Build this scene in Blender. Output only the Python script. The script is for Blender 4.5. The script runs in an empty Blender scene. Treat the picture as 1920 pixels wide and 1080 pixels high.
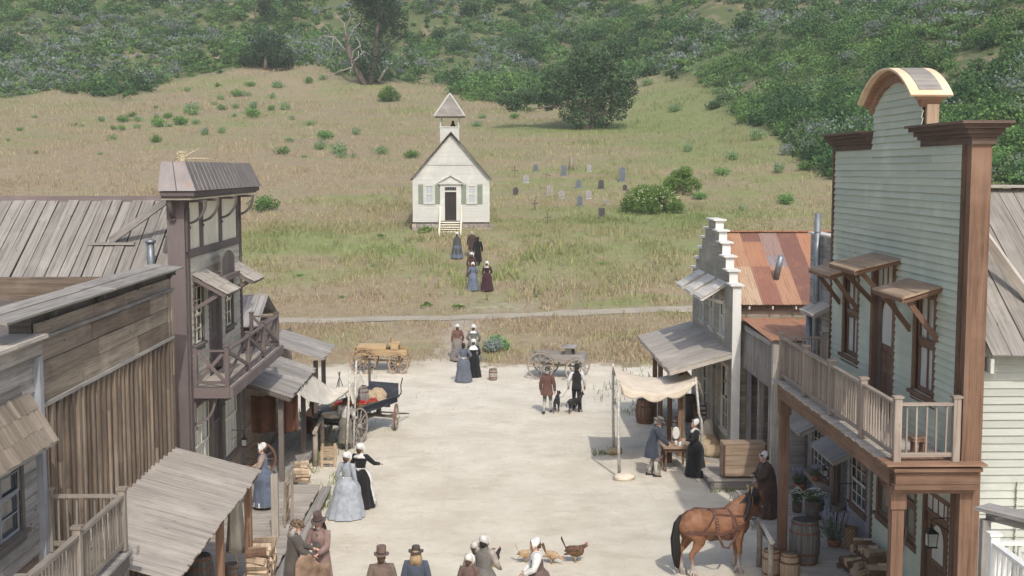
import bpy, math, random
import numpy as np
from mathutils import Vector, Matrix, Euler
random.seed(7); NR = np.random.RandomState(11)
PI = math.pi
scene = bpy.context.scene
col = scene.collection
# ---------------------------------------------------------------- camera
F = 2350.0
cam_d = bpy.data.cameras.new('camera'); cam = bpy.data.objects.new('camera', cam_d); col.objects.link(cam)
cam_d.sensor_width = 36.0; cam_d.lens = 36.0 * F / 1920.0
cam_d.clip_start = 0.5; cam_d.clip_end = 3000
cam.location = (0, 0, 9.2)
cam.rotation_euler = (math.radians(90 - 5.4), 0, math.radians(-0.97))
scene.camera = cam
scene.render.resolution_x = 1024; scene.render.resolution_y = 576
# ---------------------------------------------------------------- light
SUN = Vector((-0.20, 0.93, -1.0)).normalized()          # the way the light travels
elev = math.asin(-SUN.z); azim = math.atan2(-SUN.x, -SUN.y)   # azimuth from +Y towards +X
world = bpy.data.worlds.new("World"); scene.world = world; world.use_nodes = True
wn = world.node_tree.nodes; wl = world.node_tree.links
bg = wn.get('Background') or wn.new('ShaderNodeBackground')
sky = wn.new('ShaderNodeTexSky'); sky.sky_type = 'NISHITA'; sky.sun_disc = False
sky.sun_elevation = elev; sky.sun_rotation = azim; sky.air_density = 1.0; sky.dust_density = 3.0; sky.ozone_density = 0.6
wl.new(sky.outputs[0], bg.inputs[0]); bg.inputs[1].default_value = 0.15
sd = bpy.data.lights.new('sun', 'SUN'); sun = bpy.data.objects.new('sun', sd); col.objects.link(sun)
sd.energy = 2.0; sd.angle = math.radians(0.6); sd.color = (1.0, 0.955, 0.89)
sun.rotation_euler = SUN.to_track_quat('-Z', 'Y').to_euler()
scene.view_settings.view_transform = 'Standard'; scene.view_settings.look = 'None'
scene.view_settings.exposure = 0.48; scene.view_settings.gamma = 1.0

# ---------------------------------------------------------------- pixel helpers (only to lay things out at real distances)
RC = cam.rotation_euler.to_matrix()
CAMP = Vector(cam.location)
def ray(u, v): return RC @ Vector(((u - 960) / F, (540 - v) / F, -1.0))
def atY(u, v, Y):
    d = ray(u, v); t = (Y - CAMP.y) / d.y; return CAMP + d * t
def atZ(u, v, z=0.0):
    d = ray(u, v); t = (z - CAMP.z) / d.z; return CAMP + d * t
def atX(u, v, X):
    d = ray(u, v); t = (X - CAMP.x) / d.x; return CAMP + d * t

# ---------------------------------------------------------------- tags
def tag(o, label=None, cat=None, group=None, kind=None):
    if label: o['label'] = label
    if cat: o['category'] = cat
    if group: o['group'] = group
    if kind: o['kind'] = kind
    return o
def thing(name, label, cat, loc=(0, 0, 0), rz=0.0, group=None):
    o = bpy.data.objects.new(name, None); col.objects.link(o)
    o.empty_display_size = 0.2
    o.location = loc; o.rotation_euler = (0, 0, rz)
    return tag(o, label, cat, group)
def rootloc(o):
    while o.parent: o = o.parent
    return o
CH = {}
def link_child(c, p):
    c.parent = p; CH.setdefault(p.name, []).append(c)
def copy_tree(o, parent=None):
    c = o.copy(); col.objects.link(c)
    if parent is not None: link_child(c, parent)
    for ch in list(CH.get(o.name, [])): copy_tree(ch, c)
    return c

# ---------------------------------------------------------------- mesh builder
class MB:
    def __init__(s, world=False):
        s.v = []; s.f = []; s.uv = []; s.t = []; s.m = []; s.sm = []; s.world = world
    def face(s, idx, uvs=None, t=1.0, m=0, sm=False):
        s.f.append(tuple(idx)); s.uv.extend(uvs if uvs else [(0, 0)] * len(idx)); s.t.append(t); s.m.append(m); s.sm.append(sm)
    def poly(s, pts, t=1.0, m=0, uo=None):
        b = len(s.v); P = [Vector(p) for p in pts]; s.v.extend(tuple(p) for p in P)
        e = (P[1] - P[0]); L = e.length or 1; e = e / L
        n = e.cross(P[2] - P[0])
        n = n.normalized() if n.length > 1e-9 else Vector((0, 0, 1)); w = n.cross(e)
        o = uo or (random.random() * 50, random.random() * 50)
        s.face(range(b, b + len(P)), [(o[0] + (p - P[0]).dot(e), o[1] + (p - P[0]).dot(w)) for p in P], t, m)
    def obox(s, c, ax, ay, az, sx, sy, sz, t=1.0, m=0):
        """box centred at c with unit axes and full sizes; grain runs along the longest side"""
        c = Vector(c); ax = Vector(ax).normalized(); ay = Vector(ay).normalized(); az = Vector(az).normalized()
        b = len(s.v); A = [ax * sx / 2, ay * sy / 2, az * sz / 2]; S = [sx, sy, sz]
        for i in (-1, 1):
            for j in (-1, 1):
                for k in (-1, 1): s.v.append(tuple(c + A[0] * i + A[1] * j + A[2] * k))
        lg = S.index(max(S)); o = (random.random() * 40, random.random() * 40)
        fs = [((0, 1, 3, 2), 0), ((4, 6, 7, 5), 0), ((0, 4, 5, 1), 1), ((2, 3, 7, 6), 1), ((0, 2, 6, 4), 2), ((1, 5, 7, 3), 2)]
        for q, (idx, nx) in enumerate(fs):
            r = [a for a in (0, 1, 2) if a != nx]
            if lg in r: ua = lg; va = r[0] if r[1] == lg else r[1]
            else: ua, va = r
            uvs = []
            for i in idx:
                bits = [(i >> 2) & 1, (i >> 1) & 1, i & 1]
                uvs.append((o[0] + bits[ua] * S[ua], o[1] + q * 3.3 + bits[va] * S[va]))
            s.face([b + i for i in idx], uvs, t, m)
    def box(s, x0, x1, y0, y1, z0, z1, t=1.0, m=0):
        s.obox(((x0 + x1) / 2, (y0 + y1) / 2, (z0 + z1) / 2), (1, 0, 0), (0, 1, 0), (0, 0, 1), abs(x1 - x0), abs(y1 - y0), abs(z1 - z0), t, m)
    def beam(s, a, b, w, h, up=(0, 0, 1), t=1.0, m=0):
        """bar from a to b, w sideways, h along up"""
        a = Vector(a); b = Vector(b); d = (b - a); L = d.length
        if L < 1e-6: return
        d /= L; up = Vector(up); sd_ = d.cross(up)
        if sd_.length < 1e-4: up = Vector((0, 1, 0)); sd_ = d.cross(up)
        sd_.normalize(); up = sd_.cross(d)
        s.obox((a + b) / 2, d, sd_, up, L, w, h, t, m)
    def tube(s, pts, rad, n=8, caps=True, t=1.0, m=0, sm=True, sq=1.0):
        P = [Vector(p) for p in pts]
        if not hasattr(rad, '__len__'): rad = [rad] * len(P)
        b = len(s.v); prev = None; uo = random.random() * 30; L = 0
        Ls = []
        for i, p in enumerate(P):
            if i: L += (P[i] - P[i - 1]).length
            Ls.append(L)
            d = (P[min(i + 1, len(P) - 1)] - P[max(i - 1, 0)])
            d = d.normalized() if d.length > 1e-9 else Vector((0, 0, 1))
            if prev is None:
                x = d.cross(Vector((0, 1, 0)) if abs(d.y) < .9 else Vector((1, 0, 0))).normalized()
            else:
                x = (prev - d * prev.dot(d)).normalized()
            prev = x; y = d.cross(x)
            for k in range(n):
                a = 2 * PI * k / n
                s.v.append(tuple(p + (x * math.cos(a) + y * math.sin(a) * sq) * rad[i]))
        for i in range(len(P) - 1):
            for k in range(n):
                k2 = (k + 1) % n
                c = 2 * PI * max(rad[i], .01)
                s.face([b + i * n + k, b + i * n + k2, b + (i + 1) * n + k2, b + (i + 1) * n + k],
                       [(uo + Ls[i], c * k / n), (uo + Ls[i], c * (k + 1) / n), (uo + Ls[i + 1], c * (k + 1) / n), (uo + Ls[i + 1], c * k / n)], t, m, sm)
        if caps:
            s.face([b + k for k in reversed(range(n))], None, t, m); s.face([b + (len(P) - 1) * n + k for k in range(n)], None, t, m)
    def rings(s, rings, close0=True, close1=True, t=1.0, m=0, sm=True, tf=None):
        """rings: list of equal-length closed loops"""
        b = len(s.v); n = len(rings[0])
        for r in rings: s.v.extend(tuple(p) for p in r)
        for i in range(len(rings) - 1):
            for k in range(n):
                k2 = (k + 1) % n
                s.face([b + i * n + k, b + i * n + k2, b + (i + 1) * n + k2, b + (i + 1) * n + k],
                       [(k * .1, i * .1), (k * .1 + .1, i * .1), (k * .1 + .1, i * .1 + .1), (k * .1, i * .1 + .1)], tf(i, k) if tf else t, m, sm)
        if close0: s.face([b + k for k in reversed(range(n))], None, t, m, sm)
        if close1: s.face([b + (len(rings) - 1) * n + k for k in range(n)], None, t, m, sm)
    def lathe(s, prof, n=16, c=(0, 0, 0), axis='z', t=1.0, m=0, sm=True, caps=True):
        c = Vector(c); R = []
        for r, h in prof:
            ring = []
            for k in range(n):
                a = 2 * PI * k / n; p = (r * math.cos(a), r * math.sin(a), h)
                if axis == 'x': p = (h, p[0], p[1])
                if axis == 'y': p = (p[1], h, p[0])
                ring.append(c + Vector(p))
            R.append(ring)
        s.rings(R, caps, caps, t, m, sm)
    def ico(s, c, r, t=1.0, m=0, n=8, k=5, jit=0.0):
        """squashed ball; r may be a 3-tuple"""
        if not hasattr(r, '__len__'): r = (r, r, r)
        R = []
        for i in range(1, k):
            th = PI * i / k; ring = []
            for q in range(n):
                a = 2 * PI * q / n; j = 1 + random.uniform(-jit, jit)
                ring.append((c[0] + r[0] * math.sin(th) * math.cos(a) * j, c[1] + r[1] * math.sin(th) * math.sin(a) * j, c[2] - r[2] * math.cos(th) * j))
            R.append(ring)
        b = len(s.v); s.rings(R, False, False, t, m, True)
        lo = len(s.v); s.v.append((c[0], c[1], c[2] - r[2])); s.v.append((c[0], c[1], c[2] + r[2]))
        for q in range(n):
            q2 = (q + 1) % n
            s.face([lo, b + q2, b + q], None, t, m, True); s.face([lo + 1, b + (k - 2) * n + q, b + (k - 2) * n + q2], None, t, m, True)
    def grid(s, fn, nu, nv, t=1.0, m=0, sm=True, thick=0.0, closeu=False):
        """surface fn(a,b), a,b in 0..1; thick adds a second side"""
        b = len(s.v); P = [[Vector(fn(i / nu, j / nv)) for j in range(nv + 1)] for i in range(nu + 1)]
        for r in P: s.v.extend(tuple(p) for p in r)
        W = nv + 1
        for i in range(nu):
            for j in range(nv):
                s.face([b + i * W + j, b + (i + 1) * W + j, b + (i + 1) * W + j + 1, b + i * W + j + 1],
                       [(i / nu * 2, j / nv * 2), ((i + 1) / nu * 2, j / nv * 2), ((i + 1) / nu * 2, (j + 1) / nv * 2), (i / nu * 2, (j + 1) / nv * 2)], t, m, sm)
        if thick:
            b2 = len(s.v)
            for i in range(nu + 1):
                for j in range(nv + 1):
                    du = P[min(i + 1, nu)][j] - P[max(i - 1, 0)][j]; dv = P[i][min(j + 1, nv)] - P[i][max(j - 1, 0)]
                    n_ = du.cross(dv); n_ = n_.normalized() if n_.length > 1e-9 else Vector((0, 0, 1))
                    s.v.append(tuple(P[i][j] - n_ * thick))
            for i in range(nu):
                for j in range(nv):
                    s.face([b2 + i * W + j + 1, b2 + (i + 1) * W + j + 1, b2 + (i + 1) * W + j, b2 + i * W + j], None, t, m, sm)
            for i in range(nu):
                for j in (0, nv):
                    q = [b + i * W + j, b + (i + 1) * W + j, b2 + (i + 1) * W + j, b2 + i * W + j]
                    s.face(q if j else q[::-1], None, t, m)
            for j in range(nv):
                for i in (0, nu):
                    q = [b + i * W + j, b + i * W + j + 1, b2 + i * W + j + 1, b2 + i * W + j]
                    s.face(q[::-1] if i else q, None, t, m)
    def build(s, name, mats, parent=None, label=None):
        if not s.f: return None
        me = bpy.data.meshes.new(name)
        V = np.array(s.v, dtype=np.float32)
        if s.world and parent is not None:
            V = V - np.array(rootloc(parent).location, dtype=np.float32)
        me.from_pydata([], [], [])
        cnt = np.array([len(f) for f in s.f], dtype=np.int32); idx = np.fromiter((i for f in s.f for i in f), dtype=np.int32)
        me.vertices.add(len(V)); me.vertices.foreach_set('co', V.ravel())
        me.loops.add(len(idx)); me.loops.foreach_set('vertex_index', idx)
        me.polygons.add(len(cnt)); st = np.zeros(len(cnt), dtype=np.int32); st[1:] = np.cumsum(cnt)[:-1]
        me.polygons.foreach_set('loop_start', st); me.polygons.foreach_set('loop_total', cnt)
        me.polygons.foreach_set('material_index', np.array(s.m, dtype=np.int32))
        me.polygons.foreach_set('use_smooth', np.array(s.sm, dtype=bool))
        u = me.uv_layers.new(name='UVMap'); u.data.foreach_set('uv', np.array(s.uv, dtype=np.float32).ravel())
        a = me.attributes.new('tint', 'FLOAT', 'FACE'); a.data.foreach_set('value', np.array(s.t, dtype=np.float32))
        me.update(calc_edges=True); me.validate()
        if not isinstance(mats, (list, tuple)): mats = [mats]
        for q in mats: me.materials.append(q)
        o = bpy.data.objects.new(name, me); col.objects.link(o)
        if parent is not None: link_child(o, parent)
        if label: o['label'] = label
        return o
def rt(a=0.12): return 1 + random.uniform(-a, a)

# ---------------------------------------------------------------- materials
def nt(name):
    m = bpy.data.materials.new(name); m.use_nodes = True
    n = m.node_tree.nodes; l = m.node_tree.links
    return m, n, l, n['Principled BSDF']
def rgb(c): return (c[0], c[1], c[2], 1)
def mixn(n, l, a, b, fac, mode='MIX'):
    x = n.new('ShaderNodeMix'); x.data_type = 'RGBA'; x.blend_type = mode
    for s_, q in ((0, fac), (6, a), (7, b)):
        if isinstance(q, (float, int)): x.inputs[s_].default_value = q
        elif isinstance(q, tuple): x.inputs[s_].default_value = rgb(q)
        else: l.new(q, x.inputs[s_])
    return x.outputs[2]
def maprange(n, l, src, a, b, c=0.0, d=1.0):
    r = n.new('ShaderNodeMapRange'); l.new(src, r.inputs[0])
    r.inputs[1].default_value = a; r.inputs[2].default_value = b; r.inputs[3].default_value = c; r.inputs[4].default_value = d
    return r.outputs[0]
def noise(n, l, vec, scale, detail=3, rough=.55):
    x = n.new('ShaderNodeTexNoise'); x.inputs['Scale'].default_value = scale; x.inputs['Detail'].default_value = detail
    x.inputs['Roughness'].default_value = rough
    if vec is not None: l.new(vec, x.inputs['Vector'])
    return x.outputs[0]
def tinted(n, l, c):
    at = n.new('ShaderNodeAttribute'); at.attribute_name = 'tint'
    cc = n.new('ShaderNodeCombineColor')
    for i in range(3): l.new(at.outputs['Fac'], cc.inputs[i])
    return mixn(n, l, c, cc.outputs[0], 1.0, 'MULTIPLY')
def mat_wood(name, c1, c2, rough=.8, fine=55, stain=(.16, .13, .11), stain_amt=.45, knots=True, paint=False, bump=.25):
    m, n, l, p = nt(name)
    uv = n.new('ShaderNodeUVMap'); uv.uv_map = 'UVMap'
    mp = n.new('ShaderNodeMapping'); l.new(uv.outputs[0], mp.inputs[0]); mp.inputs['Scale'].default_value = (1.3, fine, 1)
    g = noise(n, l, mp.outputs[0], 1.0, 5, .65)
    c = mixn(n, l, c1, c2, maprange(n, l, g, .35, .65))
    mp2 = n.new('ShaderNodeMapping'); l.new(uv.outputs[0], mp2.inputs[0]); mp2.inputs['Scale'].default_value = (.7, 5, 1)
    s_ = noise(n, l, mp2.outputs[0], 1.0, 4, .6)
    mp4 = n.new('ShaderNodeMapping'); l.new(uv.outputs[0], mp4.inputs[0]); mp4.inputs['Scale'].default_value = (.45, 13, 1)
    if not paint and knots: c = mixn(n, l, c, tuple(x * .55 for x in c2), maprange(n, l, noise(n, l, mp4.outputs[0], 1.0, 5, .7), .48, .64, 0, .7))
    c = mixn(n, l, c, stain, maprange(n, l, s_, .5, .78, 0, stain_amt))
    if knots:
        mp3 = n.new('ShaderNodeMapping'); l.new(uv.outputs[0], mp3.inputs[0]); mp3.inputs['Scale'].default_value = (1.2, 4.5, 1)
        vo = n.new('ShaderNodeTexVoronoi'); l.new(mp3.outputs[0], vo.inputs['Vector']); vo.inputs['Scale'].default_value = 1.3
        c = mixn(n, l, tuple(x * .35 for x in stain), c, maprange(n, l, vo.outputs[0], .03, .11))
    tc = n.new('ShaderNodeTexCoord')
    w = noise(n, l, tc.outputs['Object'], .9, 4, .6)
    c = mixn(n, l, c, tuple(min(1, x * 1.35 + .02) for x in c1), maprange(n, l, w, .5, .75, 0, .5))
    c = tinted(n, l, c)
    l.new(c, p.inputs['Base Color']); p.inputs['Roughness'].default_value = rough; p.inputs['Specular IOR Level'].default_value = .25
    b = n.new('ShaderNodeBump'); b.inputs['Strength'].default_value = bump; b.inputs['Distance'].default_value = .01
    l.new(g, b.inputs['Height']); l.new(b.outputs[0], p.inputs['Normal'])
    return m
def mat(name, c, rough=.8, var=.25, scale=6.0, metal=0.0, bump=0.15, spec=.3, c2=None, dist=.01, sheen=0):
    m, n, l, p = nt(name)
    tc = n.new('ShaderNodeTexCoord'); f = noise(n, l, tc.outputs['Object'], scale, 5, .6)
    k = c2 or tuple(x * (1 - var) for x in c)
    x = mixn(n, l, k, tuple(min(1, q * (1 + var * .5)) for q in c), maprange(n, l, f, .35, .65))
    x = tinted(n, l, x)
    l.new(x, p.inputs['Base Color']); p.inputs['Roughness'].default_value = rough; p.inputs['Metallic'].default_value = metal
    p.inputs['Specular IOR Level'].default_value = spec
    if sheen: p.inputs['Sheen Weight'].default_value = sheen
    if bump:
        b = n.new('ShaderNodeBump'); b.inputs['Strength'].default_value = bump; b.inputs['Distance'].default_value = dist
        l.new(f, b.inputs['Height']); l.new(b.outputs[0], p.inputs['Normal'])
    return m
def mat_leaf(name, cols, trans=.25):
    """cols: colours along the 'hue' attribute 0..1"""
    m, n, l, p = nt(name)
    at = n.new('ShaderNodeAttribute'); at.attribute_name = 'hue'
    r = n.new('ShaderNodeValToRGB'); l.new(at.outputs['Fac'], r.inputs[0])
    e = r.color_ramp.elements
    while len(e) < len(cols): e.new(.5)
    for i, c in enumerate(cols): e[i].position = i / (len(cols) - 1); e[i].color = rgb(c)
    c = tinted(n, l, r.outputs[0])
    l.new(c, p.inputs['Base Color']); p.inputs['Roughness'].default_value = .75; p.inputs['Specular IOR Level'].default_value = .15
    if trans:
        tr = n.new('ShaderNodeBsdfTranslucent'); l.new(c, tr.inputs[0]); mx = n.new('ShaderNodeMixShader'); mx.inputs[0].default_value = trans
        out = n['Material Output']; l.new(p.outputs[0], mx.inputs[1]); l.new(tr.outputs[0], mx.inputs[2]); l.new(mx.outputs[0], out.inputs[0])
    return m
def glass(name, c=(.05, .06, .065), rough=.12):
    m, n, l, p = nt(name); p.inputs['Base Color'].default_value = rgb(c); p.inputs['Roughness'].default_value = rough
    p.inputs['Specular IOR Level'].default_value = .6
    return m
M = {}
GW = (.33, .31, .285); GW2 = (.23, .215, .20)
M['grey_wood'] = mat_wood('grey_wood', (.37, .345, .315), (.25, .235, .215))
M['pale_wood'] = mat_wood('pale_wood', (.46, .42, .365), (.33, .295, .255), stain_amt=.3)
M['roof_wood'] = mat_wood('roof_wood', (.30, .28, .25), (.20, .187, .165), stain_amt=.4)
M['brown_board'] = mat_wood('brown_board', (.235, .18, .132), (.13, .10, .077), stain=(.30, .275, .24), stain_amt=.6)
M['weath_board'] = mat_wood('weath_board', (.33, .28, .22), (.205, .165, .125), stain=(.12, .095, .075), stain_amt=.5)
M['dark_wood'] = mat_wood('dark_wood', (.16, .14, .125), (.10, .085, .075))
M['log_wood'] = mat_wood('log_wood', (.22, .145, .10), (.12, .08, .055), stain=(.4, .34, .27), stain_amt=.7)
M['cedar'] = mat_wood('cedar', (.205, .122, .08), (.135, .078, .05), stain=(.27, .19, .14), stain_amt=.45)
M['cedar_raw'] = mat_wood('cedar_raw', (.40, .29, .20), (.29, .205, .14), stain=(.42, .37, .31), stain_amt=.6)
M['cedar_dark'] = mat_wood('cedar_dark', (.15, .10, .08), (.095, .065, .052), stain_amt=.3)
M['mauve'] = mat_wood('mauve', (.165, .135, .13), (.13, .105, .10), stain=(.11, .09, .085), stain_amt=.3, knots=False, bump=.12)
M['cream_old'] = mat_wood('cream_old', (.56, .53, .44), (.42, .395, .325), stain=(.27, .245, .21), stain_amt=.7, knots=False)
M['cream'] = mat_wood('cream', (.74, .70, .56), (.60, .56, .44), stain=(.36, .33, .27), stain_amt=.4, knots=False)
M['sage'] = mat_wood('sage', (.475, .505, .405), (.43, .46, .365), stain=(.52, .54, .45), stain_amt=.3, knots=False, bump=.08)
M['sage_pale'] = mat_wood('sage_pale', (.43, .445, .395), (.38, .395, .35), stain=(.30, .31, .275), stain_amt=.4, knots=False, bump=.1)
M['blue_old'] = mat_wood('blue_old', (.30, .315, .34), (.22, .225, .24), stain=(.2, .18, .16), stain_amt=.7, knots=False)
M['white_paint'] = mat_wood('white_paint', (.68, .67, .63), (.60, .59, .55), stain=(.42, .41, .38), stain_amt=.25, knots=False, bump=.08)
M['church_white'] = mat_wood('church_white', (.53, .53, .49), (.475, .475, .44), stain=(.45, .435, .38), stain_amt=.2, knots=False, bump=.05)
M['white_old'] = mat_wood('white_old', (.62, .60, .55), (.45, .42, .37), stain=(.25, .23, .2), stain_amt=.6, knots=False)
M['shutter'] = mat_wood('shutter', (.25, .29, .23), (.22, .26, .20), knots=False)
M['raw_wood'] = mat_wood('raw_wood', (.46, .36, .255), (.34, .255, .175), stain=(.22, .15, .10), stain_amt=.3)
M['mustard'] = mat_wood('mustard', (.47, .34, .19), (.40, .28, .15), stain=(.34, .25, .16), stain_amt=.4)
M['wheel_wood'] = mat_wood('wheel_wood', (.36, .26, .17), (.27, .195, .125))
M['wheel_grey'] = mat_wood('wheel_grey', (.38, .34, .29), (.26, .23, .2))
M['navy'] = mat_wood('navy', (.068, .08, .10), (.042, .05, .062), stain=(.16, .16, .17), stain_amt=.5, knots=False)
M['iron'] = mat('iron', (.05, .045, .042), .55, .3, 20, .6)
M['rust'] = mat('rust', (.20, .10, .06), .85, .4, 12)
M['pipe'] = mat('pipe', (.22, .24, .26), .45, .2, 5, .5, .05)
M['tan_clap'] = mat_wood('tan_clap', (.37, .34, .275), (.25, .23, .185), stain=(.19, .17, .14), stain_amt=.6, knots=False)
M['barrel_wood'] = mat_wood('barrel_wood', (.20, .19, .175), (.12, .112, .105), stain=(.3, .27, .24), stain_amt=.4)
M['raw_trim'] = mat_wood('raw_trim', (.64, .50, .34), (.52, .38, .24), stain=(.62, .56, .46), stain_amt=.5, knots=False)
M['rail_wood'] = mat_wood('rail_wood', (.33, .275, .225), (.235, .19, .155), stain=(.42, .37, .32), stain_amt=.5)
M['aged_rail'] = mat_wood('aged_rail', (.27, .24, .20), (.18, .155, .13), stain=(.33, .30, .27), stain_amt=.4)
M['shop_pane'] = glass('shop_pane', (.20, .20, .15), .15)
M['pale_pane'] = glass('pale_pane', (.40, .44, .46), .2)
M['glass'] = glass('glass')
M['curtain'] = mat('curtain', (.52, .52, .48), .5, .1, 3, spec=.5)
M['stone'] = mat('stone', (.34, .30, .26), .9, .4, 4, bump=.6, dist=.05)
M['canvas'] = mat('canvas', (.66, .575, .46), .9, .12, 3, bump=.2)
M['canvas_grey'] = mat('canvas_grey', (.58, .54, .46), .9, .15, 3, bump=.2)
M['burlap'] = mat('burlap', (.42, .33, .22), .95, .2, 9, bump=.4)
M['wicker'] = mat('wicker', (.30, .20, .11), .85, .5, 60, bump=.5)
M['redbrown'] = mat('redbrown', (.15, .07, .045), .9, .25, 4)
M['apple'] = mat('apple', (.30, .018, .022), .35, .5, 14, spec=.5, bump=0, c2=(.36, .06, .035))
M['bark'] = mat('bark', (.17, .14, .115), .95, .4, 5, bump=.6, dist=.04)
M['dead_bark'] = mat('dead_bark', (.34, .31, .28), .95, .3, 4, bump=.4, dist=.03)
M['birch'] = mat('birch', (.52, .50, .45), .9, .35, 12, bump=.2)
M['pole_wood'] = mat('pole_wood', (.33, .28, .23), .9, .3, 8)
M['terracotta'] = mat('terracotta', (.30, .13, .07), .85, .25, 6)
M['leaf'] = mat_leaf('leaf', [(.04, .07, .03), (.08, .155, .045), (.15, .25, .065)])
M['oak_leaf'] = mat_leaf('oak_leaf', [(.032, .064, .034), (.056, .104, .048), (.11, .175, .083)], .15)
M['brush_leaf'] = mat_leaf('brush_leaf', [(.030, .075, .030), (.075, .16, .052), (.15, .26, .075), (.16, .22, .14), (.215, .24, .245)], .15)
M['grass'] = mat_leaf('grass', [(.37, .285, .20), (.385, .335, .195), (.255, .27, .115), (.145, .22, .07), (.31, .33, .13)], .2)
M['petal'] = mat('petal', (.8, .8, .72), .7, .1, 10, bump=0)
M['lavender'] = mat('lavender', (.33, .32, .38), .8, .2, 10, bump=0)
# ---------------------------------------------------------------- terrain
PERM = NR.randint(0, 1 << 30, (64, 64)).astype(np.float64) / (1 << 30)
def vnoise(x, y):
    x = np.asarray(x, float); y = np.asarray(y, float)
    xi = np.floor(x).astype(int); yi = np.floor(y).astype(int); fx = x - xi; fy = y - yi
    fx = fx * fx * (3 - 2 * fx); fy = fy * fy * (3 - 2 * fy)
    g = lambda a, b: PERM[a % 64, b % 64]
    return (g(xi, yi) * (1 - fx) + g(xi + 1, yi) * fx) * (1 - fy) + (g(xi, yi + 1) * (1 - fx) + g(xi + 1, yi + 1) * fx) * fy
def fbm(x, y, o=4):
    s = 0; a = 1; t = 0
    for i in range(o):
        s = s + a * vnoise(x * 2 ** i + 7.3 * i, y * 2 ** i + 3.1 * i); t += a; a *= .5
    return s / t
KY = np.array([-200, 56.5, 59, 62.5, 64, 67.5, 72, 80, 89, 98, 120, 166, 200, 230, 260, 330, 450, 800])
KZ = np.array([0, 0, .25, .95, 1.25, 1.4, 1.95, 3.2, 4.7, 5.5, 9.0, 14.8, 19.8, 26, 36, 66, 118, 270.])
_yy = np.linspace(-200, 800, 4001); _zz = np.interp(_yy, KY, KZ)
_k = np.ones(17) / 17; _zz = np.convolve(np.pad(_zz, 8, 'edge'), _k, 'valid')
def height(x, y):
    x = np.asarray(x, float); y = np.asarray(y, float)
    z = np.interp(y, _yy, _zz)
    d = x - (31 - (y - 125) * .1)
    R = .36 * np.log1p(np.exp(np.clip(d / 4, -30, 30))) * 4 * np.clip((y - 70) / 45, 0, 1)
    z = z + np.minimum(R, 90)
    f = np.clip((y - 60) / 20, 0, 1)
    z = z + f * (fbm(x / 9, y / 9, 3) - .5) * .55
    h = np.clip((z - 17) / 14, 0, 1)
    z = z + h * (fbm(x / 34 + 5, y / 34, 4) - .5) * 15
    s = 1 - f
    z = z + s * (fbm(x / 2.5, y / 2.5, 3) - .5) * .035
    return z
def hz(x, y): return float(height(x, y))
def hit(u, v, y0=56.0, y1=600.0):
    d = ray(u, v); n_ = 1400
    Y = np.linspace(y0, y1, n_); t = Y / d.y; X = d.x * t; Z = 9.2 + d.z * t
    H = height(X, Y); k = np.argmax(H >= Z)
    if k == 0 and not H[0] >= Z[0]: k = n_ - 1
    return Vector((float(X[k]), float(Y[k]), float(H[k])))
RCi = np.array(RC.transposed())
def project(x, y, z):
    P = np.stack([x, y, np.asarray(z) - 9.2], 0); q = RCi @ P.reshape(3, -1)
    return (960 + F * q[0] / -q[2]).reshape(np.shape(x)), (540 - F * q[1] / -q[2]).reshape(np.shape(x))
BEDGE = np.array([(-600, 190), (0, 186), (150, 181), (270, 176), (345, 156), (450, 137), (560, 128), (640, 142), (700, 158), (760, 160), (830, 172), (900, 196), (1000, 208), (1080, 185),
                  (1180, 166), (1240, 150), (1300, 146), (1340, 185), (1390, 222), (1440, 262), (1500, 300), (1560, 335), (1900, 350), (2500, 380)], float)
def brushmask(x, y, z):
    u, v = project(x, y, z)
    e = np.interp(u, BEDGE[:, 0], BEDGE[:, 1])
    w = (fbm(x / 6, y / 6, 4) - .5) * 52
    return np.clip((e + w - v) / 14, 0, 1) * (y > 90)
def greenness(x, y):
    """0 dry tan .. 1 green grass on the open slopes"""
    g = fbm(x / 11 + 3, y / 7 + 9, 4)
    g = np.clip((g - .42) * 2.4, 0, 1) * .6 + .4 * np.clip((fbm(x / 3.1, y / 2.3 + 4, 3) - .38) * 3.4, 0, 1)
    b = lambda cx, cy, rx, ry: np.exp(-(((x - cx) / rx) ** 2 + ((y - cy) / ry) ** 2))
    g = g * .66 + .12 + b(-8, 88, 5, 6) * .25 + b(1, 88, 30, 26) * .06 + b(13, 163, 13, 7) * .9 + b(9, 102, 30, 24) * .15 + b(30, 150, 12, 30) * .45 + b(15, 97, 6, 5) * .5 + b(2, 77, 7, 5) * .22
    g = g - b(-40, 120, 30, 30) * .45
    g = g + b(26, 190, 14, 26) * .5
    g = g + b(-14, 84, 7, 4) * .25
    g = g - .38 * (np.clip((y - 55) / 3, 0, 1) * np.clip((76 - y) / 5, 0, 1)) * np.clip((.66 - fbm(x / 2.5 + 50, y / 1.2, 3)) * 8, 0, 1)
    return np.clip(g, 0, 1)
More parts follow.
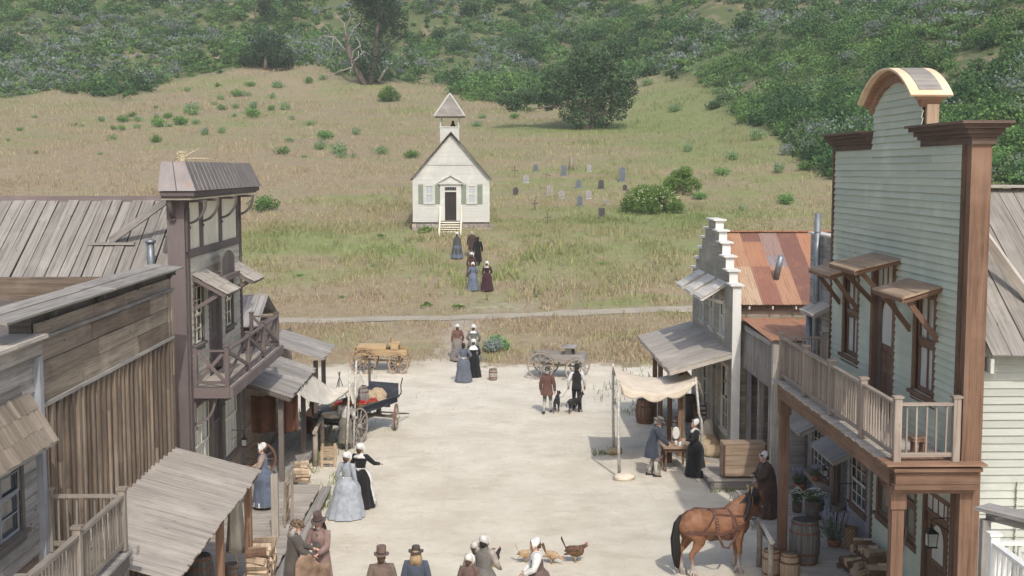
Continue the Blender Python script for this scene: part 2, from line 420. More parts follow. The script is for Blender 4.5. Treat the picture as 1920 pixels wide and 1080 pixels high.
def terrain():
    ys = np.concatenate([np.arange(-40, 52, 1.2), np.arange(52, 130, .8), np.arange(130, 420, 2.0), np.arange(420, 781, 12.0)])
    xs = np.concatenate([np.arange(-300, -70, 6.0), np.arange(-70, 90, .9), np.arange(90, 301, 6.0)])
    X, Y = np.meshgrid(xs, ys); Z = height(X, Y)
    V = np.stack([X, Y, Z], -1).reshape(-1, 3).astype(np.float32)
    ny, nx = X.shape; I = np.arange(ny * nx).reshape(ny, nx)
    Q = np.stack([I[:-1, :-1], I[:-1, 1:], I[1:, 1:], I[1:, :-1]], -1).reshape(-1, 4)
    cx = V[Q].mean(1)
    edge = 57.6 + (fbm(cx[:, 0] / 3, cx[:, 0] * 0 + 2, 3) - .5) * 3
    bm = brushmask(cx[:, 0], cx[:, 1], cx[:, 2])
    kind = np.where(cx[:, 1] < edge, 0, np.where(bm > .5, 2, 1))
    # attributes per vertex
    ax, ay, az = V[:, 0].astype(float), V[:, 1].astype(float), V[:, 2].astype(float)
    e2 = 57.6 + (fbm(ax / 3, ax * 0 + 2, 3) - .5) * 3
    gr = np.clip((ay - e2) / 2.2 + .3 + (fbm(ax / 1.5, ay / 1.5, 3) - .5) * 1.2, 0, 1)
    gr = gr * (1 - .75 * np.exp(-((ax + 1.6 - (ay - 60) * .02) / 1.2) ** 2) * (ay < 66))          # trodden path up the bank
    gr = gr * (1 - .5 * np.exp(-((ax - .2) / 4) ** 2 - ((ay - 69) / 2.0) ** 2))
    gn = greenness(ax, ay)
    bmv = brushmask(ax, ay, az)
    outs = []
    for k, nm in ((0, 'street_ground'), (1, 'grass_field'), (2, 'hillside')):
        q = Q[kind == k]; used = np.unique(q); rem = np.full(len(V), -1); rem[used] = np.arange(len(used))
        me = bpy.data.meshes.new(nm); q2 = rem[q].astype(np.int32)
        me.vertices.add(len(used)); me.vertices.foreach_set('co', V[used].ravel())
        me.loops.add(q2.size); me.loops.foreach_set('vertex_index', q2.ravel())
        me.polygons.add(len(q2)); me.polygons.foreach_set('loop_start', np.arange(0, q2.size, 4, dtype=np.int32)); me.polygons.foreach_set('loop_total', np.full(len(q2), 4, dtype=np.int32))
        me.polygons.foreach_set('use_smooth', np.ones(len(q2), bool))
        for an, av in (('grassy', gr), ('green', gn), ('brush', bmv), ('earth', np.clip((ay - 56.5) / 3, 0, 1))):
            a = me.attributes.new(an, 'FLOAT', 'POINT'); a.data.foreach_set('value', av[used].astype(np.float32))
        me.update(calc_edges=True)
        o = bpy.data.objects.new(nm, me); col.objects.link(o); o['kind'] = 'structure'; me.materials.append(GROUND)
def ground_mat():
    m, n, l, p = nt('ground')
    tc = n.new('ShaderNodeTexCoord'); O = tc.outputs['Object']
    def A(nm):
        a = n.new('ShaderNodeAttribute'); a.attribute_name = nm; return a.outputs['Fac']
    # dust
    d = mixn(n, l, (.535, .49, .395), (.64, .60, .50), maprange(n, l, noise(n, l, O, .55, 5, .6), .35, .65))
    mp = n.new('ShaderNodeMapping'); l.new(O, mp.inputs[0]); mp.inputs['Scale'].default_value = (.55, .9, 1); mp.inputs['Rotation'].default_value = (0, 0, .15)
    d = mixn(n, l, d, (.44, .385, .30), maprange(n, l, noise(n, l, mp.outputs[0], 1.1, 7, .7), .53, .70, 0, .7))
    d = mixn(n, l, d, (.30, .25, .19), maprange(n, l, noise(n, l, O, 9, 6, .7), .62, .78, 0, .6))
    vo = n.new('ShaderNodeTexVoronoi'); l.new(O, vo.inputs['Vector']); vo.inputs['Scale'].default_value = 2.2
    d = mixn(n, l, d, (.46, .41, .335), maprange(n, l, noise(n, l, O, 3.1, 9, .78), .52, .68, 0, .5))
    d = mixn(n, l, d, (.76, .71, .61), maprange(n, l, noise(n, l, O, 1.3, 8, .75), .55, .7, 0, .5))
    mpr = n.new('ShaderNodeMapping'); l.new(O, mpr.inputs[0]); mpr.inputs['Scale'].default_value = (1.6, .05, 1); mpr.inputs['Rotation'].default_value = (0, 0, .06)
    d = mixn(n, l, d, (.48, .43, .35), maprange(n, l, noise(n, l, mpr.outputs[0], 1.0, 5, .7), .58, .68, 0, .35))
    d = mixn(n, l, d, mixn(n, l, (.30, .26, .205), (.38, .33, .265), maprange(n, l, noise(n, l, O, 2, 6, .7), .35, .65)), A('earth'))
    # grass
    f1 = noise(n, l, O, 1.6, 7, .72); f2 = noise(n, l, O, .12, 4, .6)
    mpg = n.new('ShaderNodeMapping'); l.new(O, mpg.inputs[0]); mpg.inputs['Scale'].default_value = (.10, .42, .42)
    f3 = noise(n, l, mpg.outputs[0], 1.0, 5, .65)
    dry = mixn(n, l, (.205, .165, .11), (.315, .27, .175), maprange(n, l, f1, .3, .7))
    dry = mixn(n, l, dry, (.29, .205, .14), maprange(n, l, f3, .50, .68, 0, .55))
    grn = mixn(n, l, (.145, .18, .07), (.25, .265, .115), maprange(n, l, f1, .3, .7))
    ma = n.new('ShaderNodeMath'); ma.operation = 'ADD'; l.new(A('green'), ma.inputs[0]); l.new(maprange(n, l, f1, .3, .7, -.35, .35), ma.inputs[1])
    mb = n.new('ShaderNodeMath'); mb.operation = 'ADD'; l.new(ma.outputs[0], mb.inputs[0]); l.new(maprange(n, l, f3, .35, .65, .25, -.2), mb.inputs[1])
    g = mixn(n, l, dry, grn, maprange(n, l, mb.outputs[0], .2, .85))
    br = mixn(n, l, (.10, .125, .055), (.25, .205, .13), maprange(n, l, noise(n, l, O, .22, 5, .65), .52, .66))
    g = mixn(n, l, g, br, A('brush'))
    mc = n.new('ShaderNodeMath'); mc.operation = 'ADD'; l.new(A('grassy'), mc.inputs[0]); l.new(maprange(n, l, noise(n, l, O, 2.5, 6, .7), .3, .7, -.3, .3), mc.inputs[1])
    c = mixn(n, l, d, g, maprange(n, l, mc.outputs[0], .35, .7))
    l.new(c, p.inputs['Base Color']); p.inputs['Roughness'].default_value = .95; p.inputs['Specular IOR Level'].default_value = .1
    b = n.new('ShaderNodeBump'); b.inputs['Strength'].default_value = .5; b.inputs['Distance'].default_value = .06
    mm = n.new('ShaderNodeMath'); mm.operation = 'ADD'; l.new(noise(n, l, O, 5, 6, .7), mm.inputs[0]); l.new(noise(n, l, O, .9, 3, .5), mm.inputs[1])
    l.new(mm.outputs[0], b.inputs['Height']); l.new(b.outputs[0], p.inputs['Normal'])
    return m
GROUND = ground_mat()
terrain()
# the cart track along the foot of the field
def track():
    m, n, l, p = nt('track_dirt')
    tc = n.new('ShaderNodeTexCoord'); O = tc.outputs['Object']
    c = mixn(n, l, (.29, .26, .205), (.37, .335, .27), maprange(n, l, noise(n, l, O, .8, 6, .65), .35, .65))
    l.new(c, p.inputs['Base Color']); p.inputs['Roughness'].default_value = .95; p.inputs['Specular IOR Level'].default_value = .1
    b = MB(); xs = np.linspace(-60, 80, 281)
    for sd_ in range(2): pass
    pts = []
    for i, x in enumerate(xs):
        yc = float(np.interp(x, [-60, -14, 0, 9, 20, 80], [64.5, 65.2, 66.4, 68.0, 69.0, 73]))
        w = .35 + .7 * float(fbm(x / 2.2, 4.0, 3)); w2 = .35 + .7 * float(fbm(x / 2.2, 14.0, 3))
        pts.append([(x, yc - w + (w + w2) * j / 5) for j in range(6)])
    for r in pts:
        for x, y in r: b.v.append((x, y, hz(x, y) + .03))
    for i in range(len(pts) - 1):
        for j in range(5): b.face([i * 6 + j, (i + 1) * 6 + j, (i + 1) * 6 + j + 1, i * 6 + j + 1], sm=True)
    o = b.build('cart_road', m); o['kind'] = 'structure'
track()

# ---------------------------------------------------------------- foliage from many leaf faces
def leaf_mesh(name, C, S, T, H, material, flat=.0, parent=None, up=0.0, blade=False):
    """C (n,3) centres, S (n,) sizes, T tint, H hue. Each leaf one bent quad."""
    n_ = len(C); C = np.asarray(C, np.float32); S = np.asarray(S, np.float32)[:, None]
    if blade:
        a = NR.uniform(0, 2 * PI, n_); dx = np.stack([np.cos(a), np.sin(a), np.zeros(n_)], 1) * .5
        ln = np.stack([NR.normal(0, .25, n_), NR.normal(0, .25, n_), np.ones(n_)], 1)
        w = .16
        P = np.stack([C - dx * S * w, C + dx * S * w, C + (ln * 1.0 + dx * .12) * S, C + (ln * 1.0 - dx * .12) * S], 1)
    else:
        A = NR.normal(size=(n_, 3)); A /= np.linalg.norm(A, axis=1)[:, None]
        B = NR.normal(size=(n_, 3)); B[:, 2] *= (1 - flat); B -= A * (A * B).sum(1)[:, None]; B /= np.linalg.norm(B, axis=1)[:, None] + 1e-9
        P = np.stack([C - A * S * .5, C + B * S * .33, C + A * S * .5, C - B * S * .33], 1)
    V = P.reshape(-1, 3).astype(np.float32)
    me = bpy.data.meshes.new(name); me.vertices.add(n_ * 4); me.vertices.foreach_set('co', V.ravel())
    me.loops.add(n_ * 4); me.loops.foreach_set('vertex_index', np.arange(n_ * 4, dtype=np.int32))
    me.polygons.add(n_); me.polygons.foreach_set('loop_start', np.arange(0, n_ * 4, 4, dtype=np.int32)); me.polygons.foreach_set('loop_total', np.full(n_, 4, np.int32))
    for an, av in (('tint', T), ('hue', H)):
        a = me.attributes.new(an, 'FLOAT', 'FACE'); a.data.foreach_set('value', np.asarray(av, np.float32))
    me.update(calc_edges=True); me.materials.append(material)
    o = bpy.data.objects.new(name, me); col.objects.link(o)
    if parent is not None: link_child(o, parent)
    return o
def blob_cloud(n_, lobes, shell=.55):
    """points in a union of ellipsoid lobes (cx,cy,cz,rx,ry,rz), denser near the outside; returns pts and outwardness"""
    L = np.array(lobes, float); w = (L[:, 3] * L[:, 4] * L[:, 5]) ** (2 / 3); k = NR.choice(len(L), n_, p=w / w.sum())
    d = NR.normal(size=(n_, 3)); d /= np.linalg.norm(d, axis=1)[:, None]
    r = 1 - (1 - shell) * NR.rand(n_) ** 1.6 + NR.normal(0, .05, n_)
    P = L[k, :3] + d * L[k, 3:6] * r[:, None]
    return P, d, k
def shrub_mesh_pts(n_, w, h, lobes=5):
    L = []
    for i in range(lobes):
        a = random.uniform(0, 2 * PI); q = random.uniform(0, .45) * w
        rr = random.uniform(.28, .45) * w
        L.append((math.cos(a) * q, math.sin(a) * q, random.uniform(.3, .55) * h, rr, rr, random.uniform(.32, .48) * h))
    L.append((0, 0, h * .4, w * .38, w * .38, h * .4))
    P, d, k = blob_cloud(n_, L, .5)
    P[:, 2] = np.abs(P[:, 2])
    return P, d, k
# hillside brush as one mass
BR_T = []
for i in range(14):
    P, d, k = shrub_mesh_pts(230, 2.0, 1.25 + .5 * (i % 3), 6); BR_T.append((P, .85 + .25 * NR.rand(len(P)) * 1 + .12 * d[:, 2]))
def brush():
    n_ = 52000
    y = NR.uniform(95, 390, n_); x = NR.uniform(-.47, .47, n_) * (y + 25)
    z = height(x, y); bm = brushmask(x, y, z); u, v = project(x, y, z)
    gap = fbm(x / 9 + 20, y / 12 + 5, 4)
    pb = np.where(gap > .585, np.where(u < 620, .5, .14), .9)
    # bare tan patch top-left
    pb = pb * (1 - .8 * np.exp(-((u - 75) / 75) ** 2 - ((v - 30) / 30) ** 2))
    dens = 1.0 - .35 * np.exp(-((u - 1650) / 220) ** 2 - ((v - 120) / 110) ** 2)
    keep = (bm > .45) & (NR.rand(n_) < pb * dens) & (v > -90) & (v < 420)
    x, y, z, u, v = x[keep], y[keep], z[keep], u[keep], v[keep]
    # poisson-ish: keep probability by density 1 per ~5 m2
    C = []; S = []; T = []; H = []
    sp = fbm(x / 16 + 40, y / 16 + 11, 4); sp2 = fbm(x / 7 + 4, y / 7 + 31, 3)
    for i in range(len(x)):
        leftgrey = max(0.0, 1 - max(0, u[i] - 350) / 250) * (v[i] > 35)
        r = random.random()
        q = sp[i] + leftgrey * .15
        if q > .56 and r < .66: hue = random.uniform(.7, 1.0)           # grey lavender sage
        elif sp2[i] < .42 and r < .7: hue = random.uniform(0, .2)         # dark green
        elif r < .2: hue = random.uniform(.42, .6)
        else: hue = random.uniform(.18, .48)
        sc = random.uniform(.45, 1.0) ** 1.0 * random.choice((.8, 1.0, 1.0, 1.9)) * (1.3 if hue < .2 else .95)
        P, t = BR_T[random.randrange(len(BR_T))]
        m_ = NR.rand(len(P)) < (.75 if y[i] < 200 else .5)
        P = P[m_]; t = t[m_]
        a = random.uniform(0, 2 * PI); ca, sa = math.cos(a), math.sin(a)
        Q = np.stack([(P[:, 0] * ca - P[:, 1] * sa) * sc, (P[:, 0] * sa + P[:, 1] * ca) * sc, P[:, 2] * sc * random.uniform(.8, 1.2) - .15], 1)
        Q += (x[i], y[i], z[i]); C.append(Q); S.append(NR.uniform(.17, .34, len(P)) * (1.0 if y[i] < 200 else 1.5) * (.75 + .25 * sc))
        T.append(t * random.uniform(.75, 1.25))
        hh = np.full(len(P), hue)
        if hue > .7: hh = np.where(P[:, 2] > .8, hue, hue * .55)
        H.append(hh + NR.normal(0, .03, len(P)))
    C = np.concatenate(C); S = np.concatenate(S); T = np.concatenate(T); H = np.clip(np.concatenate(H), 0, 1)
    print('brush shrubs', len(x), 'leaves', len(C))
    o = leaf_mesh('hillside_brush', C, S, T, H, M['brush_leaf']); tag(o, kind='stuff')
brush()
# grass tufts on the field and the bank
def grass():
    C = []; S = []; T = []; H = []
    def add(n_, y0, y1, xw, size, dens=1.0, lift=0, hueshift=0, blades=6, sprd=.12, f0=0, f1=0):
        y = NR.uniform(y0, y1, n_); x = NR.uniform(-xw, xw, n_) * (y if xw < 1 else 1)
        z = height(x, y); bm = brushmask(x, y, z)
        e = 58.2 + (fbm(x / 3, x * 0 + 2, 3) - .5) * 3
        yc = np.interp(x, [-60, -14, 0, 9, 20, 80], [64.5, 65.2, 66.4, 68.0, 69.0, 73])
        pth = np.exp(-((x + 1.6 - (y - 60) * .02) / 1.0) ** 2) * (y < 66)
        bare = np.exp(-((x - .2) / 4) ** 2 - ((y - 69) / 1.8) ** 2)
        pc = fbm(x / 2.2 + 9, y / 2.2, 3)
        k = (y > e) & (bm < .6) & (np.abs(y - yc) > .75 + .5 * NR.rand(n_)) & (NR.rand(n_) < dens * np.clip((pc - .3) * 4, .15, 1) * np.clip((y - e + .4) / 2.2, .1, 1)) & (NR.rand(n_) > pth * .9) & (NR.rand(n_) > bare * .8)
        if f1: k &= NR.rand(n_) < np.clip((y1 - y + (fbm(x / 8, y / 8, 3) - .5) * 20) / f1, 0, 1)
        if f0: k &= NR.rand(n_) < np.clip((y - y0 + (fbm(x / 8, y / 8, 3) - .5) * 20) / f0, 0, 1)
        # keep clear of the chapel
        k &= ~((np.abs(x + 2.9) < 2.9) & (y > 89.4) & (y < 99))
        x, y, z = x[k], y[k], z[k]
        g = greenness(x, y); ht = fbm(x / 4 + 2, y / 4 + 8, 3); sc = fbm(x / 5 + 12, y / 3 + 1, 3)
        hue = np.clip(.10 + g * .55 + (NR.rand(len(x)) - .5) * .22 + hueshift, 0, .78)
        pink = fbm(x / 3.5 + 33, y / 2.0 + 3, 3)
        hue = np.where((pink > .48) & (y < 66), hue * .25, hue)
        # yellow mustard bloom below the chapel
        ym = np.exp(-((x + .8) / 4.5) ** 2 - ((y - 76.5) / 4) ** 2) + .7 * np.exp(-((x + 4) / 3) ** 2 - ((y - 80) / 3) ** 2) + .6 * np.exp(-((x - 2) / 2.5) ** 2 - ((y - 83) / 3) ** 2)
        hue = np.where(NR.rand(len(x)) < ym * .22, .92, hue)
        for b in range(blades):
            C.append(np.stack([x + NR.normal(0, sprd, len(x)), y + NR.normal(0, sprd, len(x)), z - .02], 1))
            S.append(size * (.5 + ht) * NR.uniform(.6, 1.2, len(x)) * (1 + .8 * (hue > .9)))
            T.append(NR.uniform(.75, 1.3, len(x)) * (.85 + .3 * sc)); H.append(hue + NR.normal(0, .04, len(x)))
    add(24000, 57, 66.5, 30, .21, blades=4, sprd=.25, dens=.75)
    add(62000, 66, 124, .46, .26, blades=4, dens=.8, f1=34)
    add(44000, 88, 195, .45, .32, blades=3, dens=.8, sprd=.3, f0=34, f1=20)
    add(26000, 180, 270, .45, .45, blades=3, dens=.7, sprd=.4)
    C = np.concatenate(C); S = np.concatenate(S); T = np.concatenate(T); H = np.clip(np.concatenate(H), 0, 1)
    print('grass blades', len(C))
    o = leaf_mesh('wild_grass', C, S, T, H, M['grass'], blade=True); tag(o, kind='stuff')
grass()

def pebbles():
    b = MB(); rr = random.Random(5)
    for i in range(1300):
        y = rr.uniform(22, 58); x = rr.uniform(-5.5, 7.5)
        r = rr.uniform(.008, .022) * (1 + (y - 22) / 30); q = len(b.v); z = hz(x, y)
        P = [(r, 0, 0), (0, r, 0), (-r, 0, 0), (0, -r, 0), (0, 0, r * .8)]
        for p in P: b.v.append((x + p[0] * rr.uniform(.6, 1.3), y + p[1] * rr.uniform(.6, 1.3), z + p[2]))
        for k in range(4): b.face([q + k, q + (k + 1) % 4, q + 4], None, rr.uniform(1.0, 1.35), 0, False)
    o = b.build('pebbles', mat('pebble', (.42, .37, .30), .9, .2)); o['kind'] = 'stuff'
pebbles()
def weeds():
    C = []; S = []; T = []; H = []
    for (x0, y0, x1, y1, n_, sp, sz) in ((-4.5, 33.5, -4.45, 36.5, 260, .12, .16), (-5.3, 36.5, -4.6, 37.5, 200, .3, .14), (-5.6, 37.5, -5.5, 41.5, 420, .22, .2), (6.7, 26, 6.75, 34.5, 220, .08, .13), (6.2, 35.1, 7.8, 35.15, 160, .08, .14), (6.15, 36, 6.2, 46, 200, .08, .15), (-5.4, 42, -5.0, 46, 240, .3, .2), (5.2, 46.5, 6.4, 48, 240, .4, .2), (3.4, 39.9, 4.1, 40.0, 200, .25, .14), (-6.4, 45.5, -5.2, 50, 500, .7, .3), (6, 49, 7.5, 55, 500, 1.2, .3)):
        t = NR.rand(n_); x = x0 + (x1 - x0) * t + NR.normal(0, sp, n_); y = y0 + (y1 - y0) * t + NR.normal(0, sp, n_)
        k = fbm(x * 2, y * 2, 2) > .45; x, y = x[k], y[k]
        C.append(np.stack([x, y, height(x, y)], 1)); S.append(NR.uniform(.4, 1, len(x)) * sz); T.append(NR.uniform(.7, 1.2, len(x))); H.append(NR.uniform(.4, .8, len(x)))
    o = leaf_mesh('weeds', np.concatenate(C), np.concatenate(S), np.concatenate(T), np.concatenate(H), M['grass'], blade=True); tag(o, kind='stuff')
weeds()
# ---------------------------------------------------------------- building helpers
Z = Vector((0, 0, 1))
class Wall:
    """a vertical plane: u along, n outward, z up"""
    def __init__(s, P0, U, N): s.P0 = Vector(P0); s.U = Vector(U).normalized(); s.N = Vector(N).normalized()
    def p(s, u, n, z): return s.P0 + s.U * u + s.N * n + Z * z
    def box(s, mb, u0, u1, n0, n1, z0, z1, t=None, m=0):
        mb.obox(s.p((u0 + u1) / 2, (n0 + n1) / 2, (z0 + z1) / 2), s.U, s.N, Z, abs(u1 - u0), abs(n1 - n0), abs(z1 - z0), rt(.06) if t is None else t, m)
def spans(u0, u1, z0, z1, holes):
    S = [(u0, u1)]
    for h in holes:
        if h[2] < z1 - .01 and h[3] > z0 + .01:
            T = []
            for a, b in S:
                if h[1] <= a or h[0] >= b: T.append((a, b)); continue
                if h[0] > a: T.append((a, h[0]))
                if h[1] < b: T.append((h[1], b))
            S = T
    return [s for s in S if s[1] - s[0] > .01]
def claps(mb, w, u0, u1, z0, z1, rev, holes=(), shape=None, jit=.07, maxlen=4.5, rag=.0, n0=0.0, lip=.014, m=0):
    z = z0; k = 0
    while z < z1 - .02:
        zz = min(z + rev, z1)
        a, b = (u0, u1) if shape is None else shape((z + zz) / 2)
        if b > a:
            for sa, sb in spans(a, b, z, zz, holes):
                cuts = [sa]; x = sa + random.uniform(.3, 1) * maxlen
                while x < sb - .4: cuts.append(x); x += random.uniform(.6, 1.1) * maxlen
                cuts.append(sb)
                for c0, c1 in zip(cuts[:-1], cuts[1:]):
                    tilt = lip / rev; up = (Z - w.N * tilt * (1 + random.uniform(-.3, .6))).normalized(); nn = w.U.cross(up)
                    if nn.dot(w.N) < 0: nn = -nn
                    r1 = random.uniform(-rag, rag); r2 = random.uniform(-rag, rag)
                    U = (w.U + Z * random.uniform(-1, 1) * .0012).normalized()
                    mb.obox(w.p((c0 + c1) / 2, n0 + lip * .55 + .006 + random.uniform(0, .004), (z + zz) / 2 + .004 + r1 * .3), U, nn, up, c1 - c0 - .004, .016, zz - z + .012, rt(jit), m)
        z = zz; k += 1
def planks(mb, O, A, B, la, lb, w=.18, th=.03, gap=.006, jit=.12, endj=.03, lift=.006, wv=.25, m=0, cut=None):
    """boards lying in plane (A,B): each runs along A, stacked along B from O"""
    O = Vector(O); A = Vector(A).normalized(); B = Vector(B).normalized(); N = A.cross(B).normalized()
    if N.z < 0: N = -N
    b = 0
    while b < lb - .02:
        ww = min(w * random.uniform(1 - wv, 1 + wv), lb - b)
        l0 = -random.uniform(0, endj); l1 = la + random.uniform(0, endj)
        parts = [(l0, l1)]
        if cut and la > cut:
            c = random.uniform(.3, .7) * la; parts = [(l0, c - .003), (c + .003, l1)]
        for q0, q1 in parts:
            c = O + A * ((q0 + q1) / 2) + B * (b + ww / 2) + N * random.uniform(0, lift)
            a2 = (A + N * random.uniform(-1, 1) * lift / max(la, 1)).normalized(); n2 = (N + B * random.uniform(-1, 1) * .02).normalized(); b2 = n2.cross(a2)
            mb.obox(c, a2, b2, n2, q1 - q0, max(ww - gap, .01), th, rt(jit), m)
        b += ww
def battens(mb, w, u0, u1, z0, z1, bw=.22, batt=.05, jit=.15, n0=0.0, rag=.05, out=.05):
    u = u0
    while u < u1 - .02:
        ww = min(bw * random.uniform(.8, 1.2), u1 - u)
        for (q0, q1, ca, cb) in ((u + .002, u + ww - .002, n0, n0 + .02 + random.uniform(0, .006)), (u + ww - batt * random.uniform(.3, .7), u + ww + batt * random.uniform(.3, .7), n0 + .028, n0 + out * random.uniform(.85, 1.1))):
            zt = z1 + random.uniform(-rag, 0); zc = z0 + (zt - z0) * random.uniform(.3, .9)
            if random.random() < .45 and zt - z0 > 2: w.box(mb, q0, q1, ca, cb, z0, zc - .004, rt(jit)); w.box(mb, q0, q1 + .004, ca, cb + .003, zc, zt, rt(jit))
            else: w.box(mb, q0, q1, ca, cb, z0, zt, rt(jit))
        u += ww
def window(par, w, u0, u1, z0, z1, fm, sm=None, cols=2, rows=2, casing=.09, pane=None, sill=True, depth=.05, head=.0, name='window', n=0.0, bar=.02, label=None):
    """casing > frame, pane, sill"""
    sm = sm or fm; b = MB(True)
    w.box(b, u0, u0 + casing, n, n + .035, z0, z1, rt(.05)); w.box(b, u1 - casing, u1, n, n + .035, z0, z1, rt(.05))
    w.box(b, u0 - .012, u1 + .012, n, n + .043, z1 + .001, z1 + casing + head, rt(.05))
    win = b.build(name, fm, par, label)
    b = MB(True); a0 = u0 + casing; a1 = u1 - casing; mid = (z0 + z1) / 2; nb = n - depth
    for (q0, q1, nn) in ((z0, mid, nb + .016), (mid, z1, nb + .032)):
        for i in range(cols + 1):
            e = bar * 1.6 if i in (0, cols) else bar; x = a0 + (a1 - a0) * i / cols; x = min(max(x, a0 + e / 2), a1 - e / 2)
            w.box(b, x - e / 2, x + e / 2, nn, nn + .02, q0, q1, 1)
        for j in range(rows // 2 + 1 if rows > 1 else 2):
            k = max(rows // 2, 1); e = bar * 2 if j in (0, k) else bar; zc = q0 + (q1 - q0) * j / k; zc = min(max(zc, q0 + e / 2), q1 - e / 2)
            w.box(b, a0 + .002, a1 - .002, nn + .002, nn + .022, zc - e / 2, zc + e / 2, 1)
    fr = b.build('frame', sm, win)
    b = MB(True); w.box(b, a0, a1, nb - .01, nb + .006, z0, z1, 1); b.build('pane', pane or M['glass'], win)
    if sill:
        b = MB(True); w.box(b, u0 - .05, u1 + .05, n - .0, n + .10, z0 - .06, z0 - .002, 1); w.box(b, u0 - .02, u1 + .02, n, n + .04, z0 - .17, z0 - .062, .95); b.build('sill', fm, win)
    return win
def door(par, w, u0, u1, z0, z1, fm, dm=None, transom=0.0, glassy=False, casing=.1, n=0.0, depth=.08, label=None):
    dm = dm or fm; b = MB(True)
    w.box(b, u0, u0 + casing, n, n + .04, z0, z1, rt(.05)); w.box(b, u1 - casing, u1, n, n + .04, z0, z1, rt(.05)); w.box(b, u0 - .02, u1 + .02, n, n + .048, z1 + .001, z1 + casing, rt(.05))
    # reveal
    w.box(b, u0 + casing - .02, u0 + casing + .0, n - depth, n - .001, z0, z1, .9); w.box(b, u1 - casing, u1 - casing + .02, n - depth, n - .001, z0, z1, .9)
    zt = z1 - transom
    if transom: w.box(b, u0 + casing, u1 - casing, n - depth + .02, n - .01, zt, zt + .06, 1)
    fr = b.build('door_frame', fm, par)
    if transom:
        b = MB(True); w.box(b, u0 + casing, u1 - casing, n - depth, n - depth + .012, zt + .06, z1, 1); b.build('transom_pane', M['curtain'] if glassy else M['glass'], fr)
        for i in range(1, 4):
            b = MB(True); x = u0 + casing + (u1 - u0 - 2 * casing) * i / 4; w.box(b, x - .012, x + .012, n - depth + .014, n - depth + .03, zt + .06, z1, 1)
            b.build('transom_bar', fm, fr)
    b = MB(True); a0 = u0 + casing + .004; a1 = u1 - casing - .004; nb = n - depth
    w.box(b, a0, a1, nb - .04, nb, z0 + .01, zt - .004, 1)
    h = zt - z0
    for (p0, p1) in ((.06, .32), (.37, .5)) if glassy else ((.06, .42), (.5, .93)):
        for (q0, q1) in ((.14, .47), (.53, .86)):
            w.box(b, a0 + (a1 - a0) * q0, a0 + (a1 - a0) * q1, nb + .002, nb + .014, z0 + h * p0, z0 + h * p1, .88)
    d = b.build('door', dm, par, label)
    if glassy:
        b = MB(True); R = []
        uc = (a0 + a1) / 2; rr = (a1 - a0) * .24; zc0 = z0 + h * .56; zc1 = z0 + h * .92 - rr
        pts = [(uc - rr, zc0), (uc + rr, zc0)] + [(uc + rr * math.cos(t_), zc1 + rr * math.sin(t_)) for t_ in np.linspace(0, PI, 9)]
        b.rings([[w.p(x, nb + .004, z_) for x, z_ in pts], [w.p(x, nb + .012, z_) for x, z_ in pts]], True, True, sm=False)
        b.build('door_glass', M['curtain'], d)
    b = MB(True); b.ico(w.p(a0 + (a1 - a0) * .1, nb + .05, z0 + h * .46), .035); b.build('handle', M['iron'], d)
    return d
def awning(par, w, u0, u1, zw, proj, drop, pm, bm, bw=.2, shingle=False, brace=.75, name='awning', across=True, th=.03, diag=True):
    O = w.p(u0 - .0, 0.02, zw); D = (w.N * proj - Z * drop); L = D.length; D.normalize()
    b = MB(True)
    if shingle:
        rows = 3
        for r in range(rows):
            planks(b, O + D * (L / rows * r - .02) + Z * (.012 * (rows - r)), D, w.U, L / rows + .05, u1 - u0, .16, .018, .01, .2, .02, .012)
    elif across: planks(b, O, w.U, D, u1 - u0, L, bw, th, .005, .12, .02, .006)
    else: planks(b, O, D, w.U, L, u1 - u0, bw, th, .005, .12, .03, .006)
    a = b.build(name, pm, par)
    b = MB(True)
    for u in (u0 + .05, u1 - .05):
        b.beam(w.p(u, .02, zw - .05), w.p(u, proj - .02, zw - drop - .05), .04, .09)
    b.beam(w.p(u0, proj - .0, zw - drop - .03), w.p(u1, proj - .0, zw - drop - .03), .03, .09)
    b.build('edge_board', bm, a)
    if diag:
        for u in (u0 + .14, u1 - .14):
            b = MB(True); b.beam(w.p(u, .03, zw - brace), w.p(u, proj * .82, zw - drop * .82 - .08), .05, .09); b.build('brace', bm, a)
    return a
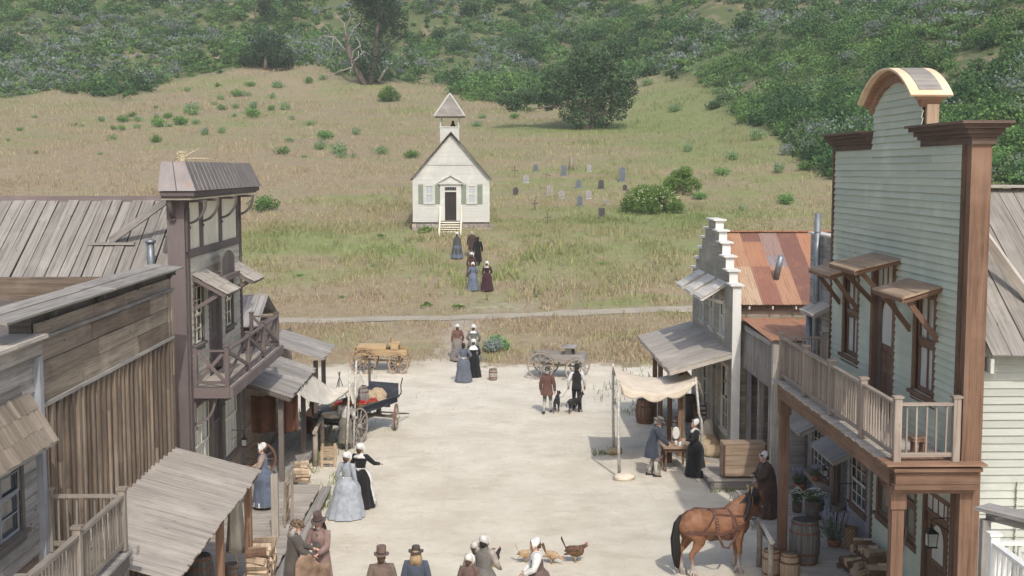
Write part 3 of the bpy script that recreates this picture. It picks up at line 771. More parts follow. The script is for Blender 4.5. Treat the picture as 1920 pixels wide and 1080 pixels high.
def railing(par, posts, z0, h, pm, bm, spacing=.13, pw=.12, bal=.03, cross=False, skip_last=False, ph=.1, low=.12):
    """posts: list of xy; top rail mesh with posts, balusters and bottom rail below it"""
    b = MB(True)
    for (a, c) in zip(posts[:-1], posts[1:]):
        b.beam((a[0], a[1], z0 + h), (c[0], c[1], z0 + h), .09, .045, t=rt(.06))
    rail = b.build('railing', bm, par)
    b = MB(True)
    for (a, c) in zip(posts[:-1], posts[1:]): b.beam((a[0], a[1], z0 + low), (c[0], c[1], z0 + low), .05, .07, t=rt(.06))
    b.build('bottom_rail', bm, rail)
    for i, p in enumerate(posts):
        b = MB(True); b.box(p[0] - pw / 2, p[0] + pw / 2, p[1] - pw / 2, p[1] + pw / 2, z0, z0 + h + ph, rt(.08))
        b.box(p[0] - pw / 2 - .02, p[0] + pw / 2 + .02, p[1] - pw / 2 - .02, p[1] + pw / 2 + .02, z0 + h + ph, z0 + h + ph + .035, rt(.08)); b.build('rail_post', pm, rail)
    if cross:
        for (a, c) in zip(posts[:-1], posts[1:]):
            A = Vector((a[0], a[1], z0 + low)); C = Vector((c[0], c[1], z0 + low)); hh = Z * (h - low)
            d = (C - A).normalized(); off = Vector((-d.y, d.x, 0)) * .022
            b = MB(True); b.beam(A + d * .06 + Z * .03 + off, C - d * .06 + hh - Z * .03 + off, .04, .08); b.build('cross_brace', bm, rail)
            b = MB(True); b.beam(A + d * .06 + hh - Z * .03 - off, C - d * .06 + Z * .03 - off, .04, .08); b.build('cross_brace', bm, rail)
    else:
        proto = None
        for (a, c) in zip(posts[:-1], posts[1:]):
            A = Vector((a[0], a[1], 0)); C = Vector((c[0], c[1], 0)); L = (C - A).length; n_ = max(int(L / spacing), 1)
            for k in range(1, n_):
                p = A.lerp(C, k / n_)
                if proto is None:
                    q = MB(); q.box(-bal / 2, bal / 2, -bal / 2, bal / 2, 0, h - low - .02, 1.0); proto = q.build('baluster', bm); me = proto.data; o = proto
                    BAL_M = []
                    for tt in (.8, .95, 1.1, 1.25):
                        q = MB(); q.box(-bal / 2, bal / 2, -bal / 2, bal / 2, 0, h - low - .02, tt); oo = q.build('baluster', bm); BAL_M.append(oo.data); bpy.data.objects.remove(oo)
                else: o = bpy.data.objects.new('baluster', None) if False else proto.copy(); col.objects.link(o)
                if o is not proto: o.data = random.choice(BAL_M)
                o.parent = None; link_child(o, rail); o.location = Vector((p.x, p.y, z0 + low)) - Vector(rootloc(rail).location)
                o.rotation_euler = (random.uniform(-.01, .01), random.uniform(-.01, .01), 0)
    return rail
def part(par, name, mats, fn, label=None):
    b = MB(True); fn(b); return b.build(name, mats, par, label)
RW = lambda x: Wall((x, 0, 0), (0, 1, 0), (-1, 0, 0))      # street front of a building on the right
LW = lambda x: Wall((x, 0, 0), (0, 1, 0), (1, 0, 0))       # street front of a building on the left
SW = lambda y: Wall((0, y, 0), (1, 0, 0), (0, -1, 0))      # a wall facing the camera
def bracket(b, w, u, z, s=.45, th=.07, t=1.0):
    """curved scroll bracket under an eave"""
    pts = []
    for k in range(9):
        a = PI / 2 * k / 8; pts.append((s * math.sin(a) * 1.0, -s * 1.25 * math.cos(a)))
    for (n0, z0), (n1, z1) in zip(pts[:-1], pts[1:]):
        b.beam(w.p(u, .03 + n0, z + z0), w.p(u, .03 + n1, z + z1), th, .055, up=w.N, t=t)
    w.box(b, u - th / 2, u + th / 2, 0, .07, z - s * 1.5, z, t); w.box(b, u - th / 2 - .004, u + th / 2 + .004, 0, s + .05, z - .06, z + .0, t)
    w.box(b, u - th * .7, u + th * .7, 0, .1, z - s * 1.55, z - s * 1.4, t)
# ================================================================ right side of the street
def green_building():
    T = thing('false_front_building', 'tall sage green clapboard building with arched false front and long balcony', 'building', (7.75, 24.2, 0))
    w = RW(7.75); Y0, Y1 = 20.3, 28.1
    holes = [(21.45, 22.65, 5.2, 7.0), (23.65, 25.2, 4.4, 7.35), (26.0, 27.25, 5.2, 7.0)]
    def shape(z):
        if z <= 9.9: return (Y0, Y1)
        yc, hw = 23.92, 1.42
        if z < 10.36: return (yc - hw, yc + hw)
        r = (hw * hw + .5 * .5) / (2 * .5); zc = 10.36 + .5 - r; q = r * r - (z - zc) ** 2
        return (yc - math.sqrt(q), yc + math.sqrt(q)) if q > 0 else (1, 0)
    part(T, 'front_wall', M['sage'], lambda b: claps(b, w, Y0, Y1, 4.4, 10.86, .133, holes, shape, jit=.045, maxlen=3.2, lip=.024))
    def core(b):
        segs = [(Y0, 21.45), (22.65, 23.65), (25.2, 26.0), (27.25, Y1)]
        for a, c in segs: b.box(7.76, 7.95, a, c, 4.05, 9.7)
        for a, c, d, e in holes:
            b.box(7.86, 7.96, a + .001, c - .001, 4.051, 9.69); b.box(7.761, 7.859, a + .001, c - .001, 4.05, d); b.box(7.761, 7.859, a + .001, c - .001, e, 9.69)
        b.box(7.77, 7.94, 22.52, 25.32, 9.701, 10.33)
    part(T, 'wall_core', M['cedar'], core)
    # corner boards
    part(T, 'corner_pillar', M['cedar'], lambda b: (b.box(7.72, 8.05, 20.1, 20.3, 0, 9.62, 1), b.box(7.68, 7.745, 20.301, 20.42, 0, 9.6, .62)))
    part(T, 'corner_board', M['cedar'], lambda b: b.box(7.69, 7.9, 28.1, 28.2, 4.4, 9.62, .8))
    # cornices
    def cornice(b, a, c, near, far):
        for (z0, z1, n) in ((9.60, 9.72, .05), (9.72, 9.78, .1), (9.78, 9.86, .16), (9.86, 9.93, .24), (9.93, 9.975, .3)):
            e0 = n if near else 0; e1 = n * .6 if far else (n * .7)
            b.box(7.75 - n, 8.06 + (n * .75 if near else .0), a - e0, c + e1, z0 + .001, z1, .9 if z0 < 9.9 else 1.15)
    part(T, 'cornice', M['cedar_dark'], lambda b: cornice(b, 20.1, 22.45, True, True))
    part(T, 'cornice', M['cedar_dark'], lambda b: cornice(b, 25.4, 28.2, False, True))
    # arch hood
    def arch(b, r0, r1, x0, x1, t, m=0, c0=0, c1=24, tf=None):
        hw = 1.5; rise = .54; r = (hw * hw + rise * rise) / (2 * rise); zc = 10.36 + rise - r; a1 = math.asin(hw / r); pr = []
        for k in range(25):
            a = -a1 + 2 * a1 * k / 24; pr.append((23.92 - math.sin(a) * (r + r0), zc + math.cos(a) * (r + r0), 23.92 - math.sin(a) * (r + r1), zc + math.cos(a) * (r + r1)))
        R = [[(x0, p[0], p[1]), (x0, p[2], p[3]), (x1, p[2], p[3]), (x1, p[0], p[1])] for p in pr[c0:c1 + 1]]
        b.rings(R, True, True, t, m, sm=False)
    hood = part(T, 'arch_hood', M['raw_trim'], lambda b: arch(b, .17, .21, 7.44, 8.2, 1.2))
    part(hood, 'moulding', M['cedar'], lambda b: (arch(b, -.06, .1, 7.66, 8.02, 1.5), arch(b, .1, .165, 7.56, 8.1, 1.7)))
    part(hood, 'roof_patch', M['roof_wood'], lambda b: arch(b, .213, .222, 7.62, 8.04, 1.1, c0=15, c1=23))
    part(T, 'parapet_side', M['cedar_raw'], lambda b: b.box(7.78, 8.0, 22.42, 22.51, 9.98, 10.36, 1.0))
    # windows, door, awnings above
    for (a, c) in ((21.45, 22.65), (26.0, 27.25)):
        window(T, w, a, c, 5.2, 7.0, M['cedar'], cols=2, rows=2, casing=.13, pane=M['curtain'], depth=.08, bar=.045)
    door(T, w, 23.65, 25.2, 4.42, 7.35, M['cedar'], M['cedar'], transom=.55, glassy=True, casing=.16)
    part(T, 'sidelight', M['cedar_dark'], lambda b: w.box(b, 24.72, 25.02, -.07, -.05, 4.45, 6.76))
    awning(T, w, 21.2, 22.9, 7.2, .7, .2, M['cedar_raw'], M['cedar'], .22, brace=.95)
    awning(T, w, 23.4, 25.15, 7.52, .9, .22, M['cedar_raw'], M['cedar'], .22, brace=1.0)
    awning(T, w, 25.9, 27.55, 7.2, .7, .2, M['cedar_raw'], M['cedar'], .22, brace=.95)
    # balcony
    x0, x1, ya, yb = 6.5, 7.75, 20.05, 28.45
    part(T, 'balcony_floor', M['pale_wood'], lambda b: planks(b, (x0, ya, 4.385), (1, 0, 0), (0, 1, 0), x1 - x0 - .03, yb - ya, .14, .035, .008, .1, .05, .004))
    part(T, 'balcony_beam', M['cedar'], lambda b: (b.box(6.58, 6.70, ya + .2, yb - .1, 4.0, 4.36, 1), b.box(6.86, 7.66, ya + .25, ya + .36, 4.0, 4.36, 1)))
    def mould(b):
        b.box(6.6, 7.95, 19.96, 20.06, 4.08, 4.3, .9)
        b.box(6.57, 7.97, 19.9, 20.09, 4.0, 4.075, .75); b.box(6.55, 8.0, 19.88, 20.07, 4.301, 4.36, 1.0); b.box(6.42, 8.06, 19.84, 20.4, 4.40, 4.43, 1.5)
        b.box(6.6, 7.94, 20.06, 20.2, 3.9, 4.0, 1.0)
    part(T, 'fascia', M['cedar'], mould)
    pst = [(6.65, 28.25), (6.65, 26.1), (6.65, 24.1), (6.65, 22.0), (6.65, 20.12)]
    railing(T, [(7.6, 28.25)] + pst + [(7.62, 20.12)], 4.42, .96, M['rail_wood'], M['rail_wood'], .15, .12, .028)
    for (px, py) in ((6.72, 20.25), (6.72, 28.2)):
        part(T, 'porch_post', M['cedar'], lambda b: (b.box(px - .1, px + .1, py - .1, py + .1, 0.0, 3.62, 1), b.box(px - .13, px + .13, py - .13, py + .13, 3.62, 3.99, .95)))
    # ground floor, set back
    wl = RW(8.8); lh = [(23.35, 24.8, .3, 2.75), (25.15, 27.85, 1.45, 2.95)]
    part(T, 'shop_front_wall', M['sage'], lambda b: claps(b, wl, 20.35, 28.1, .3, 4.0, .133, lh, jit=.06, lip=.022))
    def lc(b):
        b.box(8.86, 9.0, 20.5, 28.1, 0, 4.0)
        for h_ in lh: pass
        b.box(7.97, 8.79, 20.6, 28.1, 3.9, 4.3, 1.0); b.box(7.95, 8.2, 20.6, 28.09, 4.3, 6.2)
    part(T, 'inner_wall', M['sage'], lc)
    window(T, wl, 25.15, 27.85, 1.45, 2.95, M['cedar'], cols=4, rows=2, pane=M['shop_pane'], casing=.14, depth=.04, bar=.045)
    door(T, wl, 23.35, 24.8, .32, 2.75, M['cedar'], M['cedar'], transom=.4, glassy=True, depth=.045)
    # side wall and plank roof behind the false front
    ws = SW(20.45)
    part(T, 'side_wall', M['sage_pale'], lambda b: claps(b, ws, 8.1, 15.0, 0, 6.35, .133, (), None, jit=.08, maxlen=3.5, lip=.024))
    part(T, 'side_core', M['sage_pale'], lambda b: (b.box(8.1, 15, 20.46, 20.6, 0, 6.3), b.box(15.01, 15.2, 20.4, 28.1, 0, 6.3), b.box(8.87, 15, 28.0, 28.12, 0, 4.0), b.box(8.2, 15, 28.0, 28.12, 4.001, 8.3)))
    def roof(b):
        A = Vector((8.12, 20.0, 6.2)); R_ = Vector((8.12, 24.0, 8.8)); D = R_ - A
        planks(b, A, D, (1, 0, 0), D.length, 7.4, .27, .035, .012, .12, .07, .02)
        B_ = Vector((8.12, 28.4, 6.2)); D2 = Vector((8.12, 24.02, 8.8)) - B_
        planks(b, B_, D2, (1, 0, 0), D2.length, 7.4, .27, .035, .012, .12, .07, .02)
    rf = part(T, 'roof', M['roof_wood'], roof)
    part(rf, 'ridge_board', M['grey_wood'], lambda b: b.beam((8.12, 23.96, 8.88), (15.5, 23.96, 8.88), .3, .05, t=1.2))
    part(T, 'rafter_tail', M['sage_pale'], lambda b: b.box(8.11, 8.17, 20.0, 20.42, 5.9, 6.14, 1))
    part(T, 'wall_brace', M['pale_wood'], lambda b: b.beam((8.02, 22.4, 9.15), (9.2, 21.0, 6.95), .1, .16, t=1.1))
    return T
green_building()
tag(part(None, 'stool', M['cedar'], lambda b: (b.box(7.05, 7.3, 20.5, 20.75, 4.66, 4.72, 1.5), *[b.box(7.08 + i * .15, 7.12 + i * .15, 20.53 + j * .15, 20.57 + j * .15, 4.41, 4.66, 1.2) for i in (0, 1) for j in (0, 1)])), 'small red brown stool behind the corner post of the green balcony', 'stool')

def shop_building():
    T = thing('shop_building', 'faded blue grey shop under the green balcony with plank awnings over its windows', 'building', (8.8, 31.2, 0))
    w = RW(8.8); A, B = 28.2, 34.2
    holes = [(28.55, 29.95, 1.15, 2.35), (30.2, 31.1, .3, 2.5), (31.7, 33.6, 1.15, 2.25)]
    part(T, 'front_wall', M['blue_old'], lambda b: claps(b, w, A, B, .3, 4.0, .14, holes, jit=.1))
    part(T, 'upper_wall', M['grey_wood'], lambda b: claps(b, w, A, B, 4.0, 7.45, .16, (), jit=.16))
    part(T, 'wall_core', M['dark_wood'], lambda b: b.box(8.87, 13, A, B, 0, 7.4))
    part(T, 'parapet_cap', M['white_old'], lambda b: b.box(8.7, 9.1, A, B + .05, 7.45, 7.5, 1))
    part(T, 'corner_board', M['cedar'], lambda b: w.box(b, 34.05, 34.25, .0, .05, .3, 4.2))
    part(T, 'corner_board', M['cedar'], lambda b: w.box(b, 28.12, 28.25, 0, .05, .3, 4.0)); part(T, 'wall_post', M['cedar'], lambda b: w.box(b, 31.12, 31.4, 0, .09, .3, 2.7, .9))
    window(T, w, 28.55, 29.95, 1.15, 2.35, M['cedar'], M['white_old'], cols=3, rows=4, casing=.1, depth=.03)
    window(T, w, 31.75, 33.55, 1.15, 2.25, M['cedar'], M['white_old'], cols=4, rows=4, casing=.1, depth=.03)
    door(T, w, 30.2, 31.1, .32, 2.5, M['dark_wood'], M['dark_wood'], casing=.08, depth=.045)
    awning(T, w, 28.45, 30.5, 2.85, .85, .42, M['roof_wood'], M['grey_wood'], .2, across=False, brace=.3, diag=False)
    awning(T, w, 31.6, 34.0, 2.85, .85, .42, M['roof_wood'], M['grey_wood'], .2, across=False, brace=.3, diag=False)
    awning(T, w, 31.9, 33.3, 5.72, .5, .25, M['pale_wood'], M['grey_wood'], .18, across=False, brace=.4)
    for (px, py, z0, z1, r) in ((8.64, 33.0, 3.9, 8.05, .085), (8.52, 33.2, 3.7, 5.55, .085)):
        part(T, 'stove_pipe', M['pipe'], lambda b: (b.tube([(px, py, z0), (px, py, z1)], r, 12), *[b.lathe([(r, zz), (r + .012, zz + .004), (r + .012, zz + .03), (r, zz + .034)], 12, (px, py, 0)) for zz in (z0 + .4, (z0 + z1) / 2, z1 - .5)]))
    return T
shop_building()

def lean_to():
    T = thing('lean_to_shed', 'open weathered shed with vertical slat front and rusty roof beside the stepped building', 'shed', (7.9, 36.3, 0))
    w = RW(7.85)
    part(T, 'slat_front', M['grey_wood'], lambda b: battens(b, w, 34.45, 38.3, 3.1, 4.45, .12, .03, .18, rag=0))
    part(T, 'slat_header', M['grey_wood'], lambda b: (w.box(b, 34.4, 38.3, .056, .08, 4.3, 4.45, 1.05),))
    for y, t in ((38.1, .9), (36.4, .95), (34.95, .9)):
        part(T, 'post', M['grey_wood'], lambda b: b.box(7.88, 8.03, y - .08, y + .08, 0, 4.4 if y == 38.1 else 3.2, t))
    part(T, 'corner_post', M['pale_wood'], lambda b: b.box(7.8, 8.02, 34.22, 34.42, 0, 4.48, 1.0))
    part(T, 'back_wall', M['dark_wood'], lambda b: claps(b, RW(9.6), 34.4, 38.4, 0, 4.3, .18, (), jit=.2, rag=.02, m=0))
    part(T, 'side_wall', M['grey_wood'], lambda b: (claps(b, SW(34.34), 8.02, 12, 0, 4.42, .17, (), jit=.17, rag=.02, maxlen=2.5), b.box(8.03, 12, 34.36, 34.42, 0, 4.4, .8)))
    def roof(b):
        n_ = 60
        def f(a, c):
            x = 7.72 + a * 6; return (x, 34.1 + c * 4.1, 4.50 + c * .14 + .018 * math.sin(a * 6 / .076 * 2 * PI * .12) + .012 * math.sin(a * 80))
        b.grid(f, 90, 4, thick=.01, sm=False, t=.2)
    part(T, 'rusty_roof', RUST_ROOF, roof)
def rust_mat():
    m, n, l, p = nt('rusty_sheet')
    uv = n.new('ShaderNodeUVMap'); uv.uv_map = 'UVMap'
    tc = n.new('ShaderNodeTexCoord')
    f = noise(n, l, tc.outputs['Object'], 1.1, 6, .65); g = noise(n, l, tc.outputs['Object'], 9, 5, .7)
    mp = n.new('ShaderNodeMapping'); l.new(tc.outputs['Object'], mp.inputs[0]); mp.inputs['Scale'].default_value = (9, .8, .8)
    st = noise(n, l, mp.outputs[0], 1.5, 4, .6)
    a = n.new('ShaderNodeAttribute'); a.attribute_name = 'tint'
    r = n.new('ShaderNodeValToRGB'); l.new(a.outputs['Fac'], r.inputs[0]); e = r.color_ramp.elements
    for _ in range(4): e.new(.5)
    cs = [(.23, .105, .08), (.36, .185, .11), (.43, .32, .22), (.28, .20, .17), (.18, .09, .07), (.25, .225, .225)]
    for i, c in enumerate(cs): e[i].position = i / 5; e[i].color = rgb(c)
    r.color_ramp.interpolation = 'LINEAR'
    c = mixn(n, l, r.outputs[0], (.36, .20, .12), maprange(n, l, f, .48, .68, 0, .5))
    c = mixn(n, l, c, (.20, .10, .07), maprange(n, l, st, .5, .7, 0, .6))
    c = mixn(n, l, c, (.36, .35, .34), maprange(n, l, g, .6, .75, 0, .3))
    l.new(c, p.inputs['Base Color']); p.inputs['Roughness'].default_value = .75; p.inputs['Specular IOR Level'].default_value = .25
    return m
RUST_ROOF = rust_mat()
lean_to()

def stepped_building():
    T = thing('stepped_gable_building', 'grey clapboard building with white stepped false front and rusty patched roof', 'building', (7.44, 41.8, 0))
    w = RW(7.44); Y0, Y1 = 38.05, 45.6; yc = (Y0 + Y1) / 2; hw = (Y1 - Y0) / 2
    steps = [(0.0, 5.65), (.62, 6.05), (1.24, 6.45), (1.86, 6.85), (2.48, 7.2), (3.12, 7.52)]
    def shape(z):
        ins = 0
        for k, (s_, zt) in enumerate(steps):
            if z > zt: ins = steps[k + 1][0] if k + 1 < len(steps) else 9
        return (Y0 + ins, Y1 - ins)
    wh = [(39.3, 40.25, 3.95, 5.1), (41.3, 42.15, 3.95, 5.1), (43.25, 44.1, 3.95, 5.1)]
    gh = [(38.6, 39.8, .95, 3.0), (40.6, 41.6, .3, 3.1), (42.4, 43.3, .95, 3.0)]
    def sh2(z): return shape(z)
    part(T, 'front_wall', M['tan_clap'], lambda b: claps(b, w, Y0, Y1, .3, 7.52, .13, wh + gh, sh2, jit=.12, maxlen=2.5, rag=.012, n0=.0, lip=.024))
    def core(b):
        b.box(7.5, 7.56, Y0 + .1, Y1 - .1, 0, 5.6)
        for (a, z), (a2, z2) in zip(steps[:-1], steps[1:]): b.box(7.5, 7.56, Y0 + a2 + .02, Y1 - a2 - .02, z - .05, z2 - .01)
    part(T, 'wall_core', M['dark_wood'], core)
    # white side boards and caps of each step
    def side(bs):
        for k, (s_, zt) in enumerate(steps):
            z0 = 0 if k == 0 else steps[k - 1][1] + .05
            part(T, 'edge_board', M['white_paint'], lambda b: b.box(7.40, 7.66, Y0 + s_ - .05, Y0 + s_, z0, zt, 1.0)); part(T, 'edge_board', M['white_paint'], lambda b: b.box(7.40, 7.66, Y1 - s_, Y1 - s_ + .05, z0, zt, 1.0))
    side(0)
    for k, (s_, zt) in enumerate(steps):
        s2 = steps[k + 1][0] + .1 if k + 1 < len(steps) else hw
        part(T, 'step_cap', M['white_paint'], lambda b: b.box(7.32, 7.74, Y0 + s_ - .14, Y0 + (s2 if k + 1 < len(steps) else hw), zt + .001, zt + .05, 1.0))
        part(T, 'step_cap', M['white_paint'], lambda b: b.box(7.32, 7.74, Y1 - (s2 if k + 1 < len(steps) else hw) + .002, Y1 - s_ + .14, zt + .001, zt + .05, 1.0))
    for a, c, d, e in wh: window(T, w, a, c, d, e, M['white_old'], cols=2, rows=2, casing=.09, pane=M['curtain'], depth=.03)
    for a, c, d, e in (gh[0], gh[2]): window(T, w, a, c, d, e, M['white_old'], cols=2, rows=4, casing=.1, pane=M['glass'], depth=.03)
    door(T, w, *gh[1][:2], .32, gh[1][3], M['white_old'], M['grey_wood'], transom=.5, depth=.03)
    for a, c in ((39.15, 40.6), (41.15, 42.5), (43.1, 44.4)):
        awning(T, w, a, c, 5.66, .82, .5, M['white_old'], M['white_old'], .19, across=True, diag=False)
    part(T, 'hanging_bar', M['white_old'], lambda b: b.beam((7.36, 39.3, 5.0), (6.6, 40.7, 5.15), .05, .1, t=1.1))
    # porch roof
    def proof(b):
        O = Vector((7.42, Y0, 3.58)); D = Vector((5.48 - 7.42, 0, 3.04 - 3.58))
        planks(b, O, D, (0, 1, 0), D.length, 8.05, .14, .03, .006, .1, .05, .006)
    pr = part(T, 'porch_roof', M['pale_wood'], proof)
    part(pr, 'edge_board', M['pale_wood'], lambda b: (b.beam((7.4, Y0 - .02, 3.49), (5.5, Y0 - .02, 2.96), .03, .13, t=1.1), b.beam((5.5, Y0, 2.95), (5.5, Y0 + 8, 2.95), .04, .12)))
    for y in (39.6, 42.0, 44.4, 45.9):
        part(T, 'porch_post', M['cedar'], lambda b: b.box(6.0, 6.16, y - .08, y + .08, .0, 3.13, 1.2))
    # body with the rusty roof
    part(T, 'south_wall', M['weath_board'], lambda b: (claps(b, SW(38.32), 7.66, 15, 0, 5.1, .17, (), jit=.2, rag=.03, maxlen=2.8), b.box(7.67, 15, 38.34, 38.4, 0, 5.1, .6), b.box(7.7, 15, 45.2, 45.3, 0, 5.0, .6), b.box(15, 15.1, 38.34, 45.3, 0, 5.0, .6)))
    def roof(b):
        for side_ in (0, 1):
            y0, y1 = (38.0, 41.85) if side_ == 0 else (45.7, 41.87)
            L = 7.6; x = 7.68
            while x < 15.2:
                wd = random.uniform(.62, .72); s_ = 0.0; lay = random.random() < .5
                while s_ < .98:
                    ln = random.choice((.15, .35, .5, .7)); e_ = min(1.0, s_ + ln); tt = random.choice((.03, .18, .2, .25, .38, .4, .58, .62, .8, .85, .98))
                    y_a = y0 + (y1 - y0) * s_; z_a = 5.06 + 2.05 * s_; y_b = y0 + (y1 - y0) * e_; z_b = 5.06 + 2.05 * e_
                    lf = .012 * (1 - s_) + random.uniform(0, .012)
                    def f(a, c): return (x + a * wd, y_a + (y_b - y_a) * c, z_a + (z_b - z_a) * c + lf + .014 * math.sin(a * wd / .08 * 2 * PI))
                    b.grid(f, 34, 1, t=tt, sm=True)
                    s_ = e_
                x += wd - .03
    rf = part(T, 'roof', RUST_ROOF, roof)
    part(rf, 'ridge_cap', M['rust'], lambda b: b.beam((7.68, 41.86, 7.14), (15.2, 41.86, 7.14), .25, .04, t=1.6))
    part(rf, 'roof_pipe', M['pipe'], lambda b: b.tube([(9.0, 39.3, 5.75), (9.12, 39.15, 6.5)], .1, 12))
    part(T, 'rafter_ends', M['white_old'], lambda b: [b.box(7.9 + i * .72, 7.95 + i * .72, 38.05, 38.3, 4.93, 5.03, 1) for i in range(10)])
stepped_building()

def boardwalk(name, label, x0, x1, y0, y1, z=.3, m='pale_wood', run='x', w_=.17):
    b = MB(True); T = thing(name, label, 'boardwalk', ((x0 + x1) / 2, (y0 + y1) / 2, 0))
    if run == 'x': part(T, 'floor_boards', M[m], lambda b: planks(b, (x0, y0, z - .03), (1, 0, 0), (0, 1, 0), x1 - x0, y1 - y0, w_, .045, .008, .1, .05, .006))
    else: part(T, 'floor_boards', M[m], lambda b: planks(b, (x0, y0, z - .03), (0, 1, 0), (1, 0, 0), y1 - y0, x1 - x0, w_, .045, .008, .1, .05, .006))
    part(T, 'edge_beam', M['grey_wood'], lambda b: (b.box(x0 + .03, x0 + .12, y0 + .05, y1 - .05, -.05, z - .055, .8), b.box(x1 - .12, x1 - .03, y0 + .05, y1 - .05, -.05, z - .055, .8), b.box(x0 + .13, x1 - .13, y0 + .04, y0 + .12, -.05, z - .055, .8), b.box(x0 + .13, x1 - .13, y1 - .1, y1 - .06, -.05, z - .055, .8)))
    return T
boardwalk('boardwalk', 'wide plank boardwalk under the green balcony', 6.85, 8.78, 14, 34.2)
boardwalk('boardwalk', 'pale plank boardwalk in front of the stepped building', 6.3, 7.75, 35.3, 46.2)

def near_right():
    T = thing('porch_structure', 'grey plank porch roof end with white railing at the lower right corner', 'porch', (7.2, 16.8, 0))
    part(T, 'post', M['grey_wood'], lambda b: b.box(6.86, 6.98, 17.0, 17.12, 0, 4.32, .8))
    part(T, 'roof_board', M['grey_wood'], lambda b: (b.obox((7.42, 16.52, 4.46), (.57, -.82, -.0), (.82, .57, 0), (0, 0, 1), 1.7, .36, .05, 1.0), b.obox((7.44, 16.50, 4.36), (.57, -.82, -.0), (.82, .57, 0), (0, 0, 1), 1.6, .07, .14, .8), b.box(7.0, 8.6, 16.9, 17.3, 4.36, 4.4, 1)))
    railing(T, [(8.2, 14.9), (6.16, 14.9), (6.16, 13.0)], 3.72, .92, M['white_paint'], M['white_paint'], .15, .11, .035)
    part(T, 'floor', M['grey_wood'], lambda b: b.box(6.1, 8.4, 12, 15, 3.62, 3.71, .9))
    part(T, 'support_post', M['grey_wood'], lambda b: (b.box(6.12, 6.24, 14.8, 14.92, 0, 3.62, .9), b.box(8.1, 8.22, 14.8, 14.92, 0, 3.62, .9)))
near_right()
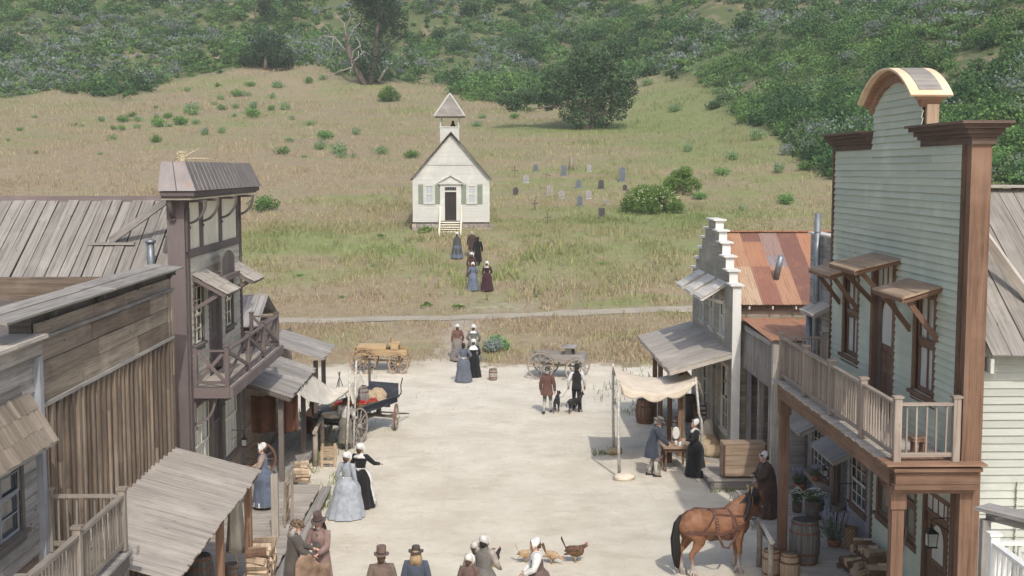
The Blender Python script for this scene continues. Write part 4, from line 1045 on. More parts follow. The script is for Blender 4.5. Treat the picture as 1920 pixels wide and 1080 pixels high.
# ================================================================ left side of the street
def tower_building():
    T = thing('corner_store_building', 'mauve trimmed two storey building with cream siding, tin topped false front and cross braced balcony', 'building', (-7.1, 32.2, 0))
    w = LW(-7.1); Y0, Y1 = 29.2, 35.3
    up = [(29.75, 30.85, 5.0, 6.4), (31.35, 32.85, 4.03, 6.4), (33.3, 34.4, 5.0, 6.4)]
    part(T, 'front_wall', M['cream_old'], lambda b: claps(b, w, Y0, Y1, 4.0, 7.15, .155, up, None, jit=.1, maxlen=3, rag=.01))
    part(T, 'wall_core', M['dark_wood'], lambda b: (b.box(-7.35, -7.17, Y0 + .02, Y1 - .02, .1, 8.5, .9),))
    part(T, 'belt_board', M['mauve'], lambda b: w.box(b, Y0 + .1, Y1, 0, .05, 7.13, 7.33, 1))
    def panel(b, a, c):
        u = a
        while u < c - .02:
            ww = min(.075, c - u); w.box(b, u, u + ww - .006, -.01, .012, 7.33, 8.5, rt(.06)); u += ww
    for a, c in ((29.42, 30.6), (30.85, 32.75), (33.0, 35.0)): part(T, 'vertical_siding', M['cream'], lambda b: panel(b, a, c))
    for y in (30.72, 32.87, 35.14): part(T, 'pilaster', M['mauve'], lambda b: w.box(b, y - .12, y + .12, 0, .06, 7.33, 8.5, .9))
    part(T, 'corner_pillar', M['mauve'], lambda b: (b.box(-7.46, -7.06, 29.0, 29.2, 0, 8.5, 1.0), b.box(-7.08, -7.04, 29.2, 29.42, 0, 8.5, .85), b.box(-7.05, -7.0, 29.05, 29.3, 7.3, 8.3, .6)))
    part(T, 'rear_pillar', M['mauve'], lambda b: b.box(-7.2, -7.02, 35.3, 35.42, 0, 8.5, .9))
    for y in (29.35, 30.72, 32.87, 35.14): part(T, 'bracket', M['mauve'], lambda b: bracket(b, w, y, 8.5, .44, .08, .75))
    part(T, 'bracket', M['mauve'], lambda b: bracket(b, SW(29.0), -7.3, 8.5, .3, .08, .75))
    # roof skirt of pressed tin
    def skirt(b):
        bx0, bx1, by0, by1, bz = -7.5, -6.66, 28.45, 36.6, 8.72; tx0, tx1, ty0, ty1, tz = -7.48, -6.95, 28.7, 36.4, 9.38
        n_ = 38
        for i in range(n_):
            a, c = i / n_, (i + 1) / n_
            yb0, yb1 = by0 + (by1 - by0) * a, by0 + (by1 - by0) * c; yt0, yt1 = ty0 + (ty1 - ty0) * a, ty0 + (ty1 - ty0) * c
            o = .003 if i % 2 else 0
            b.poly([(bx1 + o, yb0, bz), (bx1 + o, yb1, bz), (tx1 + o, yt1, tz), (tx1 + o, yt0, tz)], rt(.1))
        b.poly([(bx0, by0, bz), ((bx0 + bx1) / 2 - .01, by0, bz), ((tx0 + tx1) / 2 - .01, ty0, tz), (tx0, ty0, tz)], .88)
        b.poly([((bx0 + bx1) / 2 + .01, by0, bz), (bx1, by0, bz), (tx1, ty0, tz), ((tx0 + tx1) / 2 + .01, ty0, tz)], .92)
        b.poly([((bx0 + bx1) / 2 - .01, by0 + .02, bz), ((bx0 + bx1) / 2 + .01, by0 + .02, bz), ((tx0 + tx1) / 2 + .01, ty0 + .02, tz), ((tx0 + tx1) / 2 - .01, ty0 + .02, tz)], .3)
        b.poly([(bx1, by1, bz), (bx0, by1, bz), (tx0, ty1, tz), (tx1, ty1, tz)]); b.poly([(bx0, by1, bz), (bx0, by0, bz), (tx0, ty0, tz), (tx0, ty1, tz)])
        b.poly([(tx0, ty0, tz), (tx1, ty0, tz), (tx1, ty1, tz), (tx0, ty1, tz)]); b.poly([(bx0, by0, bz), (bx0, by1, bz), (bx1, by1, bz), (bx1, by0, bz)])
        for i in range(0, n_ + 1, 2):
            a = i / n_; b.beam((bx1, by0 + (by1 - by0) * a, bz + .01), (tx1, ty0 + (ty1 - ty0) * a, tz), .012, .012, up=(1, 0, 0), t=1.15)
    sk = part(T, 'tin_skirt', TIN, skirt)
    part(T, 'fascia', M['mauve'], lambda b: (b.box(-7.48, -6.70, 28.5, 36.5, 8.6, 8.71, .8), b.box(-7.46, -6.76, 28.56, 36.4, 8.55, 8.598, 1.0)))
    part(T, 'soffit', M['cream'], lambda b: b.box(-7.46, -6.8, 28.6, 36.3, 8.51, 8.548, 1.1))
    # upper openings
    for a, c, d, e in (up[0], up[2]): window(T, w, a, c, d, e, M['mauve'], M['cream'], cols=2, rows=4, casing=.1, depth=.06)
    door(T, w, 31.35, 32.85, 4.05, 6.35, M['mauve'], M['mauve'], casing=.2, transom=.35, depth=.065)
    awning(T, w, 29.7, 31.25, 6.68, .8, .42, M['pale_wood'], M['mauve'], shingle=True, brace=.8)
    awning(T, w, 33.15, 34.7, 6.68, .8, .42, M['pale_wood'], M['mauve'], shingle=True, brace=.8)
    can = part(T, 'door_canopy', M['mauve'], lambda b: (b.box(-7.05, -6.6, 31.3, 33.0, 6.5, 6.55, 1), b.box(-6.64, -6.6, 31.3, 33.0, 6.42, 6.499, 1)))
    def ped(b):
        for i in range(4):
            a = 31.4 + i * .38; f_ = lambda y: 7.15 - .2 * ((y - 32.16) / .76) ** 2
            pr = [(a, 6.56)] + [(a + .37, 6.56)] + [(a + .37 * q, f_(a + .37 * q)) for q in (1, .75, .5, .25, 0)]
            b.rings([[(-6.76, y, z) for y, z in pr], [(-6.72, y, z) for y, z in pr]], sm=False, t=rt(.15))
    part(can, 'shaped_board', M['dark_wood'], ped)
    # balcony
    part(T, 'balcony_floor', M['pale_wood'], lambda b: planks(b, (-7.06, 29.55, 4.0), (1, 0, 0), (0, 1, 0), .86, 7.2, .15, .03, .008, .1, .0, .004))
    part(T, 'balcony_rim', M['mauve'], lambda b: (b.box(-6.2, -6.12, 29.5, 36.8, 3.8, 4.04, 1.1), b.box(-7.46, -6.201, 29.44, 29.54, 3.8, 4.04, 1.1), b.box(-7.1, -6.2, 36.7, 36.78, 3.8, 4.04, 1)))
    railing(T, [(-7.03, 29.62), (-6.28, 29.62), (-6.28, 32.2), (-6.28, 34.4), (-6.28, 36.65), (-7.03, 36.65)], 4.03, .88, M['mauve'], M['mauve'], cross=True, pw=.1)
    # ground floor
    lo = [(29.5, 31.3, 1.5, 3.5), (31.5, 32.6, .3, 3.3), (32.9, 34.7, 1.5, 3.5)]
    part(T, 'shop_wall', M['weath_board'], lambda b: battens(b, w, 29.4, 35.3, .3, 1.42, .2, .04))
    part(T, 'shop_frame', M['dark_wood'], lambda b: (w.box(b, 29.42, 35.3, 0, .04, 3.6, 4.0, 1.2), w.box(b, 31.3, 31.5, 0, .06, .3, 3.6, 1.2), w.box(b, 32.6, 32.85, 0, .06, .3, 3.6, 1.2), w.box(b, 34.85, 35.3, 0, .06, .3, 3.6, 1.2)))
    for a, c, d, e in (lo[0], lo[2]): window(T, w, a, c, d, e, M['mauve'], M['cream'], cols=4, rows=4, casing=.08, depth=.05, pane=M['curtain'])
    door(T, w, 31.5, 32.6, .32, 3.3, M['dark_wood'], M['dark_wood'], casing=.08, transom=.6, depth=.055)
    part(T, 'bracket', M['mauve'], lambda b: bracket(b, w, 29.6, 3.78, .5, .08, 1.0)); part(T, 'bracket', M['mauve'], lambda b: bracket(b, w, 32.7, 3.78, .5, .08, 1.0))
    # body behind: log walls and the long plank roof
    def logs(b):
        z = .1
        while z < 6.3:
            r = random.uniform(.14, .18); b.tube([(-18, 29.4, z + r), (-12.5, 29.4, z + r + random.uniform(-.02, .02)), (-7.3, 29.4, z + r)], [r, r * .95, r * 1.02], 8, t=rt(.25)); z += 2 * r + .03
    part(T, 'log_wall', M['log_wood'], logs)
    part(T, 'house_core', M['log_wood'], lambda b: (b.box(-18, -7.4, 29.45, 35.2, 0, 6.45, .5),))
    def roof(b):
        for y0, y1 in ((28.9, 31.7), (34.6, 31.72)):
            A = Vector((-18, y0, 6.62)); D = Vector((-18 - .0, y1, 8.42)) - A
            planks(b, A, D, (1, 0, 0), D.length, 10.55, .28, .03, .026, .12, .08, .04, wv=.15)
            b.poly([A - Z * .03, A - Z * .03 + Vector((10.5, 0, 0)), A + D - Z * .03 + Vector((10.5, 0, 0)), A + D - Z * .03], .25)
    rf = part(T, 'roof', M['roof_wood'], roof)
    part(rf, 'ridge_board', M['mauve'], lambda b: b.beam((-18, 31.7, 8.47), (-7.47, 31.7, 8.47), .12, .14, t=1.2))
    part(T, 'rafter_ends', M['white_old'], lambda b: [b.box(-17 + i * .75, -16.94 + i * .75, 28.95, 29.3, 6.42, 6.52, 1) for i in range(13)])
    part(T, 'roof_brace', M['grey_wood'], lambda b: (b.beam((-7.45, 29.8, 8.62), (-9.08, 30.08, 7.5), .09, .16, t=.85), b.beam((-9.6, 30.03, 7.44), (-8.5, 30.03, 7.44), .09, .06, t=1.0)))
    part(T, 'stove_pipe', M['pipe'], lambda b: (b.tube([(-7.9, 29.2, 6.6), (-7.9, 29.2, 7.5)], .09, 12), b.lathe([(.12, 7.5), (.13, 7.56), (.02, 7.6)], 12, (-7.9, 29.2, 0))))
def tin_mat():
    m, n, l, p = nt('pressed_tin'); tc = n.new('ShaderNodeTexCoord'); O = tc.outputs['Object']
    c = mixn(n, l, (.20, .175, .17), (.27, .245, .24), maprange(n, l, noise(n, l, O, 2.5, 5, .6), .35, .65))
    mp = n.new('ShaderNodeMapping'); l.new(O, mp.inputs[0]); mp.inputs['Scale'].default_value = (2, 6, .6)
    c = mixn(n, l, c, (.30, .16, .09), maprange(n, l, noise(n, l, mp.outputs[0], 2.0, 5, .7), .56, .7, 0, .8))
    c = tinted(n, l, c); l.new(c, p.inputs['Base Color']); p.inputs['Roughness'].default_value = .5; p.inputs['Metallic'].default_value = .25
    return m
TIN = tin_mat()
tower_building()
def nest():
    b = MB()
    for i in range(26):
        a = random.uniform(0, 6.28); r = random.uniform(.05, .13); z = random.uniform(0, .2)
        p = [(math.cos(a + t) * r, math.sin(a + t) * r, z + random.uniform(0, .05)) for t in (0, .7, 1.4, 2.1)]
        b.tube(p, .008, 4, t=rt(.2))
    for (dx, dy, dz) in ((.42, 0, .3), (.7, .3, .05), (.3, .5, .04)): b.tube([(0, 0, .05), (dx * .5, dy * .5, .05 + dz * .5), (dx, dy, dz)], [.015, .012, .006], 4)
    o = b.build('bird_nest', mat('straw', (.62, .54, .36), .9, .3, 20)); o.location = (-7.2, 29.5, 9.39); tag(o, 'pale straw bird nest with stray twigs on top of the tin skirt', 'nest')
nest()

def front_left():
    T = thing('barn_building', 'brown board and batten building with plank parapet and long plank porch roof', 'building', (-6.95, 23, 0))
    w = LW(-6.95); Y0, Y1 = 18.95, 27.05
    part(T, 'front_wall', M['brown_board'], lambda b: battens(b, w, Y0, Y1, .2, 5.58, .30, .07, .42, rag=.02, out=.085))
    part(T, 'wall_core', M['dark_wood'], lambda b: (b.box(-7.3, -6.96, Y0, Y1 - .02, 0, 7.0, .9),))
    part(T, 'side_wall', M['brown_board'], lambda b: b.box(-16, -7.3, Y1 - .1, Y1 - .0, 0, 6.9, .8))
    def up(b):
        z = 5.62; rows = [.34, .30, .32, .30]
        for r, h_ in enumerate(rows):
            u = Y0
            while u < Y1 - .1:
                L = min(random.uniform(1.6, 4.2), Y1 - u)
                if Y1 - u - L < .4: L = Y1 - u
                bend = random.uniform(0, .04)
                w.box(b, u + .004, u + L - .004, .01 + bend * .3, .04 + bend, z + random.uniform(0, .012), z + h_ - .006, random.choice((.7, .85, .95, 1.1, 1.2)), m=random.choice((0, 0, 0, 1)))
                u += L
            z += h_
    part(T, 'parapet_boards', [M['weath_board'], M['brown_board'], M['pale_wood']], up)
    part(T, 'trim_strip', M['grey_wood'], lambda b: (w.box(b, Y0, Y1 + .02, .05, .1, 5.56, 5.62, 1.0), w.box(b, Y0, Y1 + .02, .06, .11, 6.60, 6.66, .7)))
    part(T, 'corner_board', M['weath_board'], lambda b: (w.box(b, Y1 - .35, Y1 - .22, .05, .08, 5.63, 6.6, .9), w.box(b, Y1 - .12, Y1, .05, .08, 5.63, 6.6, 1.1)))
    def cap(b):
        for (x0, x1, z, ya, yb, t) in ((-7.32, -7.04, 7.13, 14.5, 21.6, 1.2), (-7.34, -7.05, 7.14, 21.6, 27.15, 1.1), (-7.05, -6.72, 7.08, 17.4, 22.4, 1.05), (-7.06, -6.70, 7.09, 22.4, 27.4, 1.0)):
            b.obox(((x0 + x1) / 2, (ya + yb) / 2, z), (0, 1, 0), (1, 0, -.12), (.12, 0, 1), yb - ya, x1 - x0, .035, t)
        for y in (19.5, 22.0, 24.5, 26.9): b.poly([(-6.93, y, 7.03), (-6.93, y, 6.8), (-6.74, y, 7.04)], .3); b.box(-6.94, -6.76, y - .03, y + .03, 6.95, 7.05, .4)
    part(T, 'parapet_cap', M['roof_wood'], cap)
    # back roof of the building, dark gap behind the cap
    part(T, 'roof', M['dark_wood'], lambda b: b.box(-16, -7.34, 18.0, Y1, 6.3, 6.4, 1))
    # porch roof
    def proof(b):
        O = Vector((-6.9, 27.0, 3.16)); D = Vector((1.85, 0, -.52))
        planks(b, Vector((-6.9, 19.6, 3.16)), D, (0, 1, 0), D.length, 7.4, .17, .03, .004, .09, .05, .008, wv=.35)
    pr = part(T, 'porch_roof', M['pale_wood'], proof)
    part(pr, 'edge_board', M['cedar'], lambda b: (b.beam((-5.12, 19.6, 2.58), (-5.12, 26.95, 2.58), .06, .12, t=1.0), b.beam((-6.85, 26.9, 3.07), (-5.15, 26.9, 2.6), .05, .1, t=.9)))
    for y in (20.3, 23.6, 26.4): part(T, 'porch_post', M['cedar'], lambda b: b.box(-5.28, -5.14, y - .07, y + .07, .3, 2.56, 1.3))
front_left()

def near_left():
    T = thing('clapboard_house', 'weathered grey house corner with shingle awning and slatted balcony railing at the left edge', 'building', (-6.95, 17, 0))
    w = LW(-6.93); Y0, Y1 = 13.0, 18.9
    def rows(b):
        z = 3.4
        claps(b, w, Y0, Y1, 3.4, 6.42, .19, [(16.6, 18.15, 3.95, 5.15)], None, jit=.3, rag=.03, maxlen=3, lip=.035)
    part(T, 'front_wall', [M['grey_wood']], rows)
    part(T, 'lower_wall', M['brown_board'], lambda b: claps(b, w, Y0, Y1, .3, 3.4, .17, (), jit=.2))
    part(T, 'wall_core', M['dark_wood'], lambda b: b.box(-7.4, -6.96, Y0, Y1, 0, 6.5, .9))
    part(T, 'parapet_cap', M['pale_wood'], lambda b: (b.box(-7.3, -6.72, Y0, Y1 + .1, 6.66, 6.72, 1.2), b.box(-7.25, -6.80, Y0, Y1 + .05, 6.42, 6.655, .8)))
    part(T, 'corner_board', M['blue_old'], lambda b: w.box(b, 18.78, 18.93, .0, .14, .3, 6.4, 1))
    window(T, w, 16.6, 18.15, 3.95, 5.15, M['dark_wood'], M['blue_old'], cols=2, rows=4, casing=.1, n=.05)
    awning(T, w, 15.3, 18.57, 5.88, .42, .68, M['weath_board'], M['grey_wood'], shingle=True, brace=.5, diag=False)
    part(T, 'balcony_floor', M['grey_wood'], lambda b: planks(b, (-6.8, 12.5, 3.3), (1, 0, 0), (0, 1, 0), 1.22, 6.62, .17, .04, .006, .1, .0, .005))
    part(T, 'balcony_end_board', M['grey_wood'], lambda b: b.box(-6.7, -5.52, 19.13, 19.3, 3.2, 3.34, 1.1))
    railing(T, [(-6.8, 19.0), (-5.68, 19.0), (-5.68, 16.9), (-5.68, 14.8), (-5.68, 12.7)], 3.34, .86, M['aged_rail'], M['aged_rail'], .125, .11, .028)
    part(T, 'balcony_beam', M['dark_wood'], lambda b: b.box(-5.7, -5.62, 12.5, 19.1, 3.05, 3.27, 1))
    for y in (18.9, 14.5): part(T, 'support_post', M['dark_wood'], lambda b: b.box(-5.74, -5.6, y - .07, y + .07, .3, 3.05, 1))
near_left()
boardwalk('boardwalk', 'grey plank boardwalk along the left side of the street', -7.0, -4.86, 14, 35.0, .3)
tag(part(None, 'boardwalk_ramp', M['grey_wood'], lambda b: (planks(b, (-4.84, 12, .16), (0, 1, 0), (1, 0, 0), 23.2, .28, .14, .045, .006, .1, .2, .004, cut=5), b.box(-4.8, -4.62, 12.2, 34.9, -.03, .12, .7))), 'low step plank running along the left boardwalk', 'step')

def porch_far():
    T = thing('porch_building', 'low weathered house with bluish plank porch roof beyond the cross braced balcony', 'building', (-7.3, 40, 0))
    w = LW(-7.3)
    part(T, 'front_wall', M['weath_board'], lambda b: (claps(b, w, 35.5, 45.5, .1, 3.5, .18, (), jit=.2), b.box(-12, -7.33, 35.5, 45.5, 0, 3.4, .6)))
    def pr(b):
        D = Vector((1.6, 0, -.55)); planks(b, Vector((-7.3, 35.3, 3.3)), D, (0, 1, 0), D.length, 5.2, .2, .03, .006, .14, .06, .02)
    def pr2(b):
        D = Vector((1.75, 0, -.55)); planks(b, Vector((-7.3, 40.7, 3.55)), D, (0, 1, 0), D.length, 3.4, .2, .03, .006, .14, .08, .02)
    a = part(T, 'porch_roof', M['grey_wood'], pr); part(a, 'edge_board', M['dark_wood'], lambda b: (b.beam((-5.74, 35.3, 2.68), (-5.74, 40.5, 2.68), .05, .12), b.beam((-7.2, 35.32, 3.18), (-5.75, 35.32, 2.68), .05, .12)))
    a = part(T, 'porch_roof', M['grey_wood'], pr2)
    for (x, y) in ((-6.05, 35.7), (-5.95, 39.3), (-5.9, 43.8), (-5.85, 41.5)): part(T, 'porch_post', M['dark_wood'], lambda b: b.box(x - .07, x + .07, y - .07, y + .07, 0, 2.85, 1.3))
    def roof(b):
        for y0, y1 in ((37.0, 38.8), (40.6, 38.82)):
            A = Vector((-12, y0, 4.55)); D = Vector((-12, y1, 5.3)) - A; planks(b, A, D, (1, 0, 0), D.length, 5.1, .2, .03, .01, .15, .05, .015)
    part(T, 'roof', M['grey_wood'], roof); part(T, 'loft_wall', M['weath_board'], lambda b: (claps(b, LW(-7.0), 37.2, 40.4, 3.3, 4.55, .16), b.box(-12, -7.03, 37.2, 40.4, 3.3, 4.5, .6)))
porch_far()
boardwalk('boardwalk', 'shaded plank boardwalk under the far left porch roof', -7.2, -5.65, 35.1, 44.5, .22, 'grey_wood', 'y')

# ================================================================ the chapel
def church():
    T = thing('chapel', 'small white clapboard chapel with open belfry and stone footing on the hillside', 'chapel', (-2.85, 90, 4.6))
    Y = 90.0; w = SW(Y); x0, x1 = -5.55, -.12; xc = (x0 + x1) / 2
    def shape(z):
        if z < 8.66: return (x0, x1)
        q = (z - 8.66) / (11.68 - 8.66); return (x0 + (xc - x0) * q, x1 + (xc - x1) * q)
    holes = [(-4.78, -4.02, 6.8, 8.1), (-1.7, -1.0, 6.8, 8.1), (-3.35, -2.35, 5.55, 8.0)]
    part(T, 'front_wall', M['church_white'], lambda b: claps(b, w, x0, x1, 5.45, 11.6, .14, holes, shape, jit=.04))
    def core(b):
        b.box(x0 + .05, x1 - .05, Y + .1, Y + 8.5, 4.0, 8.6)
        P = [(x0 + .05, 8.6), (x1 - .05, 8.6), (xc, 11.55)]
        b.rings([[(p[0], Y + .1, p[1]) for p in P], [(p[0], Y + 8.5, p[1]) for p in P]], sm=False)
    part(T, 'wall_core', M['church_white'], core)
    part(T, 'side_wall', M['church_white'], lambda b: (claps(b, Wall((x1, 0, 0), (0, 1, 0), (1, 0, 0)), Y, Y + 8.5, 5.45, 8.66, .14), claps(b, Wall((x0, 0, 0), (0, 1, 0), (-1, 0, 0)), Y, Y + 8.5, 5.45, 8.66, .14)))
    part(T, 'corner_trim', M['church_white'], lambda b: (w.box(b, x0 - .03, x0 + .12, 0, .06, 5.45, 8.6, 1.05), w.box(b, x1 - .12, x1 + .03, 0, .06, 5.45, 8.6, 1.05), w.box(b, x0 + 1.0, x1 - 1.0, .03, .07, 9.5, 9.6, .9)))
    def stone(b):
        for k in range(3):
            x = x0 - .1
            while x < x1 + .1:
                ww = random.uniform(.25, .5); b.obox((x + ww / 2, Y + .12, 4.6 + k * .29), (1, 0, 0), (0, 1, 0), (0, 0, 1), ww - .03, .36 + random.uniform(0, .08), .27, rt(.25)); x += ww
        b.box(x0 - .05, x1 + .05, Y + .1, Y + 8.6, 3.6, 5.44, .8)
    part(T, 'stone_footing', M['stone'], stone)
    def roof(b):
        for s_ in (-1, 1):
            ex = x0 - .18 if s_ < 0 else x1 + .18; ez = 8.45
            A = Vector((ex, Y - .3, ez)); D = Vector((xc, Y - .3, 11.86)) - A
            planks(b, A, (0, 1, 0), D, 9.0, D.length, .2, .06, .0, .15, .0, .01)
    part(T, 'roof', M['dark_wood'], roof)
    # belfry
    bl = part(T, 'belfry', M['church_white'], lambda b: (b.box(-3.63, -2.25, Y + .6, Y + 2.0, 10.3, 12.22, 1), b.box(-3.68, -2.2, Y + .55, Y + 2.05, 12.2, 12.27, 1.05)))
    for x in (-3.58, -2.3):
        for y in (.66, 1.94): part(bl, 'belfry_post', M['church_white'], lambda b: b.box(x - .05, x + .05, Y + y - .05, Y + y + .05, 12.27, 13.0, 1))
    part(bl, 'bell', M['iron'], lambda b: b.lathe([(.02, .42), (.09, .36), (.12, .2), (.19, .03), (.2, 0)], 12, (-2.72, Y + 1.3, 12.3)))
    def spire(b):
        c = Vector((-2.94, Y + 1.3, 14.62)); e = 1.08; rows = 9
        for k in range(rows):
            a, c2 = k / rows, (k + 1) / rows
            for (dx, dy) in ((0, -1), (1, 0), (0, 1), (-1, 0)):
                tx, ty = -dy, dx
                def P(q, s_): return (c.x + (dx * e + tx * s_ * e) * (1 - q), c.y + (dy * e + ty * s_ * e) * (1 - q), 13.0 + 1.62 * q)
                lift = .02
                b.poly([(P(a, -1)[0] + dx * lift, P(a, -1)[1] + dy * lift, P(a, -1)[2]), (P(a, 1)[0] + dx * lift, P(a, 1)[1] + dy * lift, P(a, 1)[2]), P(c2, 1), P(c2, -1)], rt(.12))
        b.box(c.x - e, c.x + e, c.y - e, c.y + e, 12.96, 13.0, .9)
    part(bl, 'spire_roof', M['roof_wood'], spire)
    part(bl, 'spire_trim', M['church_white'], lambda b: (b.beam((-2.94 - 1.1, Y + .2, 13.0), (-2.94, Y + 1.24, 14.66), .09, .09), b.beam((-2.94 + 1.1, Y + .2, 13.0), (-2.94, Y + 1.24, 14.66), .09, .09)))
    # windows with shutters
    for (a, c, s1, s2) in ((-4.78, -4.02, (-5.18, -4.82), (-3.98, -3.6)), (-1.7, -1.0, (-2.15, -1.75), (-.96, -.58))):
        window(T, w, a, c, 6.8, 8.1, M['church_white'], cols=2, rows=2, casing=.09, pane=M['pale_pane'], depth=-.02, bar=.04)
        for s in (s1, s2): part(T, 'shutter', M['shutter'], lambda b: (w.box(b, s[0], s[1], .03, .06, 6.75, 8.15, 1), *[w.box(b, s[0] + .04, s[1] - .04, .06, .075, 6.8 + .1 * i, 6.86 + .1 * i, .9) for i in range(13)]))
    part(T, 'doorway', M['dark_wood'], lambda b: w.box(b, -3.28, -2.46, .0, .03, 5.6, 7.6, .28))  # flat dark slab, the shade inside the open door put in as colour
    part(T, 'door_casing', M['church_white'], lambda b: (w.box(b, -3.62, -3.28, .02, .12, 5.55, 8.15, 1.05), w.box(b, -2.46, -2.12, .02, .12, 5.55, 8.15, 1.05), w.box(b, -3.28, -2.46, .02, .12, 7.6, 7.7, 1.05), w.box(b, -3.28, -2.46, .02, .12, 7.95, 8.15, 1.05), w.box(b, -3.72, -2.02, .02, .25, 8.151, 8.23, 1.05)))
    part(T, 'pediment', M['church_white'], lambda b: (b.rings([[(-3.72, Y - .12, 8.24), (-2.02, Y - .12, 8.24), (-2.87, Y - .12, 8.72)], [(-3.72, Y, 8.24), (-2.02, Y, 8.24), (-2.87, Y, 8.72)]], sm=False), b.beam((-3.78, Y - .14, 8.26), (-2.87, Y - .14, 8.78), .2, .05), b.beam((-1.96, Y - .14, 8.26), (-2.87, Y - .14, 8.78), .2, .05)))
    part(T, 'transom_pane', M['glass'], lambda b: [w.box(b, -3.26 + i * .17, -3.12 + i * .17, .02, .06, 7.74, 7.92, 1) for i in range(5)])
    st = part(T, 'steps', M['cream'], lambda b: [b.box(-3.62, -2.1, Y - .12 - .26 * (k + 1), Y - .12 - .26 * k, 5.46 - .155 * k - .06, 5.46 - .155 * k, 1.1) for k in range(8)])
    for x in (-3.62, -2.1):
        part(st, 'stair_rail', M['cream'], lambda b: (b.beam((x, Y - .15, 6.2), (x, Y - 2.2, 5.05), .06, .08, t=1.1), b.box(x - .05, x + .05, Y - .22, Y - .12, 5.3, 6.6, 1.1), b.box(x - .05, x + .05, Y - 2.25, Y - 2.15, 4.2, 5.1, 1.1), b.beam((x, Y - .15, 5.4), (x, Y - 2.2, 4.25), .05, .18, t=1)))
church()
# ================================================================ trees, shrubs, graves
def crown_tree(name, label, cat, base, s, lobes, trunk, n_, leaf, hue, group=None, mat_='oak_leaf', depth=.8, bark='bark', limbs=(), limbm='bark', br=1.0):
    """lobes and trunk points are (right, up, radius[, depth]) in photo pixels, s metres per pixel"""
    T = thing(name, label, cat, base, 0, group)
    L = []
    for q in lobes:
        dx, up, r = q[:3]; dy = q[3] if len(q) > 3 else random.uniform(-.6, .6) * 28
        L.append((dx * s, dy * s, up * s, r * s * 1.0, r * s * depth * 1.1, r * s * .82))
    P, d, k = blob_cloud(n_, L, .45)
    g = fbm(P[:, 0] * 1.1 + 30, P[:, 2] * 1.1 + P[:, 1] * .7 + 30, 3)
    keep = (g > .31) & (P[:, 2] > .1); P = P[keep]; d = d[keep]; g = g[keep]
    H = np.clip(hue + (g - .5) * 1.3 + d[:, 2] * .22 + NR.normal(0, .08, len(P)), 0, 1)  # upward leaves get a lighter hue: sunlit clumps painted into the crown
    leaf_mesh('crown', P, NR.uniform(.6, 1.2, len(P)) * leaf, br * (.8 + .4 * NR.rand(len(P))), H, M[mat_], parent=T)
    b = MB()
    for pts in trunk:
        b.tube([(p[0] * s, (p[3] if len(p) > 3 else 0) * s, p[1] * s) for p in pts], [max(p[2] * s, .02) for p in pts], 8, t=rt(.15))
    b.build('trunk', M[bark], T)
    for pts in limbs:
        b = MB(); b.tube([(p[0] * s, (p[3] if len(p) > 3 else -6) * s, p[1] * s) for p in pts], [max(p[2] * s * .7, .015) for p in pts], 6, t=rt(.15)); b.build('limb', M[limbm], T)
    return T
B = hit(1098, 243); s = B.y / F
crown_tree('oak_tree', 'large dark spreading oak tree standing in the open slope right of the chapel', 'tree', B, s,
    [(0, 118, 42), (38, 125, 36), (62, 150, 22), (-30, 95, 38), (32, 85, 44), (68, 95, 30), (0, 62, 38), (-45, 65, 30), (-62, 95, 24), (-92, 66, 22), (-120, 60, 22), (-150, 54, 17), (-135, 44, 14),
     (58, 32, 20), (74, 52, 18), (-28, 32, 24), (15, 28, 24), (80, 75, 20), (-10, 20, 24), (30, 20, 22), (50, 60, 30), (30, 55, 30), (-70, 50, 20), (-5, 145, 22)],
    [[(0, -4, 9), (3, 25, 7), (15, 60, 6), (35, 100, 3)], [(0, 0, 8), (-15, 35, 5), (-30, 80, 3)]], 24000, .33, .42, br=1.25,
    limbs=[[(10, 45, 4), (40, 60, 3), (75, 68, 1)], [(-10, 40, 4), (-50, 45, 3), (-95, 38, 1.5), (-110, 30, .6)], [(20, 30, 3), (50, 30, 2), (80, 40, 1)], [(-5, 30, 2), (-20, 12, 1.2), (-22, 0, .6)], [(8, 35, 2), (14, 15, 1), (16, 0, .5)]])
B = hit(690, 158); s = B.y / F
